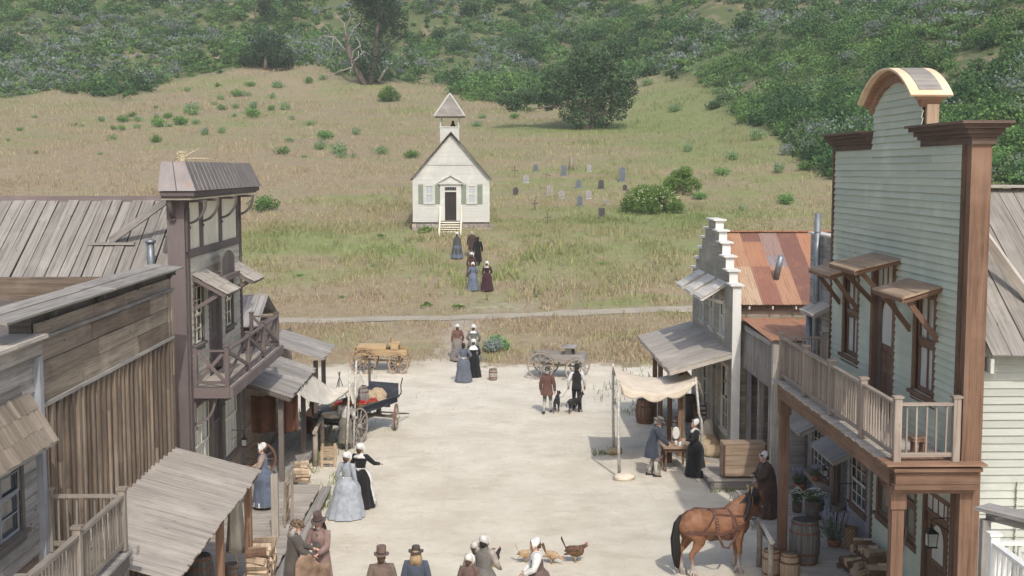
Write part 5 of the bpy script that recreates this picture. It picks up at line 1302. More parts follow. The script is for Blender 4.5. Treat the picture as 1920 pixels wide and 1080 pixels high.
crown_tree('oak_tree', 'tall narrow dark oak with bare grey limbs rising above the left end of the brush', 'tree', B, s,
    [(22, 150, 42), (52, 118, 26), (8, 110, 32), (-8, 150, 28), (38, 90, 26), (-12, 70, 16), (0, 38, 24), (24, 22, 20), (20, 190, 46), (-18, 42, 14), (60, 95, 18), (5, 12, 20), (-10, 22, 16), (20, 60, 26), (28, 130, 34), (10, 170, 34)],
    [[(-4, -4, 7), (-18, 22, 6), (-34, 55, 5), (-40, 95, 3)], [(5, 0, 6), (14, 50, 5), (20, 110, 4), (22, 170, 2)]], 17000, .34, .16,
    limbs=[[(-40, 60, 3), (-60, 85, 2), (-78, 88, 1), (-95, 80, .6)], [(-38, 80, 2.5), (-42, 110, 1.6), (-60, 130, .8)], [(-38, 70, 2), (-25, 100, 1.4), (-12, 112, .8)], [(-10, 55, 2.2), (-22, 45, 1.6), (-32, 25, 1), (-30, 10, .5)],
           [(-8, 60, 2), (10, 50, 1.6), (22, 30, 1), (26, 18, .5)], [(-12, 62, 1.6), (-14, 75, 1.2), (-20, 85, .6)], [(20, 5, 4), (32, 25, 3), (38, 32, 2)], [(24, 55, 3), (45, 75, 2), (62, 90, 1)], [(-30, 30, 2), (-55, 22, 1), (-75, 12, .5)], [(-12, 70, 1.4), (-26, 60, 1), (-30, 40, .8), (-26, 20, .4)], [(-14, 66, 1.2), (-4, 50, 1), (4, 34, .8), (0, 20, .4)], [(-16, 60, 1), (-18, 40, .8), (-14, 24, .4)], [(-60, 84, 1.2), (-72, 100, .8), (-84, 112, .4)], [(-62, 84, 1.2), (-66, 60, .8), (-72, 40, .4)], [(-40, 100, 1.4), (-30, 122, 1), (-34, 140, .4)]], limbm='dead_bark')
B = hit(497, 131); s = B.y / F
crown_tree('oak_tree', 'broad low dark green oak at the lower edge of the left hillside brush', 'tree', B, s,
    [(-25, 25, 24), (0, 35, 26), (28, 24, 26), (15, 55, 24), (-10, 50, 20), (40, 15, 16), (-40, 18, 14)], [[(0, -2, 4), (2, 25, 3)]], 6500, .36, .12)
B = hit(480, 46); s = B.y / F
crown_tree('bare_tree', 'slender bare tree beside a dark bush near the top of the left hillside', 'tree', B, s, [(22, 22, 17), (18, 36, 12)],
    [[(0, -2, 1.6), (-2, 20, 1.3), (3, 38, 1)]], 1600, .4, .1, limbs=[[(-1, 22, 1), (-14, 40, .6)], [(3, 36, .9), (0, 55, .5)], [(3, 38, .8), (14, 52, .4)]])
B = hit(729, 190); s = B.y / F
crown_tree('round_shrub', 'round bright green shrub in the dry grass above the chapel', 'shrub', B, s, [(0, 12, 17), (-9, 10, 13), (10, 9, 13), (2, 20, 10)], [[(0, -2, 1), (0, 8, .6)]], 2600, .26, .75, mat_='leaf')
B = hit(1222, 402); s = B.y / F
e1 = crown_tree('elder_bush', 'large leafy green bush dotted with cream flowers beside the graves', 'bush', B, s, [(0, 30, 30), (-30, 28, 26), (30, 22, 26), (-44, 18, 16), (46, 14, 16), (5, 14, 24), (-18, 42, 16), (20, 42, 16)], [[(0, -2, 2), (0, 20, 1)]], 7500, .16, .85, mat_='leaf')
b = MB()
for i in range(34):
    a = random.uniform(-1, 1); x = a * 54 * s; z = (30 + random.uniform(-16, 24) * (1 - a * a)) * s; y = -(28 * (1 - a * a) + 2) * s
    for k in range(3): b.ico((x + random.gauss(0, .05), y + random.gauss(0, .03), z + random.gauss(0, .04)), (.045, .045, .02), n=6, k=4)
b.build('flower_heads', mat('cream_bloom', (.72, .70, .45), .8, .1), e1)['kind'] = 'stuff'
B = hit(1278, 366); s = B.y / F
crown_tree('elder_bush', 'green leafy bush directly behind the flowering bush by the graves', 'bush', B, s, [(0, 28, 24), (-18, 20, 18), (18, 18, 18), (6, 42, 14)], [[(0, -2, 2), (0, 20, 1)]], 4200, .17, .95, mat_='leaf')
B = hit(931, 662); s = B.y / F
crown_tree('sage_bush', 'rounded grey green bush on the weedy bank behind the small barrel', 'bush', B, s, [(0, 14, 20), (-12, 11, 15), (12, 11, 15), (0, 22, 12)], [[(0, -1, 1), (0, 8, .5)]], 4200, .09, .55, mat_='brush_leaf', br=1.5)
for (u, v, w_, lab) in ((800, 436, 16, 'low leafy plants against the left part of the chapel footing'), (715, 446, 10, 'small green weed clump left of the chapel'), (860, 578, 12, 'low green weed on the bare ground above the cart road'), (800, 578, 12, 'low green weed left of another on the bare strip above the cart road')):
    B = hit(u, v); s = B.y / F
    crown_tree('weed_clump', lab, 'plant', B, s, [(0, w_ * .3, w_ * .5), (-w_ * .6, w_ * .2, w_ * .4), (w_ * .6, w_ * .2, w_ * .4)], [[(0, -1, .4), (0, w_ * .3, .2)]], 900, .10, .55, mat_='leaf')
# scattered shrubs on the slope : shared meshes
PROTO = []
for i in range(5):
    P, d, k = shrub_mesh_pts(520, 1.0, .55, 6)
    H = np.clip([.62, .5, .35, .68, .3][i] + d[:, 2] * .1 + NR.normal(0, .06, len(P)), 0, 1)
    o = leaf_mesh('field_shrub', P, NR.uniform(.06, .12, len(P)), 1.05 + .5 * NR.rand(len(P)), H, M['brush_leaf' if i != 1 else 'leaf']); PROTO.append(o.data); bpy.data.objects.remove(o)
FS = [(352, 172, 14), (407, 163, 12), (470, 163, 22), (520, 165, 24), (580, 157, 20), (606, 150, 18), (415, 187, 18), (443, 182, 28), (467, 181, 12), (510, 185, 16), (403, 198, 14), (415, 207, 20), (443, 203, 18), (475, 203, 24), (508, 208, 18),
      (535, 206, 24), (248, 220, 18), (293, 204, 12), (294, 222, 14), (314, 223, 20), (358, 216, 34), (375, 208, 10), (475, 221, 36), (440, 219, 12), (547, 225, 14), (65, 221, 12), (141, 236, 12), (155, 237, 10), (190, 229, 18), (232, 230, 24), (258, 228, 18),
      (213, 244, 14), (295, 238, 30), (318, 238, 14), (340, 235, 30), (368, 233, 18), (258, 241, 18), (230, 245, 16), (384, 254, 24), (415, 250, 20), (211, 264, 20), (294, 268, 22), (582, 235, 18), (542, 267, 20), (612, 262, 28), (600, 281, 28), (531, 290, 28),
      (572, 296, 10), (16, 265, 10), (69, 289, 14), (188, 290, 10), (637, 290, 34), (36, 246, 14), (667, 252, 22), (640, 297, 24), (714, 290, 32), (770, 297, 30), (663, 296, 16), (895, 238, 22), (963, 223, 20), (905, 222, 16), (500, 395, 56), (1475, 384, 34),
      (1290, 285, 24), (1310, 375, 30), (1420, 262, 34), (1375, 300, 30), (1350, 330, 26), (1460, 325, 30), (1265, 210, 30), (1215, 160, 26), (1510, 320, 40), (1005, 560, 12), (640, 560, 10), (1130, 500, 14), (1390, 395, 16), (1050, 480, 12), (560, 520, 12), (700, 500, 12)]
for i, (u, v, w_) in enumerate(FS):
    B = hit(u, v); s = B.y / F
    o = bpy.data.objects.new('field_shrub', PROTO[i % 5 if i % 3 else 0]); col.objects.link(o)
    o.location = B; k = w_ * s * .85; o.scale = (k * random.uniform(1.1, 1.5), k, k * random.uniform(1.1, 1.6)); o.rotation_euler = (0, 0, random.uniform(0, 6.28))
    tag(o, 'low green shrub scattered on the dry grass slope', 'shrub', 'low shrubs scattered on the grass slope')
# bigger bushes that stand out of the hillside brush
HP = []
for i in range(4):
    P, d, k = shrub_mesh_pts(900, 1.0, .8, 8)
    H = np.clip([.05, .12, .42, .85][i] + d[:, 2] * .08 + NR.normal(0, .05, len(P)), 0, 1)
    o = leaf_mesh('hillside_bush', P, NR.uniform(.06, .11, len(P)), .8 + .4 * NR.rand(len(P)), H, M['brush_leaf']); HP.append(o.data); bpy.data.objects.remove(o)
HB = [(277, 68, 36, 0), (265, 92, 30, 1), (215, 96, 26, 1), (189, 121, 20, 2), (330, 96, 22, 2), (376, 108, 26, 1), (20, 75, 34, 1), (110, 135, 28, 0), (240, 25, 26, 1), (580, 118, 30, 2), (545, 60, 34, 1), (820, 75, 40, 0), (860, 100, 46, 1), (905, 80, 30, 2), (800, 110, 34, 2),
      (960, 60, 40, 2), (1000, 130, 44, 3), (940, 150, 50, 3), (980, 165, 40, 1), (1020, 30, 40, 2), (880, 30, 60, 0), (1100, 55, 34, 3), (1150, 40, 40, 3), (1250, 60, 44, 0), (1290, 95, 50, 1), (1400, 60, 60, 0), (1440, 90, 50, 1), (1530, 95, 46, 0), (1470, 130, 44, 2), (1340, 205, 40, 0),
      (1400, 230, 50, 2), (1460, 215, 54, 3), (1530, 235, 48, 1), (1590, 120, 50, 3), (1640, 60, 56, 3), (1720, 70, 50, 2), (1780, 130, 44, 2), (1850, 90, 60, 0), (1880, 200, 70, 1), (1830, 160, 50, 2), (1500, 60, 50, 1), (1570, 170, 40, 2), (1700, 30, 50, 0), (1550, 275, 40, 1), (1480, 290, 44, 3), (700, 60, 30, 1), (90, 100, 26, 3), (160, 60, 30, 3), (330, 60, 34, 3), (400, 70, 34, 3)]
HN = ['dark green bush standing out of the hillside brush', 'dark green bush standing out of the hillside brush', 'bright green bush standing out of the hillside brush', 'grey lavender flowering bush standing out of the hillside brush']
for i, (u, v, w_, k) in enumerate(HB):
    B = hit(u, v); s = B.y / F
    o = bpy.data.objects.new('hillside_bush', HP[k]); col.objects.link(o); o.location = B - Vector((0, 0, .3)); q = w_ * s * .8
    o.scale = (q, q, q * random.uniform(.8, 1.1)); o.rotation_euler = (0, 0, random.uniform(0, 6.28))
    tag(o, HN[k], 'bush', ['dark bushes on the hillside', 'dark bushes on the hillside', 'bright green bushes on the hillside', 'grey flowering bushes on the hillside'][k])
# graves
GS = {'blue': mat('grave_blue', (.15, .17, .19), .85, .25, 6), 'light': mat('grave_light', (.34, .33, .32), .85, .25, 6), 'dark': mat('grave_dark', (.085, .08, .078), .85, .3, 6), 'pink': mat('grave_pink', (.33, .30, .28), .85, .2, 6), 'wood': M['dark_wood']}
def grave(u, v, hpx, wpx, shape, c, label, tilt=0.0):
    B = hit(u, v); s = B.y / F; h = hpx * s; w_ = wpx * s; b = MB(); th = .07
    if shape in ('round', 'square', 'shoulder'):
        if shape == 'square': pr = [(-w_ / 2, 0), (w_ / 2, 0), (w_ / 2, h), (-w_ / 2, h)]
        elif shape == 'round': pr = [(-w_ / 2, 0), (w_ / 2, 0)] + [(w_ / 2 * math.cos(t), h - w_ / 2 + w_ / 2 * math.sin(t)) for t in np.linspace(0, PI, 12)]
        else: pr = [(-w_ / 2, 0), (w_ / 2, 0), (w_ / 2, h * .8), (w_ * .34, h * .8)] + [(w_ * .34 * math.cos(t), h * .8 + (h * .2) * math.sin(t)) for t in np.linspace(.1, PI - .1, 8)] + [(-w_ * .34, h * .8), (-w_ / 2, h * .8)]
        b.rings([[(x, -th, z - .05 * (z == 0)) for x, z in pr], [(x, th, z - .05 * (z == 0)) for x, z in pr]], sm=False)
        b.box(-w_ * .65, w_ * .65, -th * 1.6, th * 1.6, -.1, .07, 1.1)
        b.rings([[(x * .7, -th - .012, z * .78 + h * .12) for x, z in pr], [(x * .7, -th - .001, z * .78 + h * .12) for x, z in pr]], sm=False, t=.85)
    elif shape == 'post':
        b.tube([(0, 0, -.1), (0, 0, h * .5), (.02, 0, h)], [w_ * .5, w_ * .46, w_ * .4], 9)
    else:
        a = .05 if shape == 'cross' else .022
        b.box(-a, a, -.03, .03, -.1, h); b.box(-w_ / 2, w_ / 2, -.032, .032, h * .66 - a, h * .66 + a)
        if shape == 'thin':
            for x, z in ((-w_ / 2, h * .66), (w_ / 2, h * .66), (0, h)): b.ico((x, 0, z), .05)
    nm = {'cross': 'wooden_cross', 'thin': 'iron_cross', 'post': 'grave_post'}.get(shape, 'gravestone')
    o = b.build(nm, GS[c] if shape not in ('cross', 'post') else (M['dark_wood'] if shape == 'cross' else M['weath_board'])); o.location = B; o.rotation_euler = (random.uniform(-.05, .02), tilt, random.uniform(-.15, .15))
    tag(o, label, 'cross' if 'cross' in nm else 'grave marker' if nm == 'grave_post' else 'gravestone')
grave(965.5, 335, 22, 10, 'thin', 'dark', 'tall thin iron cross, leftmost marker of the graveyard')
grave(1004, 322, 13, 9, 'round', 'blue', 'small round topped bluish gravestone near the back left of the graveyard')
grave(986.5, 344, 15, 10, 'round', 'light', 'pale rounded gravestone second from the left behind the dark one')
grave(1023.5, 336, 11, 12, 'thin', 'dark', 'small tilted iron cross in the middle back of the graveyard', .25)
grave(1056.7, 331, 20, 10, 'square', 'blue', 'upright blue grey slab gravestone beside the wooden post marker')
grave(1071, 320, 24, 10, 'post', 'wood', 'thick weathered wooden post marker at the very back of the graveyard')
grave(1104.5, 323, 13, 8, 'square', 'light', 'small pale gravestone at the back, right of the wooden post')
grave(1166.5, 342, 27, 12, 'round', 'blue', 'tallest grey blue gravestone at the right beside the flowering bush')
grave(967, 367, 15, 10, 'round', 'dark', 'dark brown rounded gravestone at the left front nearest the chapel')
grave(1030.5, 366, 18, 11, 'square', 'pink', 'pinkish pale slab gravestone left of the light shouldered one')
grave(1053, 374, 17, 10, 'shoulder', 'light', 'light shouldered gravestone on a wide white base')
grave(1084.5, 353, 16, 10, 'shoulder', 'blue', 'dark blue grey shouldered gravestone in the centre of the graveyard')
grave(1127, 355, 17, 11, 'round', 'dark', 'dark rounded gravestone right of centre below the tall back stone')
grave(1104, 373, 17, 10, 'shoulder', 'light', 'light grey shouldered gravestone standing above the low pale stub')
grave(1087, 387, 20, 10, 'round', 'blue', 'grey arched gravestone in the front middle row')
grave(1137, 383, 9, 8, 'square', 'pink', 'very low pale gravestone stub above the black board marker')
grave(1171.5, 358, 11, 9, 'round', 'dark', 'dark gravestone half hidden by the flowering bush')
grave(1003, 395, 19, 12, 'cross', 'wood', 'stout dark wooden cross at the left front of the graveyard')
grave(1027, 421, 19, 10, 'thin', 'dark', 'slender dark cross nearest the street in the graveyard')
grave(1128, 410, 20, 12, 'square', 'dark', 'square black board marker in the front row')
# ================================================================ props
def barrel(u_or_xy, label, r=.3, h=.9, z=0.0, m='grey_wood', hoop='rust', tilt=0, open_=False, group=None):
    x, y = u_or_xy; T = thing('barrel', label, 'barrel', (x, y, z), random.uniform(0, 6), group)
    b = MB(); n_ = 18
    prof = [(r * (.80 + .2 * math.sin(PI * k / 8)), h * k / 8) for k in range(9)]
    for q in range(n_):
        t = rt(.18); a0 = 2 * PI * q / n_ + .012; a1 = 2 * PI * (q + 1) / n_ - .012
        base = len(b.v)
        for (rr, zz) in prof: b.v.append((rr * math.cos(a0), rr * math.sin(a0), zz)); b.v.append((rr * math.cos(a1), rr * math.sin(a1), zz))
        for k in range(8):
            i = base + 2 * k; o = q * .37
            b.face([i, i + 1, i + 3, i + 2], [(prof[k][1], o), (prof[k][1], o + .1), (prof[k + 1][1], o + .1), (prof[k + 1][1], o)], t, 0, True)
    b.lathe([(r * .79, .0), (r * .97, h * .5), (r * .79, h)], 18, t=.35, caps=True)
    b.build('staves', M[m], T)
    for f_ in (.06, .26, .74, .94):
        rr = r * (.80 + .2 * math.sin(PI * f_)) + .006; q = MB(); q.lathe([(rr, h * f_ - .022), (rr + .006, h * f_ - .02), (rr + .006, h * f_ + .02), (rr, h * f_ + .022)], 20, t=rt(.2), caps=False); q.build('hoop', M[hoop], T)
    if not open_:
        q = MB(); x0 = -r * .76
        while x0 < r * .76 - .02:
            wd = min(.12, r * .76 - x0); xm = max(abs(x0), abs(x0 + wd)); yy = math.sqrt(max((r * .79) ** 2 - xm ** 2, .0001)); q.box(x0, x0 + wd - .005, -yy, yy, h - .035, h - .015, rt(.1)); x0 += wd
        q.build('lid', M[m], T)
    return T
barrel((7.12, 27.7), 'weathered grey barrel standing on the boardwalk under the green balcony', .35, 1.0, .3, 'barrel_wood')
barrel((6.3, 27.35), 'small tan keg behind the hitching rail next to the horse', .21, .72, 0, 'raw_wood')
barrel((6.62, 27.0), 'small tan keg, the right one of two behind the hitching rail', .22, .74, 0, 'raw_wood')
barrel((5.62, 45.0), 'large brown barrel under the porch of the stepped building', .36, .86, 0, 'cedar')
barrel((6.3, 41.5), 'pale upright barrel behind the woman in black at the table', .2, .6, .3, 'pale_wood')
barrel((7.0, 43.8), 'dark barrel in deep shade by the stepped building door', .3, .95, .3, 'dark_wood')
barrel((.09, 54.4), 'small faded keg alone at the far end of the street', .19, .50, 0, 'pale_wood')
barrel((-6.5, 22.8), 'dark barrel in the shade under the front left porch roof', .3, .9, .3, 'dark_wood')
barrel((-6.1, 25.6), 'dark barrel under the porch roof beside the hanging bucket', .3, .9, .3, 'dark_wood')

def wheel(par, c, ax, R, n_=12, m='wheel_wood', rim_m=None):
    """c centre, ax axle direction, in the parent's space"""
    c = Vector(c); ax = Vector(ax).normalized(); up = Z; sd_ = ax.cross(up).normalized(); up = sd_.cross(ax)
    b = MB(); K = 28
    def ring(r, o): return [c + ax * o + (sd_ * math.cos(2 * PI * k / K) + up * math.sin(2 * PI * k / K)) * r for k in range(K)]
    rr = [ring(R, -.025), ring(R, .025), ring(R - .055, .022), ring(R - .055, -.022)]
    bb = len(b.v)
    for r_ in rr: b.v.extend(tuple(p) for p in r_)
    for q in range(4):
        for k in range(K):
            k2 = (k + 1) % K; q2 = (q + 1) % 4; b.face([bb + q * K + k, bb + q2 * K + k, bb + q2 * K + k2, bb + q * K + k2], [(k * .1, q), (k * .1, q + .1), (k * .1 + .1, q + .1), (k * .1 + .1, q)], 1, 0, False)
    w = b.build('wheel', M[m], par)
    b = MB(); rr = [ring(R + .012, -.026), ring(R + .012, .026), ring(R + .001, .026), ring(R + .001, -.026)]; bb = 0
    for r_ in rr: b.v.extend(tuple(p) for p in r_)
    for q in range(4):
        for k in range(K):
            k2 = (k + 1) % K; q2 = (q + 1) % 4; b.face([q * K + k, q2 * K + k, q2 * K + k2, q * K + k2], None, 1, 0, False)
    b.build('tyre', M[rim_m or 'rust'], w)
    b = MB(); b.tube([c - ax * .13, c - ax * .06, c + ax * .06, c + ax * .13], [.05, .085, .085, .05], 10); b.build('hub', M[m], w)
    for k in range(n_):
        a = 2 * PI * k / n_ + .1; d = sd_ * math.cos(a) + up * math.sin(a); b = MB(); b.tube([c + d * .06, c + d * (R - .05)], [.022, .016], 5, t=rt(.1)); b.build('spoke', M[m], w)
    return w
def crate_planks(b, L, W_, H, z0, n_=3, th=.03, t=1.0, bottom=True):
    hh = H / n_
    for k in range(n_):
        za, zb = z0 + k * hh + .004, z0 + (k + 1) * hh - .004
        b.box(-L / 2, L / 2, -W_ / 2 - th, -W_ / 2, za, zb, rt(.1) * t); b.box(-L / 2, L / 2, W_ / 2, W_ / 2 + th, za, zb, rt(.1) * t)
        b.box(-L / 2 - th, -L / 2, -W_ / 2, W_ / 2, za, zb, rt(.1) * t); b.box(L / 2, L / 2 + th, -W_ / 2, W_ / 2, za, zb, rt(.1) * t)
    if bottom: b.box(-L / 2, L / 2, -W_ / 2, W_ / 2, z0, z0 + .03, .9 * t)
def wagon(label, loc, rz, L=2.5, W_=1.05, Hb=.34, zb=.78, Rr=.58, Rf=.46, m='mustard', wm='wheel_wood', seat=True, lid=False, tongue=1.6, gear='wheel_wood', n_=12, flare=False, turn=0.0, fz=0.0):
    T = thing('wagon', label, 'wagon', loc, rz)
    b = MB(); crate_planks(b, L, W_, Hb, zb, 2); bed = b.build('wagon_bed', M[m], T)
    if flare:
        for s_ in (-1, 1):
            b = MB(); b.obox((0, s_ * (W_ / 2 + .10), zb + Hb + .05), (1, 0, 0), (0, 1, s_ * .45), (0, -s_ * .45, 1), L + .1, .15, .03); b.build('side_board', M[m], bed)
    for (x, R) in ((-L / 2 + (.42 if L < 3 else .55), Rr), (L / 2 - .35, Rf)):
        b = MB(); b.beam((x, -W_ / 2 - .12, R), (x, W_ / 2 + .12, R), .08, .09); b.beam((x, -W_ / 2 + .1, zb - .07), (x, W_ / 2 - .1, zb - .07), .1, .12); b.beam((x, 0, R), (x, 0, zb), .12, .14, up=(1, 0, 0)); b.build('axle', M[gear], T)
        for s_ in (-1, 1):
            a = turn if x > 0 else 0
            wheel(T, (x, s_ * (W_ / 2 + .16), R), (math.sin(a) * -s_ * s_, math.cos(a), 0), R, n_, wm)
    b = MB(); b.beam((-L / 2 + .42, 0, Rr), (L / 2 - .35, 0, Rf + .05), .07, .08); b.build('reach_pole', M[gear], T)
    if tongue:
        b = MB()
        for s_ in (-1, 1): b.tube([(L / 2 - .3, s_ * .35, Rf), (L / 2 + .3, s_ * .38, Rf - .02), (L / 2 + tongue, s_ * .3 * (tongue < 1.5), .12)], [.035, .03, .02], 6)
        b.build('shafts', M[gear], T)
    if seat:
        b = MB(); b.box(L / 2 - .75, L / 2 - .3, -W_ / 2 - .02, W_ / 2 + .02, zb + Hb + .22, zb + Hb + .27); b.box(L / 2 - .78, L / 2 - .74, -W_ / 2, W_ / 2, zb + Hb + .2, zb + Hb + .5); b.build('seat', M[m], T)
        for s_ in (-1, 1): b = MB(); b.box(L / 2 - .7, L / 2 - .35, s_ * W_ / 2 - .03, s_ * W_ / 2 + .03, zb + Hb - .02, zb + Hb + .218); b.build('seat_support', M[m], T)
    if lid:
        b = MB(); b.box(-L / 2 + .15, L / 2 - .9, -W_ / 2 - .05, W_ / 2 + .03, zb + Hb + .1, zb + Hb + .15, 1.15); b.box(-L / 2 + .15, L / 2 - .9, -W_ / 2 - .05, -W_ / 2 - .02, zb + Hb, zb + Hb + .1, 1); b.build('bed_cover', M[m], T)
    return T
wagon('mustard yellow farm wagon with covered bed standing at the far left end of the street', (-5.0, 56.6, 0), 0.0, 2.35, 1.0, .27, .84, .60, .46, lid=True, tongue=0)
wg = wagon('weathered dark grey wagon with large pale wheels behind the two men with dogs', (3.05, 55.0, 0), -.22, 2.3, 1.0, .34, .78, .60, .48, 'grey_wood', 'wheel_grey', seat=False, tongue=0, gear='grey_wood', turn=.5)
b = MB(); b.box(.2, .75, -.5, .5, 1.38, 1.43); b.box(.16, .2, -.5, .5, 1.35, 1.5); b.build('seat', M['grey_wood'], wg)
for s_ in (-1, 1): b = MB(); b.box(.3, .6, s_ * .44 - .03, s_ * .44 + .03, 1.1, 1.378); b.build('seat_support', M['dark_wood'], wg)
CART_A = math.atan2(.91, .42); CX, CY = -4.6, 42.95
cart = wagon('navy blue produce wagon loaded with apples, barrel and sacks beside the canvas awning', (CX, CY, 0), CART_A, 3.5, 1.1, .22, .92, .62, .46, 'navy', 'wheel_grey', seat=False, tongue=1.9, gear='dark_wood', flare=True, turn=.35)
b = MB(); b.box(1.75, 1.79, -.6, .6, 1.1, 1.6); b.box(1.3, 1.75, -.62, -.58, 1.1, 1.42); b.box(1.3, 1.75, .58, .62, 1.1, 1.42); b.build('dash_board', M['navy'], cart)
b = MB(); b.tube([(1.8, -.6, 1.1), (1.95, -.62, 1.25), (1.92, -.62, 1.5), (2.05, -.62, 1.75)], .02, 6); b.build('brake_lever', M['iron'], cart)
b = MB(); b.box(-2.2, -1.79, -.55, .55, .90, .95, 1); b.build('tail_gate', M['navy'], cart)
def cl(x, y, z):  # cart local to world
    c_, s_ = math.cos(CART_A), math.sin(CART_A); return (CX + x * c_ - y * s_, CY + x * s_ + y * c_, z)
barrel(cl(.35, .1, 0)[:2], 'grey wooden barrel standing on the produce wagon', .27, .72, .96, 'grey_wood')
def sack(loc, size, label, m='burlap', rz=0.0, seed=0, group=None):
    rr = random.Random(seed); b = MB(); R = []; n_ = 20; k_ = 12; ph = [rr.uniform(0, 6) for _ in range(6)]
    for i in range(1, k_):
        th = PI * i / k_; ring = []
        for q in range(n_):
            a = 2 * PI * q / n_; st = math.sin(th) ** .75
            w = 1 + .07 * math.sin(3 * a + ph[0] + 3 * th) + .05 * math.sin(7 * a + ph[1] + 2 * th) + .04 * math.sin(2 * a + ph[2] - 5 * th) + .03 * math.sin(11 * a + ph[3])
            z = -math.cos(th); z = max(z, -.55) if z < 0 else z
            ring.append((size[0] * st * math.cos(a) * w, size[1] * st * math.sin(a) * w, size[2] * (z + .55) * (1 + .06 * math.sin(4 * a + ph[4]))))
        R.append(ring)
    b.rings(R, True, True, sm=True)
    o = b.build('sack', M[m]); o.location = loc; o.rotation_euler = (0, 0, rz); tag(o, label, 'sack', group); return o
sack(cl(.85, .05, .98), (.28, .32, .30), 'bulging open burlap sack on the produce wagon next to the barrel', 'burlap', .4, 1)
sack(cl(1.22, -.1, .98), (.26, .30, .33), 'tall burlap sack at the front of the produce wagon', 'burlap', 1.0, 2)
sack(cl(.95, -.35, .96), (.38, .18, .14), 'flattened burlap sack draped along the produce wagon side', 'burlap', CART_A, 3)
sack(cl(-1.75, -.1, .96), (.36, .46, .12), 'folded burlap cloth spread on the tail of the produce wagon', 'canvas', CART_A, 4)
APPLE = []
for k in range(3):
    b = MB(); b.lathe([(.004, .012), (.02, .002), (.034, .012), (.041, .035), (.036, .058), (.018, .068), (.004, .06)], 10, t=(.8, 1.0, 1.25)[k]); b.tube([(0, 0, .06), (.004, 0, .08)], .003, 4, t=.2); o = b.build('apple', M['apple']); APPLE.append(o.data); bpy.data.objects.remove(o)
def basket(loc, L, W_, H, label, apples=0, rz=CART_A, name='basket', m='wicker', aplab='', grp='', handle=False, cat='basket', rounded=False):
    T = thing(name, label, cat, loc, rz); b = MB()
    n_ = 24
    def lp(k, h): 
        a = 2 * PI * k / n_; f_ = .84 + .16 * h; c_, s_ = math.cos(a), math.sin(a)
        p = 1 if rounded else .45
        return (math.copysign(abs(c_) ** p, c_) * L / 2 * f_, math.copysign(abs(s_) ** p, s_) * W_ / 2 * f_, h * H)
    rows = 8; R = [[lp(k, i / rows) for k in range(n_)] for i in range(rows + 1)]
    R2 = [[(p[0] * .93, p[1] * .93, p[2]) for p in r] for r in R[::-1]]; R2[-1] = [(p[0], p[1], .02) for p in R2[-1]]
    b.rings(R + R2, True, True, sm=False, tf=lambda i, k: .75 + .5 * ((i + k) % 2)); b.build('weave', M[m], T)
    b = MB(); b.tube([Vector(lp(k, 1)) for k in range(n_)] + [Vector(lp(0, 1))], .014, 6, caps=False); b.build('rim', M[m], T)
    if handle:
        b = MB(); b.tube([(L / 2 * math.cos(t), 0, H + .22 * math.sin(t)) for t in np.linspace(0, PI, 12)], .011, 6); b.build('handle', M[m], T)
    k = 0; cr, sr = math.cos(rz), math.sin(rz)
    nx = max(int(L * .84 / .085), 1); ny = max(int(W_ * .84 / .085), 1)
    for lay in range(2):
        for i in range(nx - lay):
            for j in range(ny - lay):
                if k >= apples: break
                x = (i - (nx - 1 - lay) / 2) * .085 + random.uniform(-.008, .008); y = (j - (ny - 1 - lay) / 2) * .085 + random.uniform(-.008, .008)
                o = bpy.data.objects.new('apple', random.choice(APPLE)); col.objects.link(o)
                o.location = (loc[0] + x * cr - y * sr, loc[1] + x * sr + y * cr, loc[2] + H - .03 + lay * .055 + .03 * (1 - (2 * x / L) ** 2)); o.rotation_euler = (random.uniform(-.6, .6), random.uniform(-.6, .6), random.uniform(0, 6))
                tag(o, aplab, 'apple', grp); k += 1
    return T
basket(cl(-1.0, -.05, .96), .62, .8, .30, 'wide wicker basket of red apples at the back of the produce wagon', 70, aplab='red apple heaped in the wide basket at the back of the produce wagon', grp='apples in the wide wagon basket')
basket(cl(-.25, -.3, .96), .42, .42, .24, 'round wicker basket of apples in the middle of the produce wagon', 30, aplab='red apple heaped in the middle basket of the produce wagon', grp='apples in the middle wagon basket', rounded=True)
basket(cl(.32, -.4, .94), .42, .36, .24, 'small wicker basket of apples beside the barrel on the wagon', 26, aplab='red apple heaped in the small basket beside the wagon barrel', grp='apples in the small wagon basket', rounded=True)
def cloth(name, label, cat, fn, m, nu=26, nv=16, thick=.008, parent=None):
    b = MB(); b.grid(fn, nu, nv, thick=thick); o = b.build(name, M[m]); return tag(o, label, cat) if parent is None else o
# canvas awning at the produce stall
A1, A2, A3, A4 = Vector((-5.72, 36.7, 2.66)), Vector((-5.72, 39.9, 2.62)), Vector((-4.60, 40.25, 2.12)), Vector((-4.47, 42.4, 2.22))
def aw(a, c):
    p = A1.lerp(A3, a).lerp(A2.lerp(A4, a), c); s_ = 4 * a * (1 - a)
    return p - Z * (.55 * s_ * (.75 + .3 * math.sin(PI * c)) + .03 * math.sin(14 * a + 3 * c) * s_ + .02 * math.sin(23 * c + 5 * a))
T = thing('canvas_awning', 'sagging off white canvas awning strung from the porch roof to two birch poles', 'awning', (-4.62, 40.25, 0))
b = MB(True); b.grid(aw, 34, 20, thick=.008); b.build('canvas', M['canvas_grey'], T)
b = MB(True)
def fl(a, c): p = A3.lerp(A4, c); return p + Vector((.10 * a + .03 * math.sin(9 * c), .02, -.55 * a * (.6 + .4 * math.sin(3 * c + 1)))) + Vector((.04 * math.sin(16 * c) * a, 0, 0))
b.grid(fl, 8, 16, thick=.008); b.build('hanging_flap', M['canvas_grey'], T)
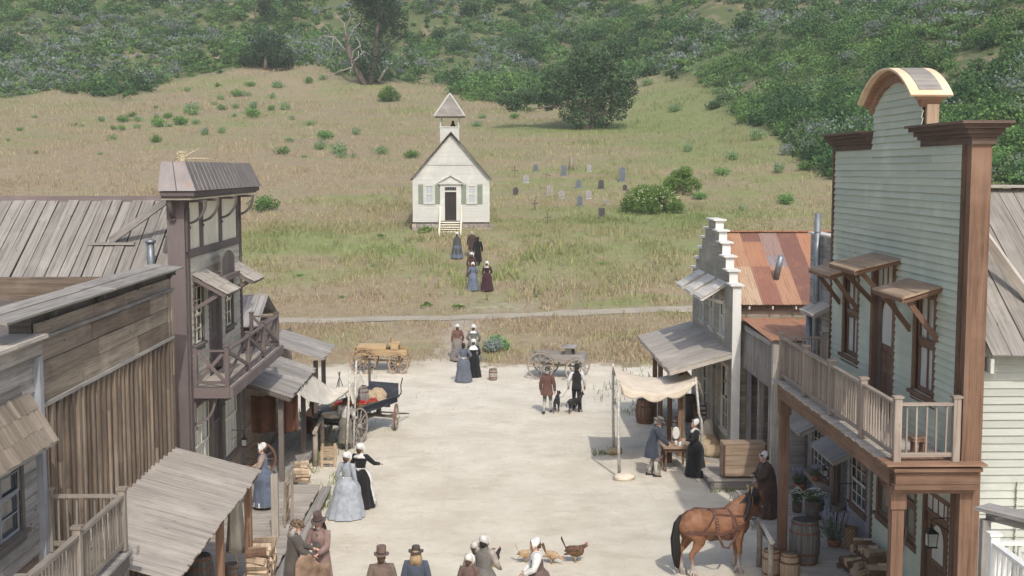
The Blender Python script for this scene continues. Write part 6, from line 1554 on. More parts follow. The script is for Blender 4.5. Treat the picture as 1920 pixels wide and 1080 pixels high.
for pts in ([(-4.72, 40.3, 0), (-4.66, 40.3, 1.2), (-4.56, 40.25, 2.72)], [(-4.56, 40.9, 0), (-4.52, 41.0, 1.3), (-4.46, 41.2, 2.9)], [(-4.5, 42.7, 0), (-4.48, 42.7, 2.3)]):
    b = MB(True); b.tube(pts, [.045, .04, .035][:len(pts)], 7); b.build('pole', M['birch'], T)
# tent on the right
T = thing('canvas_tent', 'sagging beige canvas shade on four thin birch poles over the table', 'tent', (5.1, 38.7, 0))
C1, C2, C3, C4 = Vector((3.80, 36.8, 2.84)), Vector((6.26, 37.7, 2.80)), Vector((3.95, 40.0, 2.90)), Vector((6.35, 40.6, 2.74))
def tn(a, c):
    p = C1.lerp(C2, a).lerp(C3.lerp(C4, a), c); s_ = (4 * a * (1 - a)) ** .9
    return p - Z * (.36 * s_ * (1 - .35 * math.sin(PI * c)) + .025 * math.sin(PI * c) + .015 * math.sin(12 * a + 6 * c) * s_)
b = MB(True); b.grid(tn, 34, 24, thick=.008); cv = b.build('canvas', M['canvas'], T)
b = MB(True)
def scal(a, c):
    p = tn(a, 0); return p + Vector((0, -.02 - .02 * c, -c * (.10 + .16 * abs(math.sin(a * 9.5 + .4)) * (1 if .04 < a < .96 else .2))))
b.grid(scal, 40, 4, thick=.006); b.build('ragged_edge', M['canvas'], T)
b = MB(True)
def scal2(a, c):
    p = tn(a, 1); return p + Vector((0, .02, -c * (.10 + .2 * abs(math.sin(a * 8 + .9)))))
b.grid(scal2, 40, 4, thick=.006); b.build('ragged_edge', M['canvas'], T)
for pts in ([(3.84, 36.8, 0), (3.80, 36.8, 1.5), (3.79, 36.78, 2.92)], [(6.46, 37.7, 0), (6.44, 37.7, 1.55), (6.36, 37.7, 1.75), (6.24, 37.68, 2.9)], [(3.98, 40.0, 0), (3.95, 40.0, 1.5), (3.94, 40.0, 2.96)], [(6.37, 40.6, 0), (6.34, 40.6, 2.8)]):
    b = MB(True); b.tube(pts, [.05, .042, .04, .034][:len(pts)], 8); b.build('pole', M['birch'], T)
for c_ in (C2, C1):
    b = MB(True); b.tube([c_ + Vector((.045 * math.cos(t), .045 * math.sin(t), .01 * t - .05)) for t in np.linspace(0, 15, 30)], .008, 5)
    for k in range(4): b.tube([c_ + Vector((.04, -.04, 0)), c_ + Vector((.1 + .03 * k, -.06, -.12 - .1 * k)), c_ + Vector((.07 + .05 * k, -.07, -.3 - .08 * k))], .007, 5)
    b.build('rope', M['burlap'], T)
sack((3.95, 36.55, 0), (.33, .2, .13), 'pale sandbag weighing down the near left tent pole', 'canvas', .1, 11)
sack((6.5, 37.45, 0), (.36, .26, .22), 'brown sandbag weighing down the near right tent pole', 'burlap', .2, 12)
sack((4.0, 40.0, 0), (.3, .2, .15), 'brown sandbag at the foot of the far left tent pole', 'burlap', .6, 13)
for i, (x, y, z, r, sx, lb) in enumerate(((6.95, 39.9, .3, .2, .44, 'full burlap sack lying by the stepped building, topmost of three'), (6.9, 39.1, .3, .3, .42, 'full burlap sack lying in the middle of the row of three'), (6.95, 38.35, .3, -.1, .36, 'full burlap sack nearest the big plank crate'))):
    sack((x, y, z), (sx, .26, .22), lb, 'burlap', r, 20 + i)
sack((7.1, 40.25, .3), (.2, .2, .5), 'bundle of white cloth piled on the chairs by the stepped building', 'canvas_grey', 0, 31)
# table and things on it
T = thing('table', 'brown wooden table with turned legs under the canvas shade', 'table', (5.68, 37.95, 0))
b = MB(True); planks(b, (5.25, 37.42, .745), (1, 0, 0), (0, 1, 0), .84, 1.06, .2, .03, .002, .08, 0, 0); b.build('tabletop', M['cedar_raw'], T)
b = MB(True); b.box(5.31, 6.03, 37.5, 37.53, .62, .728); b.box(5.31, 6.03, 38.38, 38.41, .62, .728); b.box(5.3, 5.33, 37.54, 38.37, .62, .728); b.box(6.0, 6.03, 37.54, 38.37, .62, .728); b.build('apron', M['cedar'], T)
for x in (5.33, 6.0):
    for y in (37.51, 38.39): b = MB(True); b.lathe([(.035, .73), (.035, .55), (.022, .5), (.038, .4), (.026, .12), (.034, .08), (.02, 0)], 10, (x, y, 0)); b.build('leg', M['cedar'], T)
T = thing('mirror', 'small white oval standing mirror on the table', 'mirror', (5.72, 38.1, .77))
b = MB(); b.lathe([(.03, 0), (.1, .0), (.08, .03), (.02, .05)], 12, (0, 0, 0)); b.box(-.14, .14, -.03, .03, .04, .06); b.box(-.14, -.12, -.02, .02, .06, .5); b.box(.12, .14, -.02, .02, .06, .5); b.build('stand', M['cedar_raw'], T)
b = MB(); R = [[(r_ * .11 * math.cos(t), y_, .31 + r_ * .19 * math.sin(t)) for t in np.linspace(0, 2 * PI, 20, endpoint=False)] for r_, y_ in ((.9, -.03), (1.05, -.015), (1.05, .01), (.9, .02))]; b.rings(R, True, True, sm=False); b.build('mirror_frame', M['white_paint'], T)
for i, (x, y, h, r_, lb) in enumerate(((5.66, 37.72, .16, .035, 'tall white enamel cup at the left of the table items'), (5.78, 37.66, .12, .045, 'short white cup in front of the mirror'), (5.9, 37.7, .2, .04, 'white pitcher at the right end of the table'), (5.84, 37.85, .1, .05, 'small pale bowl behind the pitcher'))):
    b = MB(); b.lathe([(r_ * .7, 0), (r_, h * .2), (r_ * .95, h * .7), (r_ * .75, h), (r_ * .6, h), (r_ * .6, h * .5)], 12); b.tube([(r_ * .9, 0, h * .8), (r_ * 1.7, 0, h * .7), (r_ * 1.6, 0, h * .35), (r_ * .95, 0, h * .3)], .006, 5); o = b.build('cup' if i < 2 else ('pitcher' if i == 2 else 'bowl'), M['white_paint']); o.location = (x, y, .765); tag(o, lb, 'crockery')
b = MB(); b.box(-.16, .16, -.07, .07, 0, .02, 1); b.box(-.16, .16, .055, .07, .02, .045, 1); o = b.build('tray', M['cedar_raw']); o.location = (5.82, 37.72 - .12, .765); tag(o, 'shallow wooden tray at the near edge of the table', 'tray')
T = thing('bench', 'small rough bench with splayed legs beside the man in navy', 'bench', (5.08, 37.45, 0), 1.25)
b = MB(); b.box(-.34, .34, -.11, .11, .42, .46); b.build('seat', M['weath_board'], T)
for x in (-.27, .27):
    for y in (-.08, .08): b = MB(); b.beam((x * .9, y * .8, .42), (x * 1.15, y * 1.6, 0), .045, .04, up=(1, 0, 0)); b.build('leg', M['weath_board'], T)
b = MB(); b.beam((-.3, 0, .2), (.3, 0, .2), .03, .04); b.build('stretcher', M['weath_board'], T)
T = thing('crate', 'large pale plank crate on the boardwalk end beside the shed', 'crate', (7.33, 35.74, .34))
b = MB(); crate_planks(b, 1.22, .5, .94, .02, 3, .025); b.build('side_planks', M['cedar_raw'], T)
b = MB(); b.box(-.63, .63, -.27, .27, .96, .985, 1.0); b.build('lid', M['cedar_raw'], T)
for x in (-.6, .6): b = MB(); b.box(x - .03, x + .03, -.3, -.276, .02, .95, .7); b.build('corner_batten', M['cedar'], T); b = MB(); b.box(x * .8 - .03, x * .8 + .03, -.2, .2, -.05, .02); b.build('skid', M['cedar'], T)
b = MB(); b.box(-.14, .14, -.12, .12, 0, .36, 1); b.box(-.15, .15, -.13, .13, .36, .38, .9); o = b.build('wooden_box', M['cedar']); o.location = (5.55, 38.75, 0); tag(o, 'brown wooden box on the ground under the back of the table', 'box')
def chair(loc, rz, label):
    T = thing('chair', label, 'chair', loc, rz)
    b = MB(); b.box(-.22, .22, -.2, .2, .43, .46); b.build('seat', M['wicker'], T)
    for x in (-.2, .2):
        for y in (-.18, .18):
            b = MB(); b.tube([(x, y, 0), (x, y, .43 if y < 0 else 1.05)], .018, 6); b.build('leg', M['cedar'], T)
    for z in (.6, .75, .9): b = MB(); b.box(-.19, .19, .165, .18, z, z + .06); b.build('back_slat', M['cedar'], T)
    for z in (.15, .3): b = MB(); b.tube([(-.2, -.18, z), (.2, -.18, z)], .01, 5); b.tube([(-.2, -.18, z), (-.2, .18, z)], .01, 5); b.tube([(.2, -.18, z), (.2, .18, z)], .01, 5); b.build('rung', M['cedar'], T)
    return T
chair((7.0, 40.7, .3), .3, 'ladder back chair nearer the sacks in front of the stepped building')
chair((7.05, 41.6, .3), -.2, 'ladder back chair by the door of the stepped building')
# hitching rails
def hitch(label, p0, p1, h=1.1, r=.055, m='birch', name='hitching_rail'):
    T = thing(name, label, 'hitching rail', (p0[0], p0[1], 0)); d = Vector((p1[0] - p0[0], p1[1] - p0[1], 0))
    e = d.normalized() * .15
    b = MB(); b.tube([-e + Z * (h + .0), d * .5 + Z * (h + .02), d + e + Z * h], [r, r * .9, r], 8); b.build('rail', M[m], T)
    for q in (Vector((0, 0, 0)), d): b = MB(); b.tube([q, q + Z * h * .5 + Vector((.01, 0, 0)), q + Z * (h - .03)], [r * 1.25, r * 1.2, r * 1.15], 8); b.build('post', M['pole_wood'], T)
hitch('peeled log hitching rail on two posts beside the brown horse', (6.13, 26.75), (6.22, 28.3))
hitch('grey log hitching rail on two posts beside the produce wagon', (-5.47, 38.4), (-5.55, 40.5), 1.1, .07, 'pole_wood')
# split logs
LOGM = []
for k in range(6):
    b = MB(); r = .075 + .008 * k; n_ = 5 + k % 3; prof = [(r * random.uniform(.7, 1.1) * math.cos(2 * PI * q / n_), r * random.uniform(.7, 1.1) * math.sin(2 * PI * q / n_)) for q in range(n_)]
    b.rings([[(p[0], -.21, p[1]) for p in prof], [(p[0] * 1.02, 0, p[1] * .97) for p in prof], [(p[0], .21, p[1]) for p in prof]], True, True, sm=False)
    for i in range(len(b.f)): b.t[i] = random.uniform(.55, 1.3)
    b.f = b.f; o = b.build('split_log', M['raw_wood'] if k % 3 else M['cedar']); LOGM.append(o.data); bpy.data.objects.remove(o)
def woodpile(x0, y0, z0, nx, nz, rz, label, grp, jit=.02, taper=0):
    c_, s_ = math.cos(rz), math.sin(rz)
    for k in range(nz):
        n_ = nx - int(k * taper)
        for i in range(n_):
            lx = (i - (n_ - 1) / 2) * .155 + random.uniform(-jit, jit); o = bpy.data.objects.new('split_log', random.choice(LOGM)); col.objects.link(o)
            ly = random.uniform(-.03, .03); o.location = (x0 + lx * c_ - ly * s_, y0 + lx * s_ + ly * c_, z0 + .07 + k * .135 + random.uniform(0, .01)); o.rotation_euler = (random.uniform(-.08, .08), random.choice((0, 1, 2, 3)) * .8, rz + random.uniform(-.35, .35)); tag(o, label, 'firewood', grp)
woodpile(-5.42, 35.35, .3, 3, 4, PI / 2 + .1, 'split log in the woodpile on the far end of the left boardwalk', 'split logs on the far left boardwalk', .01)
woodpile(-4.98, 26.6, .3, 7, 6, PI / 2, 'split log in the tall woodpile behind the man in the fur hat', 'split logs behind the fur hat man', .035)
woodpile(8.42, 27.2, .3, 9, 4, PI / 2 + .05, 'split log in the tumbled woodpile against the green shop front', 'split logs against the green shop front', .04, 1)
woodpile(8.1, 27.0, .3, 5, 2, PI / 2 + .4, 'split log in the tumbled woodpile against the green shop front', 'split logs against the green shop front', .05, 1)
# pots and plants
def planter(loc, r, h, label, kind, pot='dark_wood', ph=.4, pr=None, n_=500, cat='planter', hue=.6):
    T = thing('planter', label, cat, loc); b = MB(); b.lathe([(r * .8, 0), (r * .9, h * .3), (r, h * .95), (r, h), (r * .88, h), (r * .86, h * .85)], 18); b.build('pot', M[pot], T)
    if pot == 'dark_wood':
        for f_ in (.2, .8): q = MB(); rr = r * (.82 + .17 * f_) + .004; q.lathe([(rr, h * f_), (rr + .008, h * f_ + .004), (rr + .008, h * f_ + .03), (rr, h * f_ + .034)], 18, caps=False); q.build('hoop', M['rust'], T)
    pr = pr or r * 1.15
    P, d, k = blob_cloud(n_, [(0, 0, h + ph * .35, pr, pr, ph * .5), (pr * .3, 0, h + ph * .5, pr * .6, pr * .6, ph * .4), (-pr * .3, .05, h + ph * .45, pr * .6, pr * .6, ph * .4)], .3)
    P = P[P[:, 2] > h * .8]; leaf_mesh('foliage', P, NR.uniform(.03, .06, len(P)), .8 + .4 * NR.rand(len(P)), np.clip(hue + NR.normal(0, .12, len(P)), 0, 1), M['leaf'], parent=T)
    b = MB()
    if kind == 'daisy':
        for i in range(60): a = random.uniform(0, 6.28); q = random.uniform(0, 1) ** .5 * pr; b.lathe([(.004, .012), (.026, .004), (.004, .0)], 7, (q * math.cos(a), q * math.sin(a), h + ph * (.85 - .35 * (q / pr) ** 2) + random.uniform(0, .04)))
        f_ = b.build('flowers', M['petal'], T)
    else:
        for i in range(55): a = random.uniform(0, 6.28); q = random.uniform(0, 1) ** .5 * pr; x, y = q * math.cos(a), q * math.sin(a); b.tube([(x * .5, y * .5, h), (x, y, h + ph * .8), (x * 1.15, y * 1.15, h + ph * random.uniform(.95, 1.2))], [.004, .006, .014], 4)
        f_ = b.build('flowers', M['lavender'], T)
    f_['kind'] = 'stuff'
    return T
planter((8.28, 31.3, .3), .25, .46, 'big wooden half barrel full of white daisies by the blue grey shop', 'daisy', ph=.35, hue=.7)
planter((7.98, 31.9, .3), .13, .25, 'small pot of leafy daisies beside the big daisy tub', 'daisy', 'dark_wood', .45)
planter((8.5, 33.7, .3), .18, .3, 'potted lavender furthest along the blue grey shop front', 'lav', 'terracotta', .4)
planter((8.15, 28.95, .3), .17, .16, 'low pot with wispy lavender bush beside the tall basket', 'lav', 'terracotta', .6, .34, 700)
planter((8.55, 32.3, 1.02), .1, .15, 'terracotta pot of lavender on the shop window ledge', 'lav', 'terracotta', .25, .14, 200)
basket((8.48, 28.75, .3), .32, .32, .5, 'tall empty woven basket beside the firewood', 0, 0, 'basket', 'wicker', rounded=True)
tag(part(None, 'window_ledge', M['weath_board'], lambda b: b.box(8.55, 8.78, 31.7, 33.6, .9, 1.02, 1)), 'rough plank ledge below the far window of the blue grey shop', 'ledge')
def lantern(loc, s, label, hang=.35, dirn=(-1, 0, 0), proj=.35):
    T = thing('lantern', label, 'lantern', loc); d = Vector(dirn)
    b = MB()
    for x in (-1, 1):
        for y in (-1, 1): b.beam((x * s * .8, y * s * .8, 0), (x * s, y * s, s * 2.6), .012, .012, up=(1, 0, 0))
    b.box(-s, s, -s, s, -.02, 0); b.box(-s * 1.15, s * 1.15, -s * 1.15, s * 1.15, s * 2.6, s * 2.7)
    b.rings([[(x * s * 1.1, y * s * 1.1, s * 2.7) for x, y in ((-1, -1), (1, -1), (1, 1), (-1, 1))], [(x * s * .3, y * s * .3, s * 3.5) for x, y in ((-1, -1), (1, -1), (1, 1), (-1, 1))]], sm=False)
    b.tube([(0, 0, s * 3.5), (0, 0, s * 3.5 + .08)], .02, 6); b.build('frame', M['iron'], T)
    b = MB(); b.box(-s * .8, s * .8, -s * .8, s * .8, .01, s * 2.58); b.build('glass', M['curtain'], T)
    b = MB(); e = s * 3.5 + .08; b.tube([(0, 0, e), (0, 0, e + .1)], .006, 5); b.tube([(0, 0, e + .1), -d * proj + Z * (e + .12)], .01, 5); b.tube([(0, 0, e + .08), -d * proj + Z * (e - .15)], .008, 5); b.build('hook', M['iron'], T)
lantern((8.42, 23.3, 2.02), .1, 'large tin lantern hanging by the carved green shop door')
lantern((8.42, 30.9, 1.5), .06, 'dark oil lantern hanging between the shop windows')
lantern((-6.8, 34.1, 1.62), .07, 'iron lantern hanging outside the cream framed shop window', dirn=(1, 0, 0))
T = thing('hanging_bucket', 'wooden bucket planter hanging from an iron bracket at the blue grey shop', 'bucket', (8.3, 29.15, 1.0))
b = MB(); b.lathe([(.12, 0), (.19, .24), (.17, .24), (.11, .03)], 14); b.build('bucket', M['dark_wood'], T)
b = MB(); b.tube([(-.18, 0, .22), (0, 0, .55), (.18, 0, .22)], .01, 5); b.tube([(0, 0, .55), (0, 0, .75), (.45, 0, .75)], .012, 5); b.build('handle', M['iron'], T)
# bits on the left
T = thing('hanging_bucket', 'dark wooden bucket with rope hanging below the left porch roof', 'bucket', (-5.5, 25.9, .62))
b = MB(); b.lathe([(.13, 0), (.16, .3), (.145, .3), (.12, .03)], 16); b.build('bucket', M['dark_wood'], T)
for z in (.05, .22): b = MB(); b.lathe([(.139 + z * .1, z), (.146 + z * .1, z), (.148 + z * .1, z + .03), (.141 + z * .1, z + .03)], 16, caps=False); b.build('hoop', M['rust'], T)
b = MB(); b.tube([(-.14, 0, .3), (-.1, 0, .5), (0, 0, .58), (.1, 0, .5), (.14, 0, .3)], .01, 5); b.tube([(0, 0, .58), (0, 0, 2.0)], .008, 5); b.build('rope', M['burlap'], T)
tag(part(None, 'hanging_cloth', M['canvas_grey'], lambda b: b.rings([[(-5.52 + (.09 + .07 * (2.45 - z)) * math.cos(t) * (1 + .25 * math.sin(5 * t)), 26.55 + .09 * math.sin(t) * (1 + .2 * math.sin(4 * t)), z) for t in np.linspace(0, 2 * PI, 18, endpoint=False)] for z in np.linspace(2.45, .95, 9)])), 'long grey sheet hanging in folds from the left porch roof', 'cloth')
T = thing('gate', 'small broken rail gate with a pale post at the edge of the left boardwalk', 'gate', (-5.25, 29.9, .3))
b = MB(); b.beam((0, 0, 0), (0, 0, 1.55), .16, .16, up=(1, 0, 0)); b.build('gate_post', M['pale_wood'], T)
for (x, y, h) in ((.1, .75, 1.15), (.22, 1.1, 1.3), (.05, 1.45, 1.2)): b = MB(); b.beam((x, y, 0), (x + .03, y, h), .07, .06, up=(1, 0, 0)); b.build('picket', M['weath_board'], T)
for z in (.25, .6, .95): b = MB(); b.beam((.12, .7, z), (.12, 1.5, z + .02), .03, .06); b.build('gate_rail', M['weath_board'], T)
T = thing('sawhorse', 'rough wooden sawhorse with stubby legs near the firewood on the left', 'sawhorse', (-5.08, 38.6, 0), .1)
for x in (-.2, .2):
    for y in (-.35, .45): b = MB(); b.beam((x, y, 0), (x * .95, y, .58), .08, .08, up=(1, 0, 0)); b.build('leg', M['raw_wood'], T)
for y in (-.35, .45): b = MB(); b.beam((-.26, y, .42), (.26, y, .42), .06, .14); b.beam((-.24, y - .001, .18), (.24, y - .001, .18), .05, .09); b.build('crossbar', M['raw_wood'], T)
b = MB(); b.beam((0, -.35, .3), (0, .45, .3), .08, .08); b.build('stretcher', M['raw_wood'], T)
T = thing('loose_wheel', 'rusty spoked wagon wheel leaning under the far left porch', 'wheel', (-6.75, 36.05, .3)); wheel(T, (0, 0, .5), (.35, -1, .25), .48, 12, 'cedar')
for i, (xa, xb, lb) in enumerate(((-7.15, -6.4, 'red brown blanket hanging under the far left porch, the left one'), (-6.35, -5.75, 'red brown blanket hanging under the far left porch, nearest the awning'))):
    cloth('hanging_blanket', lb, 'blanket', lambda a, c: (xa + (xb - xa) * a, 37.0 + .04 * math.sin(a * 11), 2.5 - 1.12 * c - .03 * math.sin(a * 5)), 'redbrown')
T = thing('lamp_post', 'short dark post with a small lantern behind the produce wagon', 'lamp post', (-4.52, 46.2, 0))
b = MB(); b.beam((0, 0, 0), (0, 0, 2.15), .09, .09, up=(1, 0, 0)); b.build('post', M['dark_wood'], T)
b = MB(); b.box(.14, .26, -.06, .06, 1.45, 1.75); b.build('lantern_case', M['white_old'], T); b = MB(); b.beam((0, 0, 1.85), (.22, 0, 1.85), .02, .02); b.tube([(.2, 0, 1.85), (.2, 0, 1.75)], .008, 5); b.build('arm', M['iron'], T)
T = thing('cooking_tripod', 'iron cooking tripod with hanging pot behind the canvas awning', 'tripod', (-5.86, 48, 0))
for k in range(3): a = 2 * PI * k / 3 + .4; b = MB(); b.tube([(.42 * math.cos(a), .42 * math.sin(a), 0), (-.06 * math.cos(a), -.06 * math.sin(a), 1.42)], .015, 5); b.build('leg', M['iron'], T)
b = MB(); b.tube([(0, 0, 1.2), (0, 0, .75)], .006, 5); b.build('chain', M['iron'], T); b = MB(); b.lathe([(.04, .42), (.14, .47), (.17, .6), (.13, .72), (.11, .72)], 14); b.build('pot', M['iron'], T)
tag(part(None, 'broom', M['raw_wood'], lambda b: (b.tube([(8.6, 25.7, .45), (8.72, 25.55, 1.75)], .014, 6), b.lathe([(.015, .3), (.07, .0), (.05, 0.0)], 8, (8.58, 25.7, .32)))), 'wooden broom leaning on the green shop wall left of the door', 'broom')
# ================================================================ people
CM = {}
def cloth_m(c, fold=.35):
    g_ = sum(c) / 3; k_ = .78 if g_ < .5 else .86; c = tuple((x * .62 + g_ * .38) * k_ for x in c)
    if c not in CM: CM[c] = mat('cloth_%02x%02x%02x' % tuple(int(min(x, 1) * 255) for x in c), c, .92, .22, 7, bump=fold, spec=.15, dist=.02, sheen=.15)
    return CM[c]
SKIN = mat('skin', (.50, .30, .22), .55, .12, 8, bump=.03, spec=.35)
SKIN_D = mat('skin_dark', (.16, .09, .06), .55, .12, 8, bump=.03, spec=.35)
EYE = mat('eye_dark', (.03, .02, .02), .3, .1, 5, bump=0); LIP = mat('lip', (.35, .13, .11), .5, .1, 5, bump=0); LEATHER = mat('leather_dark', (.035, .03, .027), .5, .3, 8)
HAIR = {'brown': mat('hair_brown', (.09, .055, .035), .7, .4, 30), 'black': mat('hair_black', (.02, .018, .016), .6, .4, 30), 'grey': mat('hair_grey', (.38, .35, .32), .8, .3, 30), 'blond': mat('hair_blond', (.36, .26, .15), .7, .3, 30)}
def rot(p, c, ax, a): return Matrix.Rotation(a, 3, ax) @ (Vector(p) - Vector(c)) + Vector(c)
class Person:
    def __init__(s, label, loc, rz, H=1.7, lean=0.0, hl=None, hr=None, fl=None, fr=None, yaw=0.0, nod=0.0, skin=None, curl=.5, group=None):
        s.T = thing('person', label, 'person', loc, rz, group); k = H / 1.7; s.T.scale = (k, k, k); s.lean = lean; s.yaw = yaw; s.nod = nod
        s.skin = skin or SKIN
        s.S = [s.bd((-.175, 0, 1.39)), s.bd((.175, 0, 1.39))]
        s.hand = [Vector(hl) if hl else s.bd((-.27, .06, .83)), Vector(hr) if hr else s.bd((.27, .06, .83))]
        s.foot = [Vector(fl) if fl else Vector((-.09, -.02, 0)), Vector(fr) if fr else Vector((.09, .04, 0))]
        s.E = []; s.W = []
        for i in (0, 1):
            S_ = s.S[i]; Hh = s.hand[i]; d = Hh - S_; L = d.length; mx = .53
            if L > mx: Hh = S_ + d * (mx / L); d = Hh - S_; L = mx
            a = .285; b = .255; x = (a * a - b * b + L * L) / (2 * L); h = math.sqrt(max(a * a - x * x, 0)); u = d / L
            pole = Vector(((-1 if i == 0 else 1) * .7, -.8, -.35)); pole = (pole - u * pole.dot(u)).normalized()
            s.E.append(S_ + u * x + pole * h); s.W.append(Hh)
        s.K = []
        for i in (0, 1):
            Hp = Vector(((-1 if i == 0 else 1) * .09, 0, .9)); A = s.foot[i] + Z * .085; d = A - Hp; L = min(d.length, .83); a = .42; b = .42; x = L / 2; h = math.sqrt(max(a * a - x * x, 0)); u = d.normalized()
            pole = Vector((0, 1, 0)); pole = (pole - u * pole.dot(u)).normalized(); s.K.append(Hp + u * x + pole * h)
        s.body(curl)
    def bd(s, p):
        p = Vector(p)
        if s.lean and p.z > .85:
            return rot(p, (0, 0, .93), 'X', -s.lean * min(1, (p.z - .85) / .15))
        return p
    def hd(s, p):
        p = Vector(p); p = rot(p, (0, .0, 1.50), 'X', -s.nod); p = rot(p, (0, 0, 1.5), 'Z', s.yaw); return s.bd(p)
    def body(s, curl):
        V = []; E = []; R = []
        def add(p, r, par=None):
            V.append(Vector(p)); R.append(r if isinstance(r, tuple) else (r, r)); i = len(V) - 1
            if par is not None: E.append((par, i))
            return i
        root = add((0, 0, .94), (.135, .10)); w = add(s.bd((0, 0, 1.12)), (.115, .085), root); c = add(s.bd((0, 0, 1.28)), (.14, .10), w); n = add(s.bd((0, 0, 1.40)), (.085, .07), c); nk = add(s.bd((0, .005, 1.47)), .052, n); add(s.hd((0, .01, 1.55)), .055, nk)
        for i in (0, 1):
            sg = -1 if i == 0 else 1
            sh = add(s.S[i], .052, n); el = add(s.E[i], .036, sh); wr = add(s.W[i], .024, el)
            f = (s.W[i] - s.E[i]).normalized(); lat = f.cross(Z); lat = lat.normalized() if lat.length > .1 else Vector((0, 1, 0)); nrm = lat.cross(f)
            if nrm.z > 0: pass
            pm = add(s.W[i] + f * .05, (.03, .02), wr)
            for q, (o, ln) in enumerate(((-.027, .062), (-.009, .074), (.009, .070), (.027, .055))):
                k0 = s.W[i] + f * .085 + lat * o; a = add(k0, .0105, pm); k1 = k0 + f * ln * .5 - nrm * ln * .25 * curl; b_ = add(k1, .0095, a); add(k1 + f * ln * .35 * (1 - curl * .6) - nrm * ln * .5 * curl, .008, b_)
            th = add(s.W[i] + f * .035 + lat * (.036 * -sg), .0125, pm); add(s.W[i] + f * .075 + lat * (.052 * -sg) - nrm * .02, .010, th)
            hp = add((sg * .085, 0, .88), (.085, .085), root); kn = add(s.K[i], .055, hp); an = add(s.foot[i] + Z * .09, .036, kn); add(s.foot[i] + Vector((0, .10, .035)), (.036, .026), an)
        me = bpy.data.meshes.new('body'); me.from_pydata(V, E, []); o = bpy.data.objects.new('body', me); col.objects.link(o)
        sk = o.modifiers.new('s', 'SKIN'); sk.use_smooth_shade = True; sk.branch_smoothing = .3
        sv = me.skin_vertices
        if not sv:
            import bmesh
            bm = bmesh.new(); bm.from_mesh(me); bm.verts.layers.skin.verify(); bm.to_mesh(me); bm.free(); sv = me.skin_vertices
        d = sv[0].data
        for i, r in enumerate(R): d[i].radius = r; d[i].use_root = (i == 0)
        sb = o.modifiers.new('u', 'SUBSURF'); sb.levels = 1; sb.render_levels = 1
        dg = bpy.context.evaluated_depsgraph_get(); ev = o.evaluated_get(dg); m2 = ev.to_mesh()
        b = MB(); b.v = [tuple(v.co) for v in m2.vertices]
        for p in m2.polygons: b.face(list(p.vertices), None, 1, 0, True)
        ev.to_mesh_clear(); bpy.data.objects.remove(o); bpy.data.meshes.remove(me)
        # head
        prof = [(.0, .026, .03, .050), (.015, .042, .05, .042), (.04, .055, .07, .026), (.07, .062, .082, .016), (.10, .068, .090, .008), (.13, .073, .096, .0), (.16, .074, .097, -.004), (.19, .066, .088, -.008), (.212, .048, .065, -.01), (.228, .022, .03, -.01)]
        Rg = []
        for z, rx, ry, yo in prof:
            ring = []
            for k in range(20):
                a = 2 * PI * k / 20; x = rx * math.cos(a); y = yo + ry * math.sin(a)
                fr = math.sin(a)
                if fr > .95 and .06 < z < .11: y += .026 if z < .08 else .015
                if .55 < fr < .93 and .09 < z < .12: y -= .008
                if fr > .8 and .01 < z < .03: y += .004
                ring.append(s.hd((x, y, 1.475 + z)))
            Rg.append(ring)
        b.rings(Rg)
        for x in (-1, 1):
            e = s.hd((x * .028, .088, 1.583)); b.ico(e, .009, m=1, n=6, k=4)
            e = s.hd((x * .074, -.005, 1.572)); b.ico(e, (.012, .02, .03), n=6, k=4)
        e = s.hd((0, .085, 1.512)); b.ico(e, (.022, .008, .006), m=2, n=6, k=4)
        b.build('body', [s.skin, EYE, LIP], s.T)
    # ---- garments
    def loft(s, name, rows, m, n_=24, ripple=0.0, nr=9, bend=True, head=False, label=None, c1=False, stretch=None, ph=0):
        """rows: (z, rx, ry, yoff)"""
        b = MB(); R = []
        for z, rx, ry, yo in rows:
            q = ripple * min(1, max(0, (rows[0][0] - z)) / max(rows[0][0] - rows[-1][0], .01)) if ripple else 0
            ring = []
            for k in range(n_):
                a = 2 * PI * k / n_; f = 1 + q * (math.sin(nr * a + ph) * .6 + .4 * math.sin((nr * 2 - 3) * a + 1 + z * 3))
                p = Vector((rx * math.cos(a) * f, yo + ry * math.sin(a) * f, z))
                if stretch: p = stretch(p, a)
                ring.append(s.hd(p) if head else (s.bd(p) if bend else p))
            R.append(ring)
        b.rings(R, c1, c1); return b.build(name, cloth_m(m) if isinstance(m, tuple) else m, s.T, label)
    def skirt(s, m, hem=.42, z1=.03, dy=0.0, name='skirt', nr=8, z0=1.07, amp=.10, ry=.95):
        n_ = 48; zs = np.linspace(0, 1, 12); rows = []
        for t in zs:
            z = z0 + (z1 - z0) * t; f = t ** .62; r = .135 + (hem - .135) * f + (.05 * math.sin(PI * min(t * 2.2, 1)) if t < .45 else 0)
            rows.append((z, r, r * ry, dy * t * t))
        return s.loft(name, rows, m, n_, amp, nr, ph=random.uniform(0, 6))
    def bodice(s, m, name='bodice', z0=1.03, w=1.0):
        return s.loft(name, [(z0, .140 * w, .11 * w, 0), (1.10, .132 * w, .105 * w, 0), (1.2, .155 * w, .125 * w, .005), (1.29, .172 * w, .135 * w, .012), (1.37, .175 * w, .115, .005), (1.42, .14, .09, 0), (1.455, .08, .072, 0), (1.475, .062, .06, 0)], m)
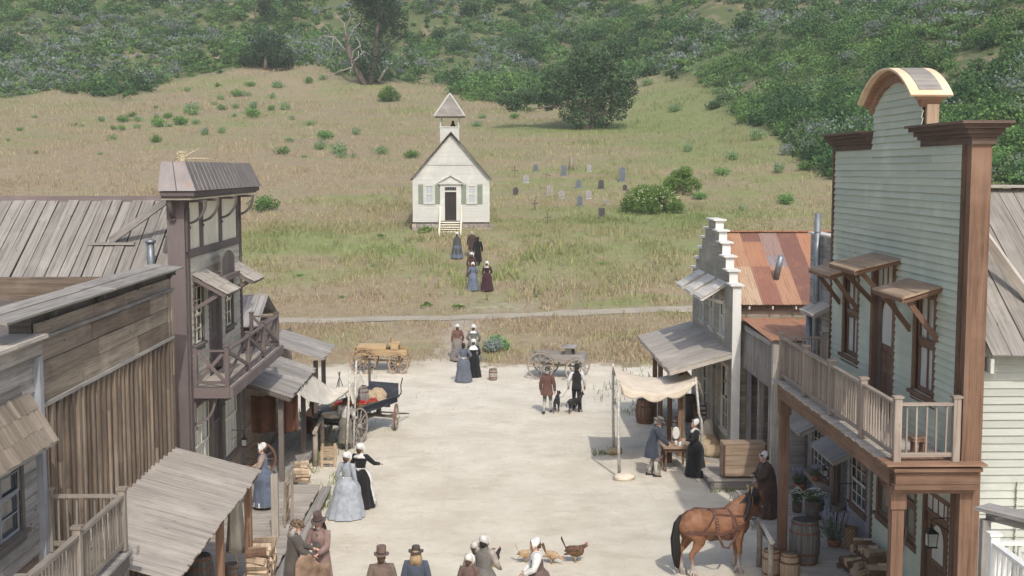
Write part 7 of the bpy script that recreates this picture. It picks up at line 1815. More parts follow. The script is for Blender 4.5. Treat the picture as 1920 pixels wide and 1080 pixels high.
    def sleeves(s, m, r0=.066, r1=.045, puff=0.0, to=1.0, name='sleeve', over=.0):
        for i in (0, 1):
            b = MB(); S_, E_, W_ = s.S[i], s.E[i], s.W[i]; W2 = E_.lerp(W_, to); inn = s.bd((S_.x * .55 if not s.lean else 0 + (-1 if i == 0 else 1) * .095, 0, 1.395))
            P = [inn, S_ + Z * .005, S_.lerp(E_, .35), S_.lerp(E_, .7), E_, E_.lerp(W2, .4), E_.lerp(W2, .8), W2]
            b.tube(P, [r0 * .95, r0 * 1.12 + puff, r0 * 1.05 + puff, r0 * .95, r0 * .88, (r0 + r1) / 2 + over * .3, r1 + over * .8, r1 + over], 12)
            b.build(name, cloth_m(m) if isinstance(m, tuple) else m, s.T)
    def trousers(s, m, to=1.0, name='trousers', r=.095):
        b = MB()
        b.rings([[(x * 1.0, y, z) for x, y in ((rx * math.cos(t), ry * math.sin(t)) for t in np.linspace(0, 2 * PI, 16, endpoint=False))] for z, rx, ry in ((.84, .15, .11), (.92, .168, .12), (1.0, .155, .115), (1.06, .14, .11))])
        for i in (0, 1):
            sg = -1 if i == 0 else 1; A = s.foot[i] + Z * .1; K = s.K[i]
            P = [Vector((sg * .085, 0, .93)), Vector((sg * .088, 0, .84)).lerp(K, .15), Vector((sg * .088, 0, .84)).lerp(K, .6), K]
            if to > .5: P += [K.lerp(A, .5), A - Z * .02]
            else: P += [K.lerp(A, .12)]
            b.tube(P, [r, r * 1.02, r * .82, r * .70, r * .64, r * .6][:len(P)], 12)
        b.build(name, cloth_m(m), s.T)
    def stockings(s, m):
        b = MB()
        for i in (0, 1):
            A = s.foot[i] + Z * .08; K = s.K[i]; b.tube([K, K.lerp(A, .3) + Vector((0, -.012, 0)), K.lerp(A, .7), A], [.056, .062, .046, .04], 10)
        b.build('stockings', cloth_m(m), s.T)
    def shoes(s, m=None, boots=0.0):
        for i in (0, 1):
            b = MB(); f = s.foot[i]; d = .1
            b.rings([[(f.x + rx * math.cos(t), f.y + y + .001 * k, f.z + max(.004, zc + rz * math.sin(t))) for t in np.linspace(0, 2 * PI, 10, endpoint=False)] for k, (y, rx, rz, zc) in enumerate(((-.075, .02, .03, .04), (-.06, .038, .045, .05), (0, .042, .05, .055), (.07, .048, .034, .036), (.13, .045, .026, .028), (.165, .022, .016, .02)))])
            if boots: b.tube([f + Z * .05, f + Z * .12, f.lerp(s.K[i], boots)], [.045, .047, .062], 10)
            b.build('shoe', m or LEATHER, s.T)
    def hair(s, kind, long_=0.0, bun=False):
        rows = [(1.715, .02, .02, -.02), (1.708, .052, .068, -.02), (1.69, .072, .092, -.024), (1.66, .081, .104, -.03), (1.62, .083, .104, -.04), (1.58, .081, .085, -.055), (1.54, .07, .055, -.075), (1.50, .05, .035, -.085)]
        b = MB(); R = []
        for z, rx, ry, yo in rows: R.append([s.hd((rx * math.cos(t), yo + ry * math.sin(t), z)) for t in np.linspace(0, 2 * PI, 20, endpoint=False)])
        b.rings(R)
        if bun: b.ico(s.hd((0, -.14, 1.62)), .045)
        if long_:
            for k in range(16):
                a = PI + PI * k / 15; x = .085 * math.cos(a); y = -.03 + .1 * math.sin(a) * .9
                b.tube([s.hd((x, y, 1.62)), s.hd((x * 1.25, y * 1.1, 1.62 - long_ * .5)), s.hd((x * 1.35 + random.uniform(-.02, .02), y * 1.05, 1.62 - long_ * random.uniform(.85, 1.1)))], [.02, .024, .008], 5)
        b.build('hair', HAIR[kind], s.T)
    def beard(s, kind, l=.1):
        b = MB(); R = []
        for t_, w_, d_ in ((0, .058, .05), (.35, .058, .055), (.7, .04, .045), (1, .012, .015)):
            zz = 1.535 - l * t_ * 1.2; R.append([s.hd((w_ * math.cos(t), .05 + .01 * t_ + d_ * math.sin(t), zz)) for t in np.linspace(0, 2 * PI, 14, endpoint=False)])
        b.rings(R); b.build('beard', HAIR[kind], s.T)
    def bonnet(s, m=(.78, .77, .73), brim=.03, r=.108, tails=False):
        b = MB(); R = []; n_ = 26
        # cap axis runs from the face backwards and up
        for i, (t, rr) in enumerate(((0, 1.04 + brim * 9), (.05, .98), (.12, .93), (.3, 1.02), (.55, 1.04), (.78, .86), (.93, .55), (1, .2))):
            ring = []
            for k in range(n_):
                a = 2 * PI * k / n_; ru = 1 + (.05 * math.sin(13 * a) if i == 0 else .025 * math.sin(9 * a + i))
                x = r * .86 * rr * math.cos(a) * ru; z = 1.60 + r * rr * math.sin(a) * ru + .02 + t * .045; y = .055 - t * .20 + .35 * (z - 1.6) * (-.3)
                ring.append(s.hd((x, y, z)))
            R.append(ring)
        b.rings(R, False, True)
        if tails:
            for sg in (-1, 1): b.tube([s.hd((sg * .06, .05, 1.5)), s.hd((sg * .03, .09, 1.42)), s.hd((sg * .05, .1, 1.33))], [.012, .014, .006], 5)
        b.build('bonnet', cloth_m(m, .25), s.T)
    def hat(s, m, crown=.15, rc=.092, brim=.07, taper=1.0, band=(.03, .03, .03), tilt=0.0, flop=.0, dome=False, name='hat'):
        n_ = 28; z0 = 1.655
        pr = [(rc + brim, z0 - flop), (rc + brim * .98, z0 - flop + .008), (rc + .01, z0 + .012), (rc, z0 + .02), (rc * (1 + (taper - 1) * .5), z0 + crown * .6)]
        pr += [(rc * taper * .97, z0 + crown * .88), (rc * taper * .8, z0 + crown * .98), (rc * taper * .4, z0 + crown)] if dome else [(rc * taper, z0 + crown * .97), (rc * taper * .95, z0 + crown), (rc * taper * .4, z0 + crown * .97)]
        b = MB(); R = []
        for r_, z in pr: R.append([s.hd(rot((r_ * math.cos(t), -.012 + r_ * 1.12 * math.sin(t), z + (.018 * math.cos(2 * t) if r_ > rc * 1.3 else 0)), (0, 0, z0), 'X', tilt)) for t in np.linspace(0, 2 * PI, n_, endpoint=False)])
        b.rings(R, False, True)
        R = []
        for r_, z in ((rc - .004, z0 - .004), (rc * .9, z0 + .01)): R.append([s.hd((r_ * math.cos(t), -.012 + r_ * 1.12 * math.sin(t), z)) for t in np.linspace(0, 2 * PI, n_, endpoint=False)])
        b.rings([[s.hd(rot((r_ * math.cos(t), -.012 + r_ * 1.12 * math.sin(t), z), (0, 0, z0), 'X', tilt)) for t in np.linspace(0, 2 * PI, n_, endpoint=False)] for r_, z in ((rc + brim, z0 - flop - .003), (rc * .8, z0 + .006))], False, True)
        h = b.build(name, cloth_m(m, .2), s.T)
        if band:
            b = MB(); b.rings([[s.hd(rot((r_ * math.cos(t), -.012 + r_ * 1.12 * math.sin(t), z), (0, 0, z0), 'X', tilt)) for t in np.linspace(0, 2 * PI, n_, endpoint=False)] for r_, z in ((rc + .004, z0 + .016), (rc + .005, z0 + .05))], False, False); b.build('hat_band', cloth_m(band), h)
    def coat(s, m, length=.55, flare=.24, w=1.08, name='coat', sleeves=True, collar=True, dy=0.0, r0=.076, r1=.052):
        z1 = 1.05 - length
        s.loft(name, [(1.475, .07, .065, 0), (1.455, .09, .08, 0), (1.42, .15, .10, 0), (1.37, .187 * w, .125 * w, .0), (1.29, .187 * w, .15 * w, .008), (1.18, .17 * w, .135 * w, 0), (1.06, .158 * w, .128 * w, 0), (.95, .18 * w, .145 * w, 0), (1.0 - length * .6, .19 + (flare - .19) * .6, (.17 + (flare - .19) * .5), dy * .5), (z1, flare, flare * .85, dy)], m, 30, .05, 7, ph=random.uniform(0, 6))
        if collar: s.loft('collar', [(1.43, .115, .095, -.005), (1.47, .085, .085, -.01), (1.50, .075, .078, -.012), (1.47, .095, .093, -.012)], m)
        if sleeves: s.sleeves(m, r0, r1)
    def shawl(s, m, z1=1.27, r=.225, name='collar', z0=1.475):
        s.loft(name, [(z0, .065, .062, 0), (z0 - .03, .10, .085, 0), (1.40, .185, .125, 0), (1.35, .215, .15, 0), (z1, r, r * .75, 0)], m, 30, .06, 7)
    def cape(s, m, z1=.4, r=.33, name='cape', dy=-.02):
        s.loft(name, [(1.475, .065, .065, 0), (1.44, .12, .09, 0), (1.39, .20, .13, -.01), (1.28, .25, .18, -.015), (1.05, .275, .22, dy), ((1.05 + z1) / 2, .30, .26, dy), (z1, r, r * .88, dy * 1.5)], m, 40, .10, 8, ph=random.uniform(0, 6))
    def apron(s, m=(.72, .71, .67), z1=.28, hem=.40, bib=False, back=True, side=1.05, a0=None):
        b = MB()
        def f(a, c):
            z = 1.06 + (z1 - 1.06) * c; t = (1.06 - z) / 1.03; r = .152 + (hem - .13) * t ** .62 + (.05 * math.sin(PI * min(t * 2.2, 1)) if t < .45 else 0); an = PI / 2 + (a - .5) * 2 * side * (1 - .12 * c)
            r *= 1 + .03 * math.sin(18 * a) * c; return s.bd((r * math.cos(an), r * .95 * math.sin(an), z))
        b.grid(f, 24, 10, thick=.004); b.build('apron', cloth_m(m), s.T)
        b = MB(); b.rings([[s.bd((r_ * math.cos(t), r_ * .82 * math.sin(t), z)) for t in np.linspace(0, 2 * PI, 24, endpoint=False)] for r_, z in ((.15, 1.04), (.153, 1.09))], False, False)
        if back:
            b.ico(s.bd((-.035, -.14, 1.07)), (.04, .018, .022)); b.ico(s.bd((.035, -.14, 1.07)), (.04, .018, .022))
            b.tube([s.bd((-.01, -.14, 1.06)), s.bd((-.03, -.2, .9)), s.bd((-.02, -.26, .74))], [.014, .018, .012], 5); b.tube([s.bd((.01, -.14, 1.06)), s.bd((.035, -.2, .92)), s.bd((.04, -.25, .78))], [.014, .018, .012], 5)
        b.build('apron_ties', cloth_m(m), s.T)
    def dress(s, m, hem=.42, dy=0.0, puff=.0, to=.92, nr=8, ry=.95):
        s.skirt(m, hem, dy=dy, nr=nr, ry=ry); s.bodice(m); s.sleeves(m, puff=puff, to=to); s.shoes()
def A_(d): return math.radians(d)
def hitp(u, v): return tuple(hit(u, v, 57.2))
def gp(u, v, z=0.0): q = atZ(u, v, z); return (q.x, q.y, z)
WH = (.78, .77, .73)
# --- going up to the chapel (facing away)
p = Person('person in long dark grey cloak and white bonnet just below the chapel steps', hitp(857, 486), .05, 1.68, fl=(-.09, -.1, 0), fr=(.09, .15, 0)); p.skirt((.13, .17, .25), .40); p.bodice((.13, .17, .25)); p.cape((.085, .09, .08), .35, .36); p.bonnet(); p.hair('brown'); p.shoes()
p = Person('person in dark brown coat and white stockings walking up to the chapel steps', hitp(885, 487), -.05, 1.78, fl=(-.1, .2, .02), fr=(.09, -.15, 0)); p.coat((.10, .05, .035), .50, .25); p.trousers((.12, .07, .05), .4); p.stockings((.6, .58, .54)); p.hair('grey'); p.shoes()
p = Person('person in a long black coat and broad black hat walking up to the chapel', hitp(896, 500), 0.0, 1.80, fl=(-.1, .15, .02), fr=(.1, -.2, 0)); p.coat((.018, .018, .018), .80, .27); p.trousers((.02, .02, .02)); p.hair('brown'); p.hat((.02, .02, .02), .10, .09, .10, band=None, dome=True); p.shoes()
p = Person('person in rust brown dress and bonnet, half hidden behind the blue dress', hitp(884, 528), 0.0, 1.66); p.dress((.14, .05, .03), .36); p.bonnet(); p.hair('brown', .25)
p = Person('person in faded blue dress and white bonnet last in the chapel group', hitp(887, 546), .05, 1.62, hl=(-.2, .14, 1.0), hr=(.2, .14, 1.0)); p.dress((.14, .19, .29), .37, dy=-.03, puff=.015); p.apron((.22, .27, .36), .2, .37, side=1.5); p.bonnet(); p.hair('brown')
p = Person('person in dark burgundy dress and white bonnet walking towards the chapel', hitp(913, 545), -.15, 1.68, hl=(-.24, .05, .82), hr=(.2, .16, 1.0)); p.dress((.075, .02, .03), .40, dy=-.10, puff=.01); p.shawl((.6, .5, .42), 1.40, .16); p.bonnet(); p.hair('brown')
# --- foot of the bank
p = Person('person in rust jacket, grey skirt and white cap climbing onto the bank', (-1.58, 58.6, hz(-1.58, 58.6)), .1, 1.66, hl=(-.26, .05, .8), hr=(.24, .08, .9)); p.skirt((.27, .22, .18), .36, dy=-.1); p.shoes(); p.coat((.24, .10, .06), .22, .22, 1.0, 'jacket'); p.bonnet(r=.1); p.hair('brown')
p = Person('person in a sage green dress with white collar and bonnet stepping onto the bank', (-.82, 58.3, hz(-.82, 58.3)), -.05, 1.72, hl=(-.2, .16, 1.0), hr=(.25, .1, .95)); p.dress((.20, .21, .17), .37); p.shawl(WH, 1.37, .19); p.apron(z1=.3, hem=.37); p.bonnet(tails=True); p.hair('brown')
p = Person('dark haired person in slate blue dress and tied white apron, hands on hips', gp(869, 716), .05, 1.70, hl=(-.21, .03, 1.04), hr=(.21, .03, 1.04)); p.dress((.13, .16, .22), .37, dy=-.04, to=.55); p.apron(z1=.3, hem=.37); p.hair('black', bun=True)
p = Person('person in black dress with wide white cape collar near the small keg', gp(888, 707), -.05, 1.66, hr=(.2, .16, .98)); p.dress((.02, .02, .022), .36); p.shawl(WH, 1.27, .235); p.bonnet(tails=True); p.hair('brown')
# --- two men with dogs
p = Person('person in rusty red coat, grey breeches and brown hat walking beside a dog', gp(1026, 775), -.25, 1.72, .05, fl=(-.09, -.22, .02), fr=(.1, .2, 0), hl=(-.28, .1, .85), hr=(.30, -.02, .84)); p.coat((.20, .075, .05), .34, .24, dy=-.03); p.trousers((.26, .25, .20), .4); p.stockings((.5, .47, .38)); p.hair('grey'); p.hat((.11, .07, .05), .11, .088, .07, dome=True, tilt=-.1); p.shoes()
MANV = p = Person('person in black waistcoat, white sleeves and dark hat holding the dog leads', gp(1081, 771), -.05, 1.78, fl=(-.1, .2, .02), fr=(.1, -.15, 0), hl=(-.3, .08, .9), hr=(.3, .12, .9)); p.trousers((.03, .035, .045)); p.coat((.03, .03, .033), .22, .185, 1.0, 'waistcoat', sleeves=False); p.sleeves((.72, .71, .68), .07, .045); p.hair('brown'); p.hat((.035, .03, .03), .11, .088, .085, dome=True); p.shoes(boots=.5)
# --- table
p = Person('bearded person in navy frock coat and tan hat leaning on the table', gp(1221, 893), -PI / 2 - .1, 1.80, .30, hl=(-.12, .60, .80), hr=(.14, .58, .80), fl=(-.1, -.08, 0), fr=(.09, .12, 0), nod=.15); p.coat((.055, .075, .12), .48, .25, 1.05); p.trousers((.42, .30, .26), .4); p.stockings((.62, .58, .48)); p.hair('grey'); p.beard('grey', .1); p.hat((.24, .19, .16), .11, .09, .08, dome=True); p.shoes()
p = Person('person in long black dress and white head scarf at the right end of the table', gp(1303, 893), PI / 2 + .1, 1.70, .03, hl=(-.1, .36, 1.16), hr=(.12, .30, 1.1), nod=.1); p.dress((.022, .023, .028), .34, dy=-.02, puff=.02, to=.8); p.shawl(WH, 1.40, .17); p.bonnet(tails=True); p.hair('brown')
# --- brown cape by the horse
p = Person('person in long brown caped coat and white cap holding the horse lead', (7.08, 31.5, .3), PI / 2 + .35, 1.66, .10, hl=(-.1, .36, 1.02), hr=(.12, .34, 1.12), nod=.35); p.skirt((.12, .055, .035), .36); p.bodice((.1, .045, .03)); p.sleeves((.10, .05, .032), .07, .05); p.cape((.095, .048, .032), .22, .33); p.shawl((.10, .052, .035), 1.1, .27, 'shoulder_cape', 1.46); p.bonnet(r=.1); p.hair('black'); p.shoes()
# --- left boardwalk
w_ = Person('person in blue pinafore dress, peach sleeves and white bonnet carrying a basket', (-6.0, 32.5, .3), PI / 2 + .1, 1.70, .02, hl=(-.12, .32, 1.02), hr=(.1, .34, 1.06), nod=.25); w_.skirt((.12, .17, .27), .33, z1=.1, dy=-.02); w_.bodice((.14, .19, .29)); w_.sleeves((.50, .33, .24), .072, .04, to=.7); w_.bonnet(); w_.hair('brown'); w_.shoes()
w_.loft('petticoat', [(.2, .30, .28, 0), (.08, .31, .29, 0)], WH, 40, .05, 8)
basket((-6.42, 32.5, 1.03), .34, .26, .2, 'small handled basket carried by the woman in the blue pinafore', 0, .3, handle=True, rounded=True)
# --- pair in the street
p = Person('person in full pale blue grey gown with white sash and bonnet', gp(652, 968), -.55, 1.70, hl=(-.24, .02, .9), hr=(.27, .06, .82), yaw=.1); p.dress((.40, .46, .54), .52, dy=-.10, puff=.006, nr=10); p.bonnet(); p.hair('brown'); p.apron((.66, .66, .64), .95, .3, side=.9)
p = Person('person in black dress, long white apron and bonnet with right arm stretched out', gp(677, 950), -.35, 1.72, hl=(-.2, .2, .98), hr=(.46, .22, 1.17), yaw=-.2); p.dress((.022, .022, .026), .40, dy=-.05); p.apron(z1=.12, hem=.42, side=1.9); p.shawl(WH, 1.43, .12); p.bonnet(); p.hair('brown')
basket((-3.72, 34.6, .95), .34, .24, .22, 'round pale basket held by the woman in black with the white apron', 0, .4, handle=True, rounded=True, m='burlap')
# --- bottom left traders
p = Person('person with long white beard, shaggy fur hat and worn grey coat', (-4.22, 26.05, 0), -PI / 2 + .15, 1.76, .12, hl=(-.05, .42, 1.12), hr=(.12, .40, 1.02), nod=.2); p.coat((.13, .105, .085), .8, .27, 1.1); p.trousers((.1, .09, .08)); p.hair('grey', .25); p.beard('grey', .2); p.shoes(boots=.5)
b = MB()
for i in range(120): a = random.uniform(0, 2 * PI); e = random.uniform(0, 1.3); r_ = .115; c_ = p.hd((r_ * math.cos(a) * math.cos(e * .9), -.01 + r_ * 1.1 * math.sin(a) * math.cos(e * .9), 1.64 + .1 * math.sin(e))); b.ico(c_, random.uniform(.018, .035), t=rt(.4), n=5, k=4)
for i in range(30): a = random.uniform(-2.6, -.6); c_ = p.hd((.11 * math.cos(a), .11 * math.sin(a) - .02, random.uniform(1.5, 1.6))); b.ico(c_, random.uniform(.02, .035), t=rt(.4), n=5, k=4)
b.build('fur_hat', mat('fur', (.17, .12, .08), .95, .5, 25), p.T)
p = Person('person in faded pink coat and tall brown stovepipe hat with long dark hair', (-3.68, 26.5, 0), PI - .35, 1.74, .1, hl=(-.12, .36, 1.02), hr=(.2, .30, .96), nod=.2); p.coat((.36, .20, .16), .85, .28, 1.08); p.trousers((.06, .055, .06)); p.loft('waistcoat', [(1.0, .135, .15, .015), (1.2, .12, .15, .02), (1.4, .06, .12, .02)], (.16, .13, .115)); p.hair('black', .32); p.beard('grey', .05); p.hat((.15, .085, .07), .2, .09, .065, .97, band=(.06, .045, .04)); p.shoes(boots=.5)
b = MB()
def hide(a, c): return Vector((-4.12 + .75 * a, 25.78 + .12 * math.sin(5 * a) - .15 * c, 1.08 + .1 * math.sin(7 * a + 2 * c) - .55 * c ** 1.3 - .15 * (2 * a - 1) ** 2))
b.grid(hide, 20, 12, thick=.02); o = b.build('animal_hide', mat('hide', (.25, .17, .12), .9, .5, 4)); tag(o, 'brown animal hide with pale edges held between the two traders', 'hide')
b = MB()
for i in range(60): q = hide(random.random(), .93 + random.uniform(0, .08)); b.ico(q, (.04, .03, .05), n=5, k=4, t=rt(.2))
b.build('fur_edge', mat('pale_fur', (.62, .54, .42), .95, .2, 20), o)
# --- bottom row seen from behind
p = Person('person in tan coat and tall brown top hat seen from behind', (-2.16, 24.1, 0), .15, 1.72, yaw=-.2); p.coat((.23, .145, .10), .7, .27, 1.1); p.trousers((.1, .08, .07)); p.hair('brown'); p.loft('neck_cloth', [(1.47, .066, .066, 0), (1.52, .06, .062, 0)], WH); p.hat((.21, .12, .085), .165, .094, .055, 1.02, band=(.05, .045, .045), tilt=.05); p.shoes(boots=.5)
p = Person('person in dark blue coat and rounded brown hat with long fair hair', (-1.50, 24.4, 0), -.05, 1.68); p.coat((.07, .10, .16), .7, .26, 1.08); p.trousers((.1, .08, .07)); p.hair('blond', .26); p.hat((.10, .065, .055), .12, .085, .07, dome=True, band=(.06, .05, .05)); p.shoes(boots=.5)
p = Person('person with white head wrap and grey waistcoat lifting an arm', (-.15, 25.2, 0), -.55, 1.66, .06, hl=(-.1, .38, 1.3), hr=(.2, .3, 1.0), skin=SKIN_D); p.skirt((.2, .18, .16), .36); p.coat((.22, .20, .17), .15, .17, 1.05, 'waistcoat', sleeves=False); p.sleeves((.46, .38, .31), .075, .05); p.bonnet((.64, .62, .56), brim=.0, r=.112); p.hair('black'); p.shoes()
p = Person('short person in brown dress and white bonnet near the bottom centre', (-.46, 24.7, 0), -.3, 1.42, .08); p.dress((.20, .11, .08), .34); p.bonnet((.70, .67, .60), r=.115); p.hair('brown')
p = Person('short person in a cream mob cap just behind the one in brown', (-.34, 25.35, 0), -.2, 1.48, .05); p.dress((.30, .24, .2), .34); p.bonnet((.62, .58, .48), r=.112, brim=.05); p.hair('brown')
p = Person('person in a white blouse, brown bodice and white bonnet facing left at the bottom edge', (.98, 25.1, 0), PI / 2 + .1, 1.64, .12, hl=(-.12, .34, 1.0), hr=(.14, .32, .96), nod=.2); p.skirt((.19, .11, .09), .36); p.loft('bodice', [(1.0, .15, .12, 0), (1.2, .16, .13, .005), (1.32, .16, .125, .008)], (.15, .09, .07)); p.loft('blouse', [(1.3, .17, .135, .01), (1.38, .18, .12, .005), (1.43, .13, .09, 0), (1.47, .07, .07, 0)], WH); p.sleeves(WH, .082, .05, .01); p.bonnet(); p.hair('brown'); p.shoes()
# --- produce stall
p = Person('person in white shirt and long olive apron working at the produce wagon', (-4.80, 40.75, 0), -.3, 1.70, .08, hl=(-.2, .34, 1.0), hr=(.15, .36, 1.02)); p.trousers((.2, .18, .13)); p.skirt((.25, .235, .17), .24, z1=.25, z0=1.08, amp=.05); p.bodice(WH, 'shirt', w=1.05); p.sleeves(WH, .078, .045, .01); p.hair('brown'); p.shoes()
p = Person('person in a red brown dress in the shade behind the wagon tail', (-6.15, 42.6, 0), -1.2, 1.62, .1); p.dress((.15, .055, .035), .36); p.hair('brown', .2)

# ================================================================ animals
def fuse(b, name, mats, parent, voxel, smooth=2, it=1):
    """one continuous skin from overlapping closed shapes"""
    o = b.build('tmp', mats); md = o.modifiers.new('r', 'REMESH'); md.mode = 'VOXEL'; md.voxel_size = voxel; md.use_smooth_shade = True
    sm = o.modifiers.new('s', 'SMOOTH'); sm.iterations = smooth; sm.factor = .6
    dg = bpy.context.evaluated_depsgraph_get(); me = bpy.data.meshes.new_from_object(o.evaluated_get(dg)); bpy.data.objects.remove(o)
    n_ = bpy.data.objects.new(name, me); me.name = name; col.objects.link(n_); link_child(n_, parent)
    for q in list(me.attributes):
        pass
    a = me.attributes.get('tint') or me.attributes.new('tint', 'FLOAT', 'FACE')
    a.data.foreach_set('value', np.ones(len(a.data), np.float32)); me.materials.clear(); me.materials.append(mats if not isinstance(mats, list) else mats[0]); return n_
def el_tube(b, pts, n_=14):
    """pts: (x,y,z,ry,rz) sections square to the path"""
    R = []
    P = [Vector(p[:3]) for p in pts]
    for i, p in enumerate(pts):
        d = (P[min(i + 1, len(P) - 1)] - P[max(i - 1, 0)]).normalized(); sd_ = Vector((0, 1, 0)); sd_ = (sd_ - d * sd_.dot(d)).normalized(); up = d.cross(sd_)
        R.append([P[i] + sd_ * p[3] * math.cos(t) + up * p[4] * math.sin(t) for t in np.linspace(0, 2 * PI, n_, endpoint=False)])
    b.rings(R)
def coat_mat(name, c, low, z0, z1, rough=.45, spots=None):
    m, n, l, p = nt(name); tc = n.new('ShaderNodeTexCoord'); sx = n.new('ShaderNodeSeparateXYZ'); l.new(tc.outputs['Object'], sx.inputs[0]); f = noise(n, l, tc.outputs['Object'], 6, 7, .7)
    x = mixn(n, l, tuple(q * .6 for q in c), tuple(q * 1.12 for q in c), maprange(n, l, f, .35, .65)); ad = n.new('ShaderNodeMath'); ad.operation = 'ADD'; l.new(sx.outputs[2], ad.inputs[0]); l.new(maprange(n, l, f, .3, .7, -.05, .05), ad.inputs[1])
    x = mixn(n, l, low, x, maprange(n, l, ad.outputs[0], z0, z1)); l.new(x, p.inputs['Base Color']); p.inputs['Roughness'].default_value = rough; p.inputs['Specular IOR Level'].default_value = .4; return m
def horse(loc, rz):
    T = thing('horse', 'brown draft horse with black tail in full leather harness beside the hitching rail', 'horse', loc, rz); T.scale = (1.09, 1.04, 1.01)
    b = MB()
    body = [(-.84, 0, 1.27, .05, .08), (-.80, 0, 1.24, .16, .20), (-.68, 0, 1.21, .27, .31), (-.48, 0, 1.19, .315, .36), (-.25, 0, 1.15, .30, .335), (0, 0, 1.12, .31, .345), (.22, 0, 1.12, .30, .36), (.42, 0, 1.15, .28, .37), (.58, 0, 1.19, .24, .33), (.70, 0, 1.22, .17, .24), (.77, 0, 1.22, .06, .1)]
    el_tube(b, body, 22)
    el_tube(b, [(.36, 0, 1.26, .22, .30), (.58, .03, 1.38, .20, .31), (.76, .08, 1.50, .165, .27), (.92, .14, 1.62, .13, .20), (1.02, .18, 1.69, .10, .14)], 16)
    # head
    hx = [(1.0, .17, 1.75, .08, .10), (1.06, .21, 1.67, .105, .155), (1.11, .27, 1.55, .10, .15), (1.15, .33, 1.41, .075, .10), (1.18, .38, 1.29, .065, .08), (1.19, .41, 1.21, .065, .072), (1.19, .42, 1.17, .03, .04)]
    el_tube(b, hx, 14)
    for sg in (-1, 1): b.tube([(1.0 + .0, .17 + sg * .05, 1.80), (1.01, .17 + sg * .06, 1.89), (1.03, .17 + sg * .055, 1.95)], [.028, .032, .008], 8)
    for sg in (-1, 1):
        y = sg * .17; dx = .04 * sg
        el_tube(b, [(.46, y * .8, 1.12, .10, .17), (.49 + dx, y, .92, .09, .13), (.50 + dx, y, .74, .062, .085), (.51 + dx, y, .56, .052, .06), (.515 + dx, y, .50, .055, .062), (.505 + dx, y, .42, .042, .045), (.50 + dx, y, .26, .038, .042), (.50 + dx, y, .17, .052, .056), (.53 + dx, y, .09, .045, .05), (.55 + dx, y, .05, .066, .075), (.56 + dx, y, .0, .075, .085)][::-1])
        y = sg * .18; dx = -.05 * sg
        el_tube(b, [(-.55, y * .75, 1.15, .13, .24), (-.52 + dx, y, .95, .12, .19), (-.52 + dx, y, .80, .085, .13), (-.60 + dx, y, .66, .058, .085), (-.68 + dx, y, .56, .05, .066), (-.69 + dx, y, .50, .048, .06), (-.67 + dx, y, .40, .042, .046), (-.655 + dx, y, .26, .04, .044), (-.65 + dx, y, .17, .055, .06), (-.62 + dx, y, .09, .048, .052), (-.60 + dx, y, .05, .068, .078), (-.59 + dx, y, .0, .076, .086)][::-1])
    BAY = coat_mat('bay_coat', (.25, .118, .062), (.34, .30, .27), .26, .50, .6)
    hb = fuse(b, 'body', BAY, T, .020, 1)
    dk = mat('horse_hair', (.02, .018, .017), .6, .5, 30)
    b = MB()
    for i in range(46):
        a = random.uniform(0, 6.28); q = random.uniform(0, 1) ** .5; x = math.cos(a) * q; y = math.sin(a) * q
        b.tube([(-.82, y * .03, 1.42), (-.90 + x * .04, y * .06, 1.25), (-.93 + x * .07, y * .10, .9), (-.90 + x * .08, y * .10, .55), (-.88 + x * .05, y * .06, random.uniform(.18, .36))], [.018, .03, .034, .026, .005], 6, t=rt(.4))
    b.build('tail', dk, T)
    b = MB()
    for i in range(40):
        t_ = i / 39; P0 = Vector((.50, .02, 1.60)).lerp(Vector((1.0, .15, 1.83)), t_); P0.z += .03
        for sg in (-1, 1): b.tube([P0, P0 + Vector((.0, sg * .10, -.04)), P0 + Vector((.03, sg * .19, -.20 - random.uniform(0, .14)))], [.018, .022, .006], 5, t=rt(.4))
    b.tube([(1.02, .15, 1.83), (1.09, .19, 1.77), (1.14, .24, 1.62)], [.03, .035, .01], 6)
    b.build('mane', dk, T)
    for sg in (-1, 1):
        for fx in (.52 + .04 * sg, -.64 - .05 * sg):
            b = MB()
            for k in range(16): a = random.uniform(0, 6.28); y = sg * .175; b.tube([(fx + .045 * math.cos(a), y + .045 * math.sin(a), .2), (fx + .075 * math.cos(a) - .01, y + .07 * math.sin(a), .12), (fx + .08 * math.cos(a) - .02, y + .075 * math.sin(a), .03)], [.018, .02, .005], 5, t=rt(.2))
            fm_ = CM.get('ph') or mat('pale_hair', (.40, .36, .32), .9, .3, 20); CM['ph'] = fm_; b.build('feathering', fm_, T)
    for sg in (-1, 1):
        b = MB(); b.ico((1.10, .24 + sg * .095, 1.61), .018); b.build('eye', EYE, T)
    hl_ = mat('harness_leather', (.13, .065, .05), .5, .3, 12); brass = mat('brass', (.55, .42, .20), .3, .2, 8, .9)
    def sec(x):
        xs = [p[0] for p in body]; return [float(np.interp(x, xs, [p[k] for p in body])) for k in (2, 3, 4)]
    def strap(f, t0, t1, n_, name, w=.028, th=.012, m=None):
        b = MB(); pts = []
        for i in range(n_ + 1):
            a = t0 + (t1 - t0) * i / n_; x = f(a); z, ry, rz_ = sec(x); pts.append((Vector((x, (ry + .012) * math.cos(a), z + (rz_ + .012) * math.sin(a)))))
        for p_, q_ in zip(pts[:-1], pts[1:]):
            mid = (p_ + q_) / 2; z, ry, rz_ = sec(mid.x); nn = Vector((0, mid.y / max(ry, .05), (mid.z - z) / max(rz_, .05))).normalized(); b.beam(p_ - (q_ - p_) * .1, q_ + (q_ - p_) * .1, w, th, up=nn)
        return b.build(name, m or hl_, T)
    strap(lambda a: -.12, 0, 2 * PI, 32, 'back_band', .075); strap(lambda a: .26, 0, 2 * PI, 32, 'girth', .06)
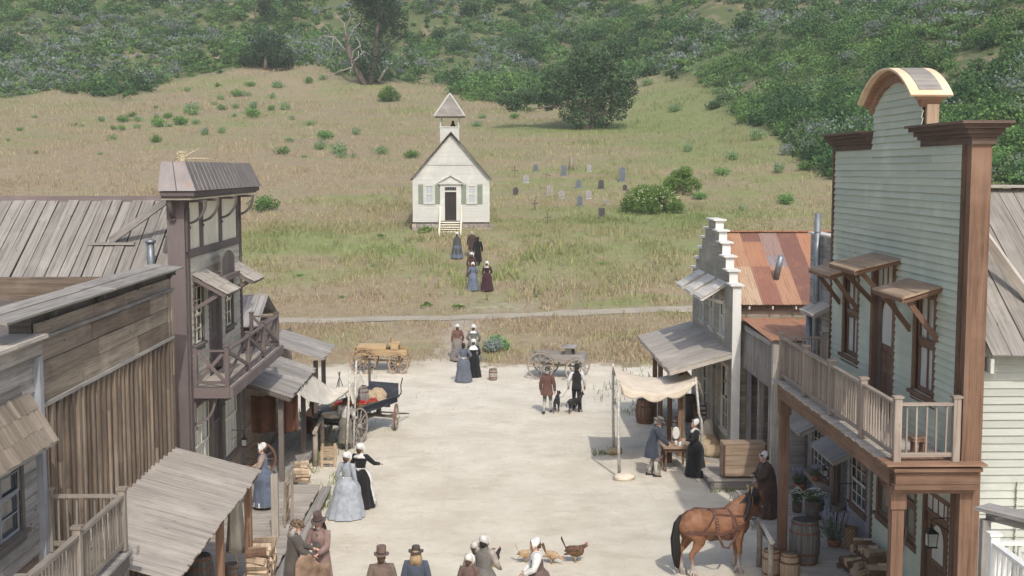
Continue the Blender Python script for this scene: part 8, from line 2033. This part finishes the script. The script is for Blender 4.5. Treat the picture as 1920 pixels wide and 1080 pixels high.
    def along(x0, x1, z0, z1, name, w=.045, sag=0, both=True):
        for sg in (-1, 1):
            b = MB(); pts = []
            for i in range(15):
                t_ = i / 14; x = x0 + (x1 - x0) * t_; zt = z0 + (z1 - z0) * t_ - sag * 4 * t_ * (1 - t_); z, ry, rz_ = sec(x); q = max(1 - ((zt - z) / (rz_ + .001)) ** 2, .02); pts.append(Vector((x, sg * ((ry) * math.sqrt(q) + .018), zt)))
            for p_, q_ in zip(pts[:-1], pts[1:]): b.beam(p_, q_ + (q_ - p_) * .1, .014, w, up=(0, 0, 1))
            b.build(name, hl_, T)
    along(-.80, -.12, 1.10, 1.02, 'breeching', .085); along(-.12, .62, .98, 1.22, 'trace', .065, .04); along(-.12, .58, 1.42, 1.34, 'side_strap', .045, -.0); along(-.42, -.14, 1.1, 1.42, 'hip_strap', .04); along(.26, .44, 1.4, 1.0, 'shoulder_strap', .045)
    b = MB(); b.tube([(-.82, 0, 1.42), (-.5, 0, 1.57), (-.12, 0, 1.51), (.26, 0, 1.50), (.5, 0, 1.56)], .014, 6); b.build('crupper', hl_, T)
    b = MB(); b.tube([(-.10, -.31, 1.0), (.0, -.36, .72), (.12, -.36, .68), (.26, -.33, .86), (.36, -.3, 1.0)], .026, 7); b.build('belly_loop', hl_, T)
    # collar with hames
    b = MB(); pts = []
    for i in range(25):
        a = 2 * PI * i / 24; pts.append((.60 + .16 * math.sin(a), .03 + .24 * math.cos(a), 1.36 + .37 * math.sin(a)))
    b.tube(pts, .055, 8, caps=False); b.build('collar', LEATHER, T)
    b = MB(); b.tube([(p[0] + .05, .03 + (p[1] - .03) * 1.08, p[2] + .01) for p in pts], .016, 6, caps=False)
    for sg in (-1, 1): b.tube([(.80, .03 + sg * .06, 1.72), (.80, .03 + sg * .09, 1.90)], .014, 6); b.ico((.80, .03 + sg * .095, 1.92), .03)
    b.build('hames', brass, T)
    b = MB()
    for q in ((1.05, .2, 1.72, .125), (1.13, .31, 1.43, .095)):
        b.tube([(q[0] + .0, q[1] + q[3] * math.cos(t), q[2] + q[3] * .9 * math.sin(t)) for t in np.linspace(0, 2 * PI, 14)], .011, 5, caps=False)
    b.tube([(1.05, .09, 1.70), (1.13, .21, 1.43)], .01, 5); b.tube([(1.05, .32, 1.70), (1.14, .41, 1.43)], .01, 5); b.tube([(1.15, .24, 1.38), (1.0, .1, 1.15), (.7, -.1, 1.2)], .009, 5)
    b.tube([(1.15, .3, 1.45), (1.12, .15, 1.15), (1.08, -.05, .95), (1.1, -.1, .78)], .018, 5); b.build('bridle', hl_, T)
    b = MB()
    for i in range(9): zz = 1.5 - i * .06; z, ry, rz_ = sec(-.12); q = math.sqrt(max(1 - ((zz - z) / rz_) ** 2, 0)); b.ico((-.12, -(ry * q + .03), zz), .012, n=6, k=4); z, ry, rz_ = sec(.28); q = math.sqrt(max(1 - ((zz - z) / rz_) ** 2, 0)); b.ico((.28 + i * .015, -(ry * q + .03), zz), .011, n=6, k=4)
    b.build('studs', brass, T)
horse((5.12, 27.85, 0), math.atan2(.40, 1.3))
b = MB(); b.tube([(6.38, 28.75, 1.30), (6.5, 29.9, 1.25), (6.72, 31.3, 1.38), (6.74, 31.45, 1.4)], .012, 5); tag(b.build('lead_rope', M['pale_wood']), 'lead rope running from the horse to the person in the brown cape', 'rope')
def dog(label, loc, rz, s, head_turn=0.0, tail=1, step=.05):
    T = thing('dog', label, 'dog', loc, rz); T.scale = (s, s, s); b = MB()
    el_tube(b, [(-.32, 0, .46, .03, .04), (-.29, 0, .45, .08, .09), (-.18, 0, .45, .10, .11), (-.03, 0, .44, .095, .10), (.1, 0, .43, .11, .13), (.2, 0, .45, .105, .13), (.28, 0, .48, .07, .09), (.31, 0, .48, .02, .03)], 14)
    hc = lambda x, y, z: tuple(Matrix.Rotation(head_turn, 3, 'Z') @ Vector((x - .28, y, 0)) + Vector((.28, 0, z)))
    def hp(x, y, z, a, c): q = hc(x, y, z); return (q[0], q[1], q[2], a, c)
    el_tube(b, [(.2, 0, .50, .07, .09), hp(.30, 0, .58, .06, .07), hp(.36, 0, .65, .055, .06)], 10)
    el_tube(b, [hp(.30, 0, .68, .04, .04), hp(.36, 0, .685, .068, .065), hp(.42, 0, .67, .06, .055), hp(.47, 0, .645, .035, .033), hp(.53, 0, .635, .027, .025), hp(.55, 0, .635, .012, .012)], 12)
    for sg in (-1, 1):
        e = hc(.35, sg * .045, .72); b.tube([e, (e[0] - .005, e[1] * 1.2, e[2] + .05), (e[0] - .01, e[1] * 1.3, e[2] + .08)], [.022, .018, .005], 6)
        x = step * sg; y = sg * .075
        el_tube(b, [(.19, y * .8, .42, .045, .07), (.19 + x * .4, y, .33, .035, .045), (.18 + x * .8, y, .2, .024, .027), (.19 + x, y, .08, .019, .021), (.205 + x, y, .03, .025, .03), (.215 + x, y, .0, .026, .035)][::-1], 8)
        x = -step * sg
        el_tube(b, [(-.22, y * .8, .44, .05, .09), (-.20 + x * .3, y, .32, .045, .065), (-.26 + x * .7, y, .21, .024, .03), (-.30 + x, y, .17, .02, .024), (-.275 + x, y, .08, .018, .02), (-.26 + x, y, .03, .023, .028), (-.25 + x, y, .0, .025, .033)][::-1], 8)
    b.tube([(-.30, 0, .5), (-.38, .01 * tail, .47), (-.44, .03 * tail, .36), (-.48, .05 * tail, .27)], [.025, .024, .02, .008], 7)
    fuse(b, 'body', DOGC, T, .014, 2)
    q = MB(); 
    for sg in (-1, 1): q.ico(hc(.425, sg * .03, .69), .008, n=6, k=4)
    q.ico(hc(.555, 0, .64), .012, n=6, k=4); q.build('eyes_nose', EYE, T)
    q = MB(); q.tube([(.25 + .02 * math.cos(t), .075 * math.cos(t), .53 + .09 * math.sin(t)) for t in np.linspace(0, 2 * PI, 14)], .012, 5, caps=False); q.build('collar', cloth_m((.3, .08, .05)), T)
DOGC = coat_mat('dog_coat', (.022, .020, .020), (.17, .09, .045), .10, .2, .55)
dog('black and tan dog with pricked ears walking beside the person in the rusty coat', gp(1044, 772), PI / 2 - .15, 1.0, -.4, step=.07)
dog('black and tan dog walking on a lead in front of the person in the waistcoat', gp(1078, 774), PI / 2 - .9, 1.02, .3, -1, step=-.08)
def at_hand(pp, i): return tuple(pp.T.matrix_basis @ (pp.W[i] * 1.0 + (pp.W[i] - pp.E[i]).normalized() * .07))
bpy.context.view_layer.update()
for (a, c, lb) in ((at_hand(MANV, 0), gp(1046, 772)[:2] + (.5,), 'thin lead from the left hand to the nearer dog'), (at_hand(MANV, 1), gp(1086, 774)[:2] + (.5,), 'thin lead hanging from the right hand to the right dog')):
    b = MB(); A, C = Vector(a), Vector(c); b.tube([A, A.lerp(C, .5) - Z * .12, C], .007, 4); tag(b.build('dog_lead', LEATHER), lb, 'lead')
def hen(label, loc, rz, c1, c2, s=1.0, peck=0.0, tailc=None):
    T = thing('hen', label, 'chicken', loc, rz); T.scale = (s, s, s); b = MB()
    el_tube(b, [(-.17, 0, .27, .02, .03), (-.13, 0, .25, .06, .07), (-.05, 0, .22, .095, .10), (.04, 0, .21, .10, .105), (.11, 0, .23, .075, .085), (.15, 0, .25, .03, .04)], 14)
    hz_ = .40 - peck * .25; hx = .16 + peck * .12
    el_tube(b, [(.08, 0, .26, .06, .07), (.13, 0, .26 + (hz_ - .26) * .5, .04, .045), (hx, 0, hz_, .03, .034), (hx + .02, 0, hz_ + .02, .02, .02)], 10)
    fuse(b, 'body', mat('hen_a', c1, .85, .5, 22, c2=c2), T, .012, 2)
    b = MB()
    for i in range(9):
        a = -.7 + 1.4 * i / 8; b.obox((-.21, a * .05, .36), (-.45, a * .35, 1), (0, 1, 0), (1, 0, .3), .22, .05, .008, rt(.3))
    b.build('tail', mat('hen_t', tailc or c2, .8, .4, 20), T)
    for sg in (-1, 1):
        b = MB(); 
        for k in range(5): b.obox((-.02 - .02 * k, sg * (.098 + .002 * k), .24 - .012 * k), (1, 0, .15), (0, sg * .2, 1), (0, 1, 0), .2, .03, .01, rt(.25))
        b.build('wing', mat('hen_w', c1, .85, .5, 25, c2=c2), T)
        b = MB(); b.tube([(.0, sg * .04, .14), (.0, sg * .045, .07), (.01, sg * .045, .01)], [.016, .009, .008], 6)
        for t in (-.5, 0, .5): b.tube([(.01, sg * .045, .01), (.06, sg * .045 + t * .05, .004)], .005, 4)
        b.build('leg', mat('hen_leg', (.45, .32, .15), .7, .2), T)
    b = MB(); b.tube([(hx + .03, 0, hz_ + .005), (hx + .06, 0, hz_ - .005)], [.01, .002], 5); b.build('beak', M['raw_wood'], T)
    b = MB()
    for k in range(4): b.ico((hx - .01 + .012 * k, 0, hz_ + .042), (.007, .005, .014), n=5, k=4)
    b.ico((hx + .028, 0, hz_ - .028), (.008, .006, .014), n=5, k=4); b.build('comb', mat('comb_red', (.45, .03, .03), .5, .1), T)
hen('tan hen with tail raised, left of the person in the white blouse', (.93 - .12, 28.7, 0), .1, (.38, .28, .17), (.26, .18, .10), 1.0, .5)
hen('tan hen pecking just right of the person in the white blouse', (1.42, 28.6, 0), -.5, (.40, .29, .18), (.30, .20, .12), 1.0, .9)
hen('large black and russet hen with speckled tail, rightmost of the hens', (1.97, 28.7, 0), -.1, (.035, .03, .03), (.20, .10, .045), 1.3, .3, (.12, .07, .05))
hen('small black hen behind the person with the head wrap', (.03, 28.4, 0), .2, (.03, .03, .032), (.02, .02, .02), 1.05, .0)
# ---------------------------------------------------------------- pale dusty air
def haze():
    b = MB(); b.box(-330, 330, -60, 800, -1.5, 330)
    m = bpy.data.materials.new('haze_air'); m.use_nodes = True
    n = m.node_tree.nodes; l = m.node_tree.links
    n.remove(n['Principled BSDF'])
    v = n.new('ShaderNodeVolumePrincipled'); v.inputs['Density'].default_value = .00042
    v.inputs['Color'].default_value = (.92, .93, .92, 1); v.inputs['Anisotropy'].default_value = .0
    l.new(v.outputs[0], n['Material Output'].inputs['Volume'])
    o = b.build('haze', m); o['kind'] = 'stuff'
haze()
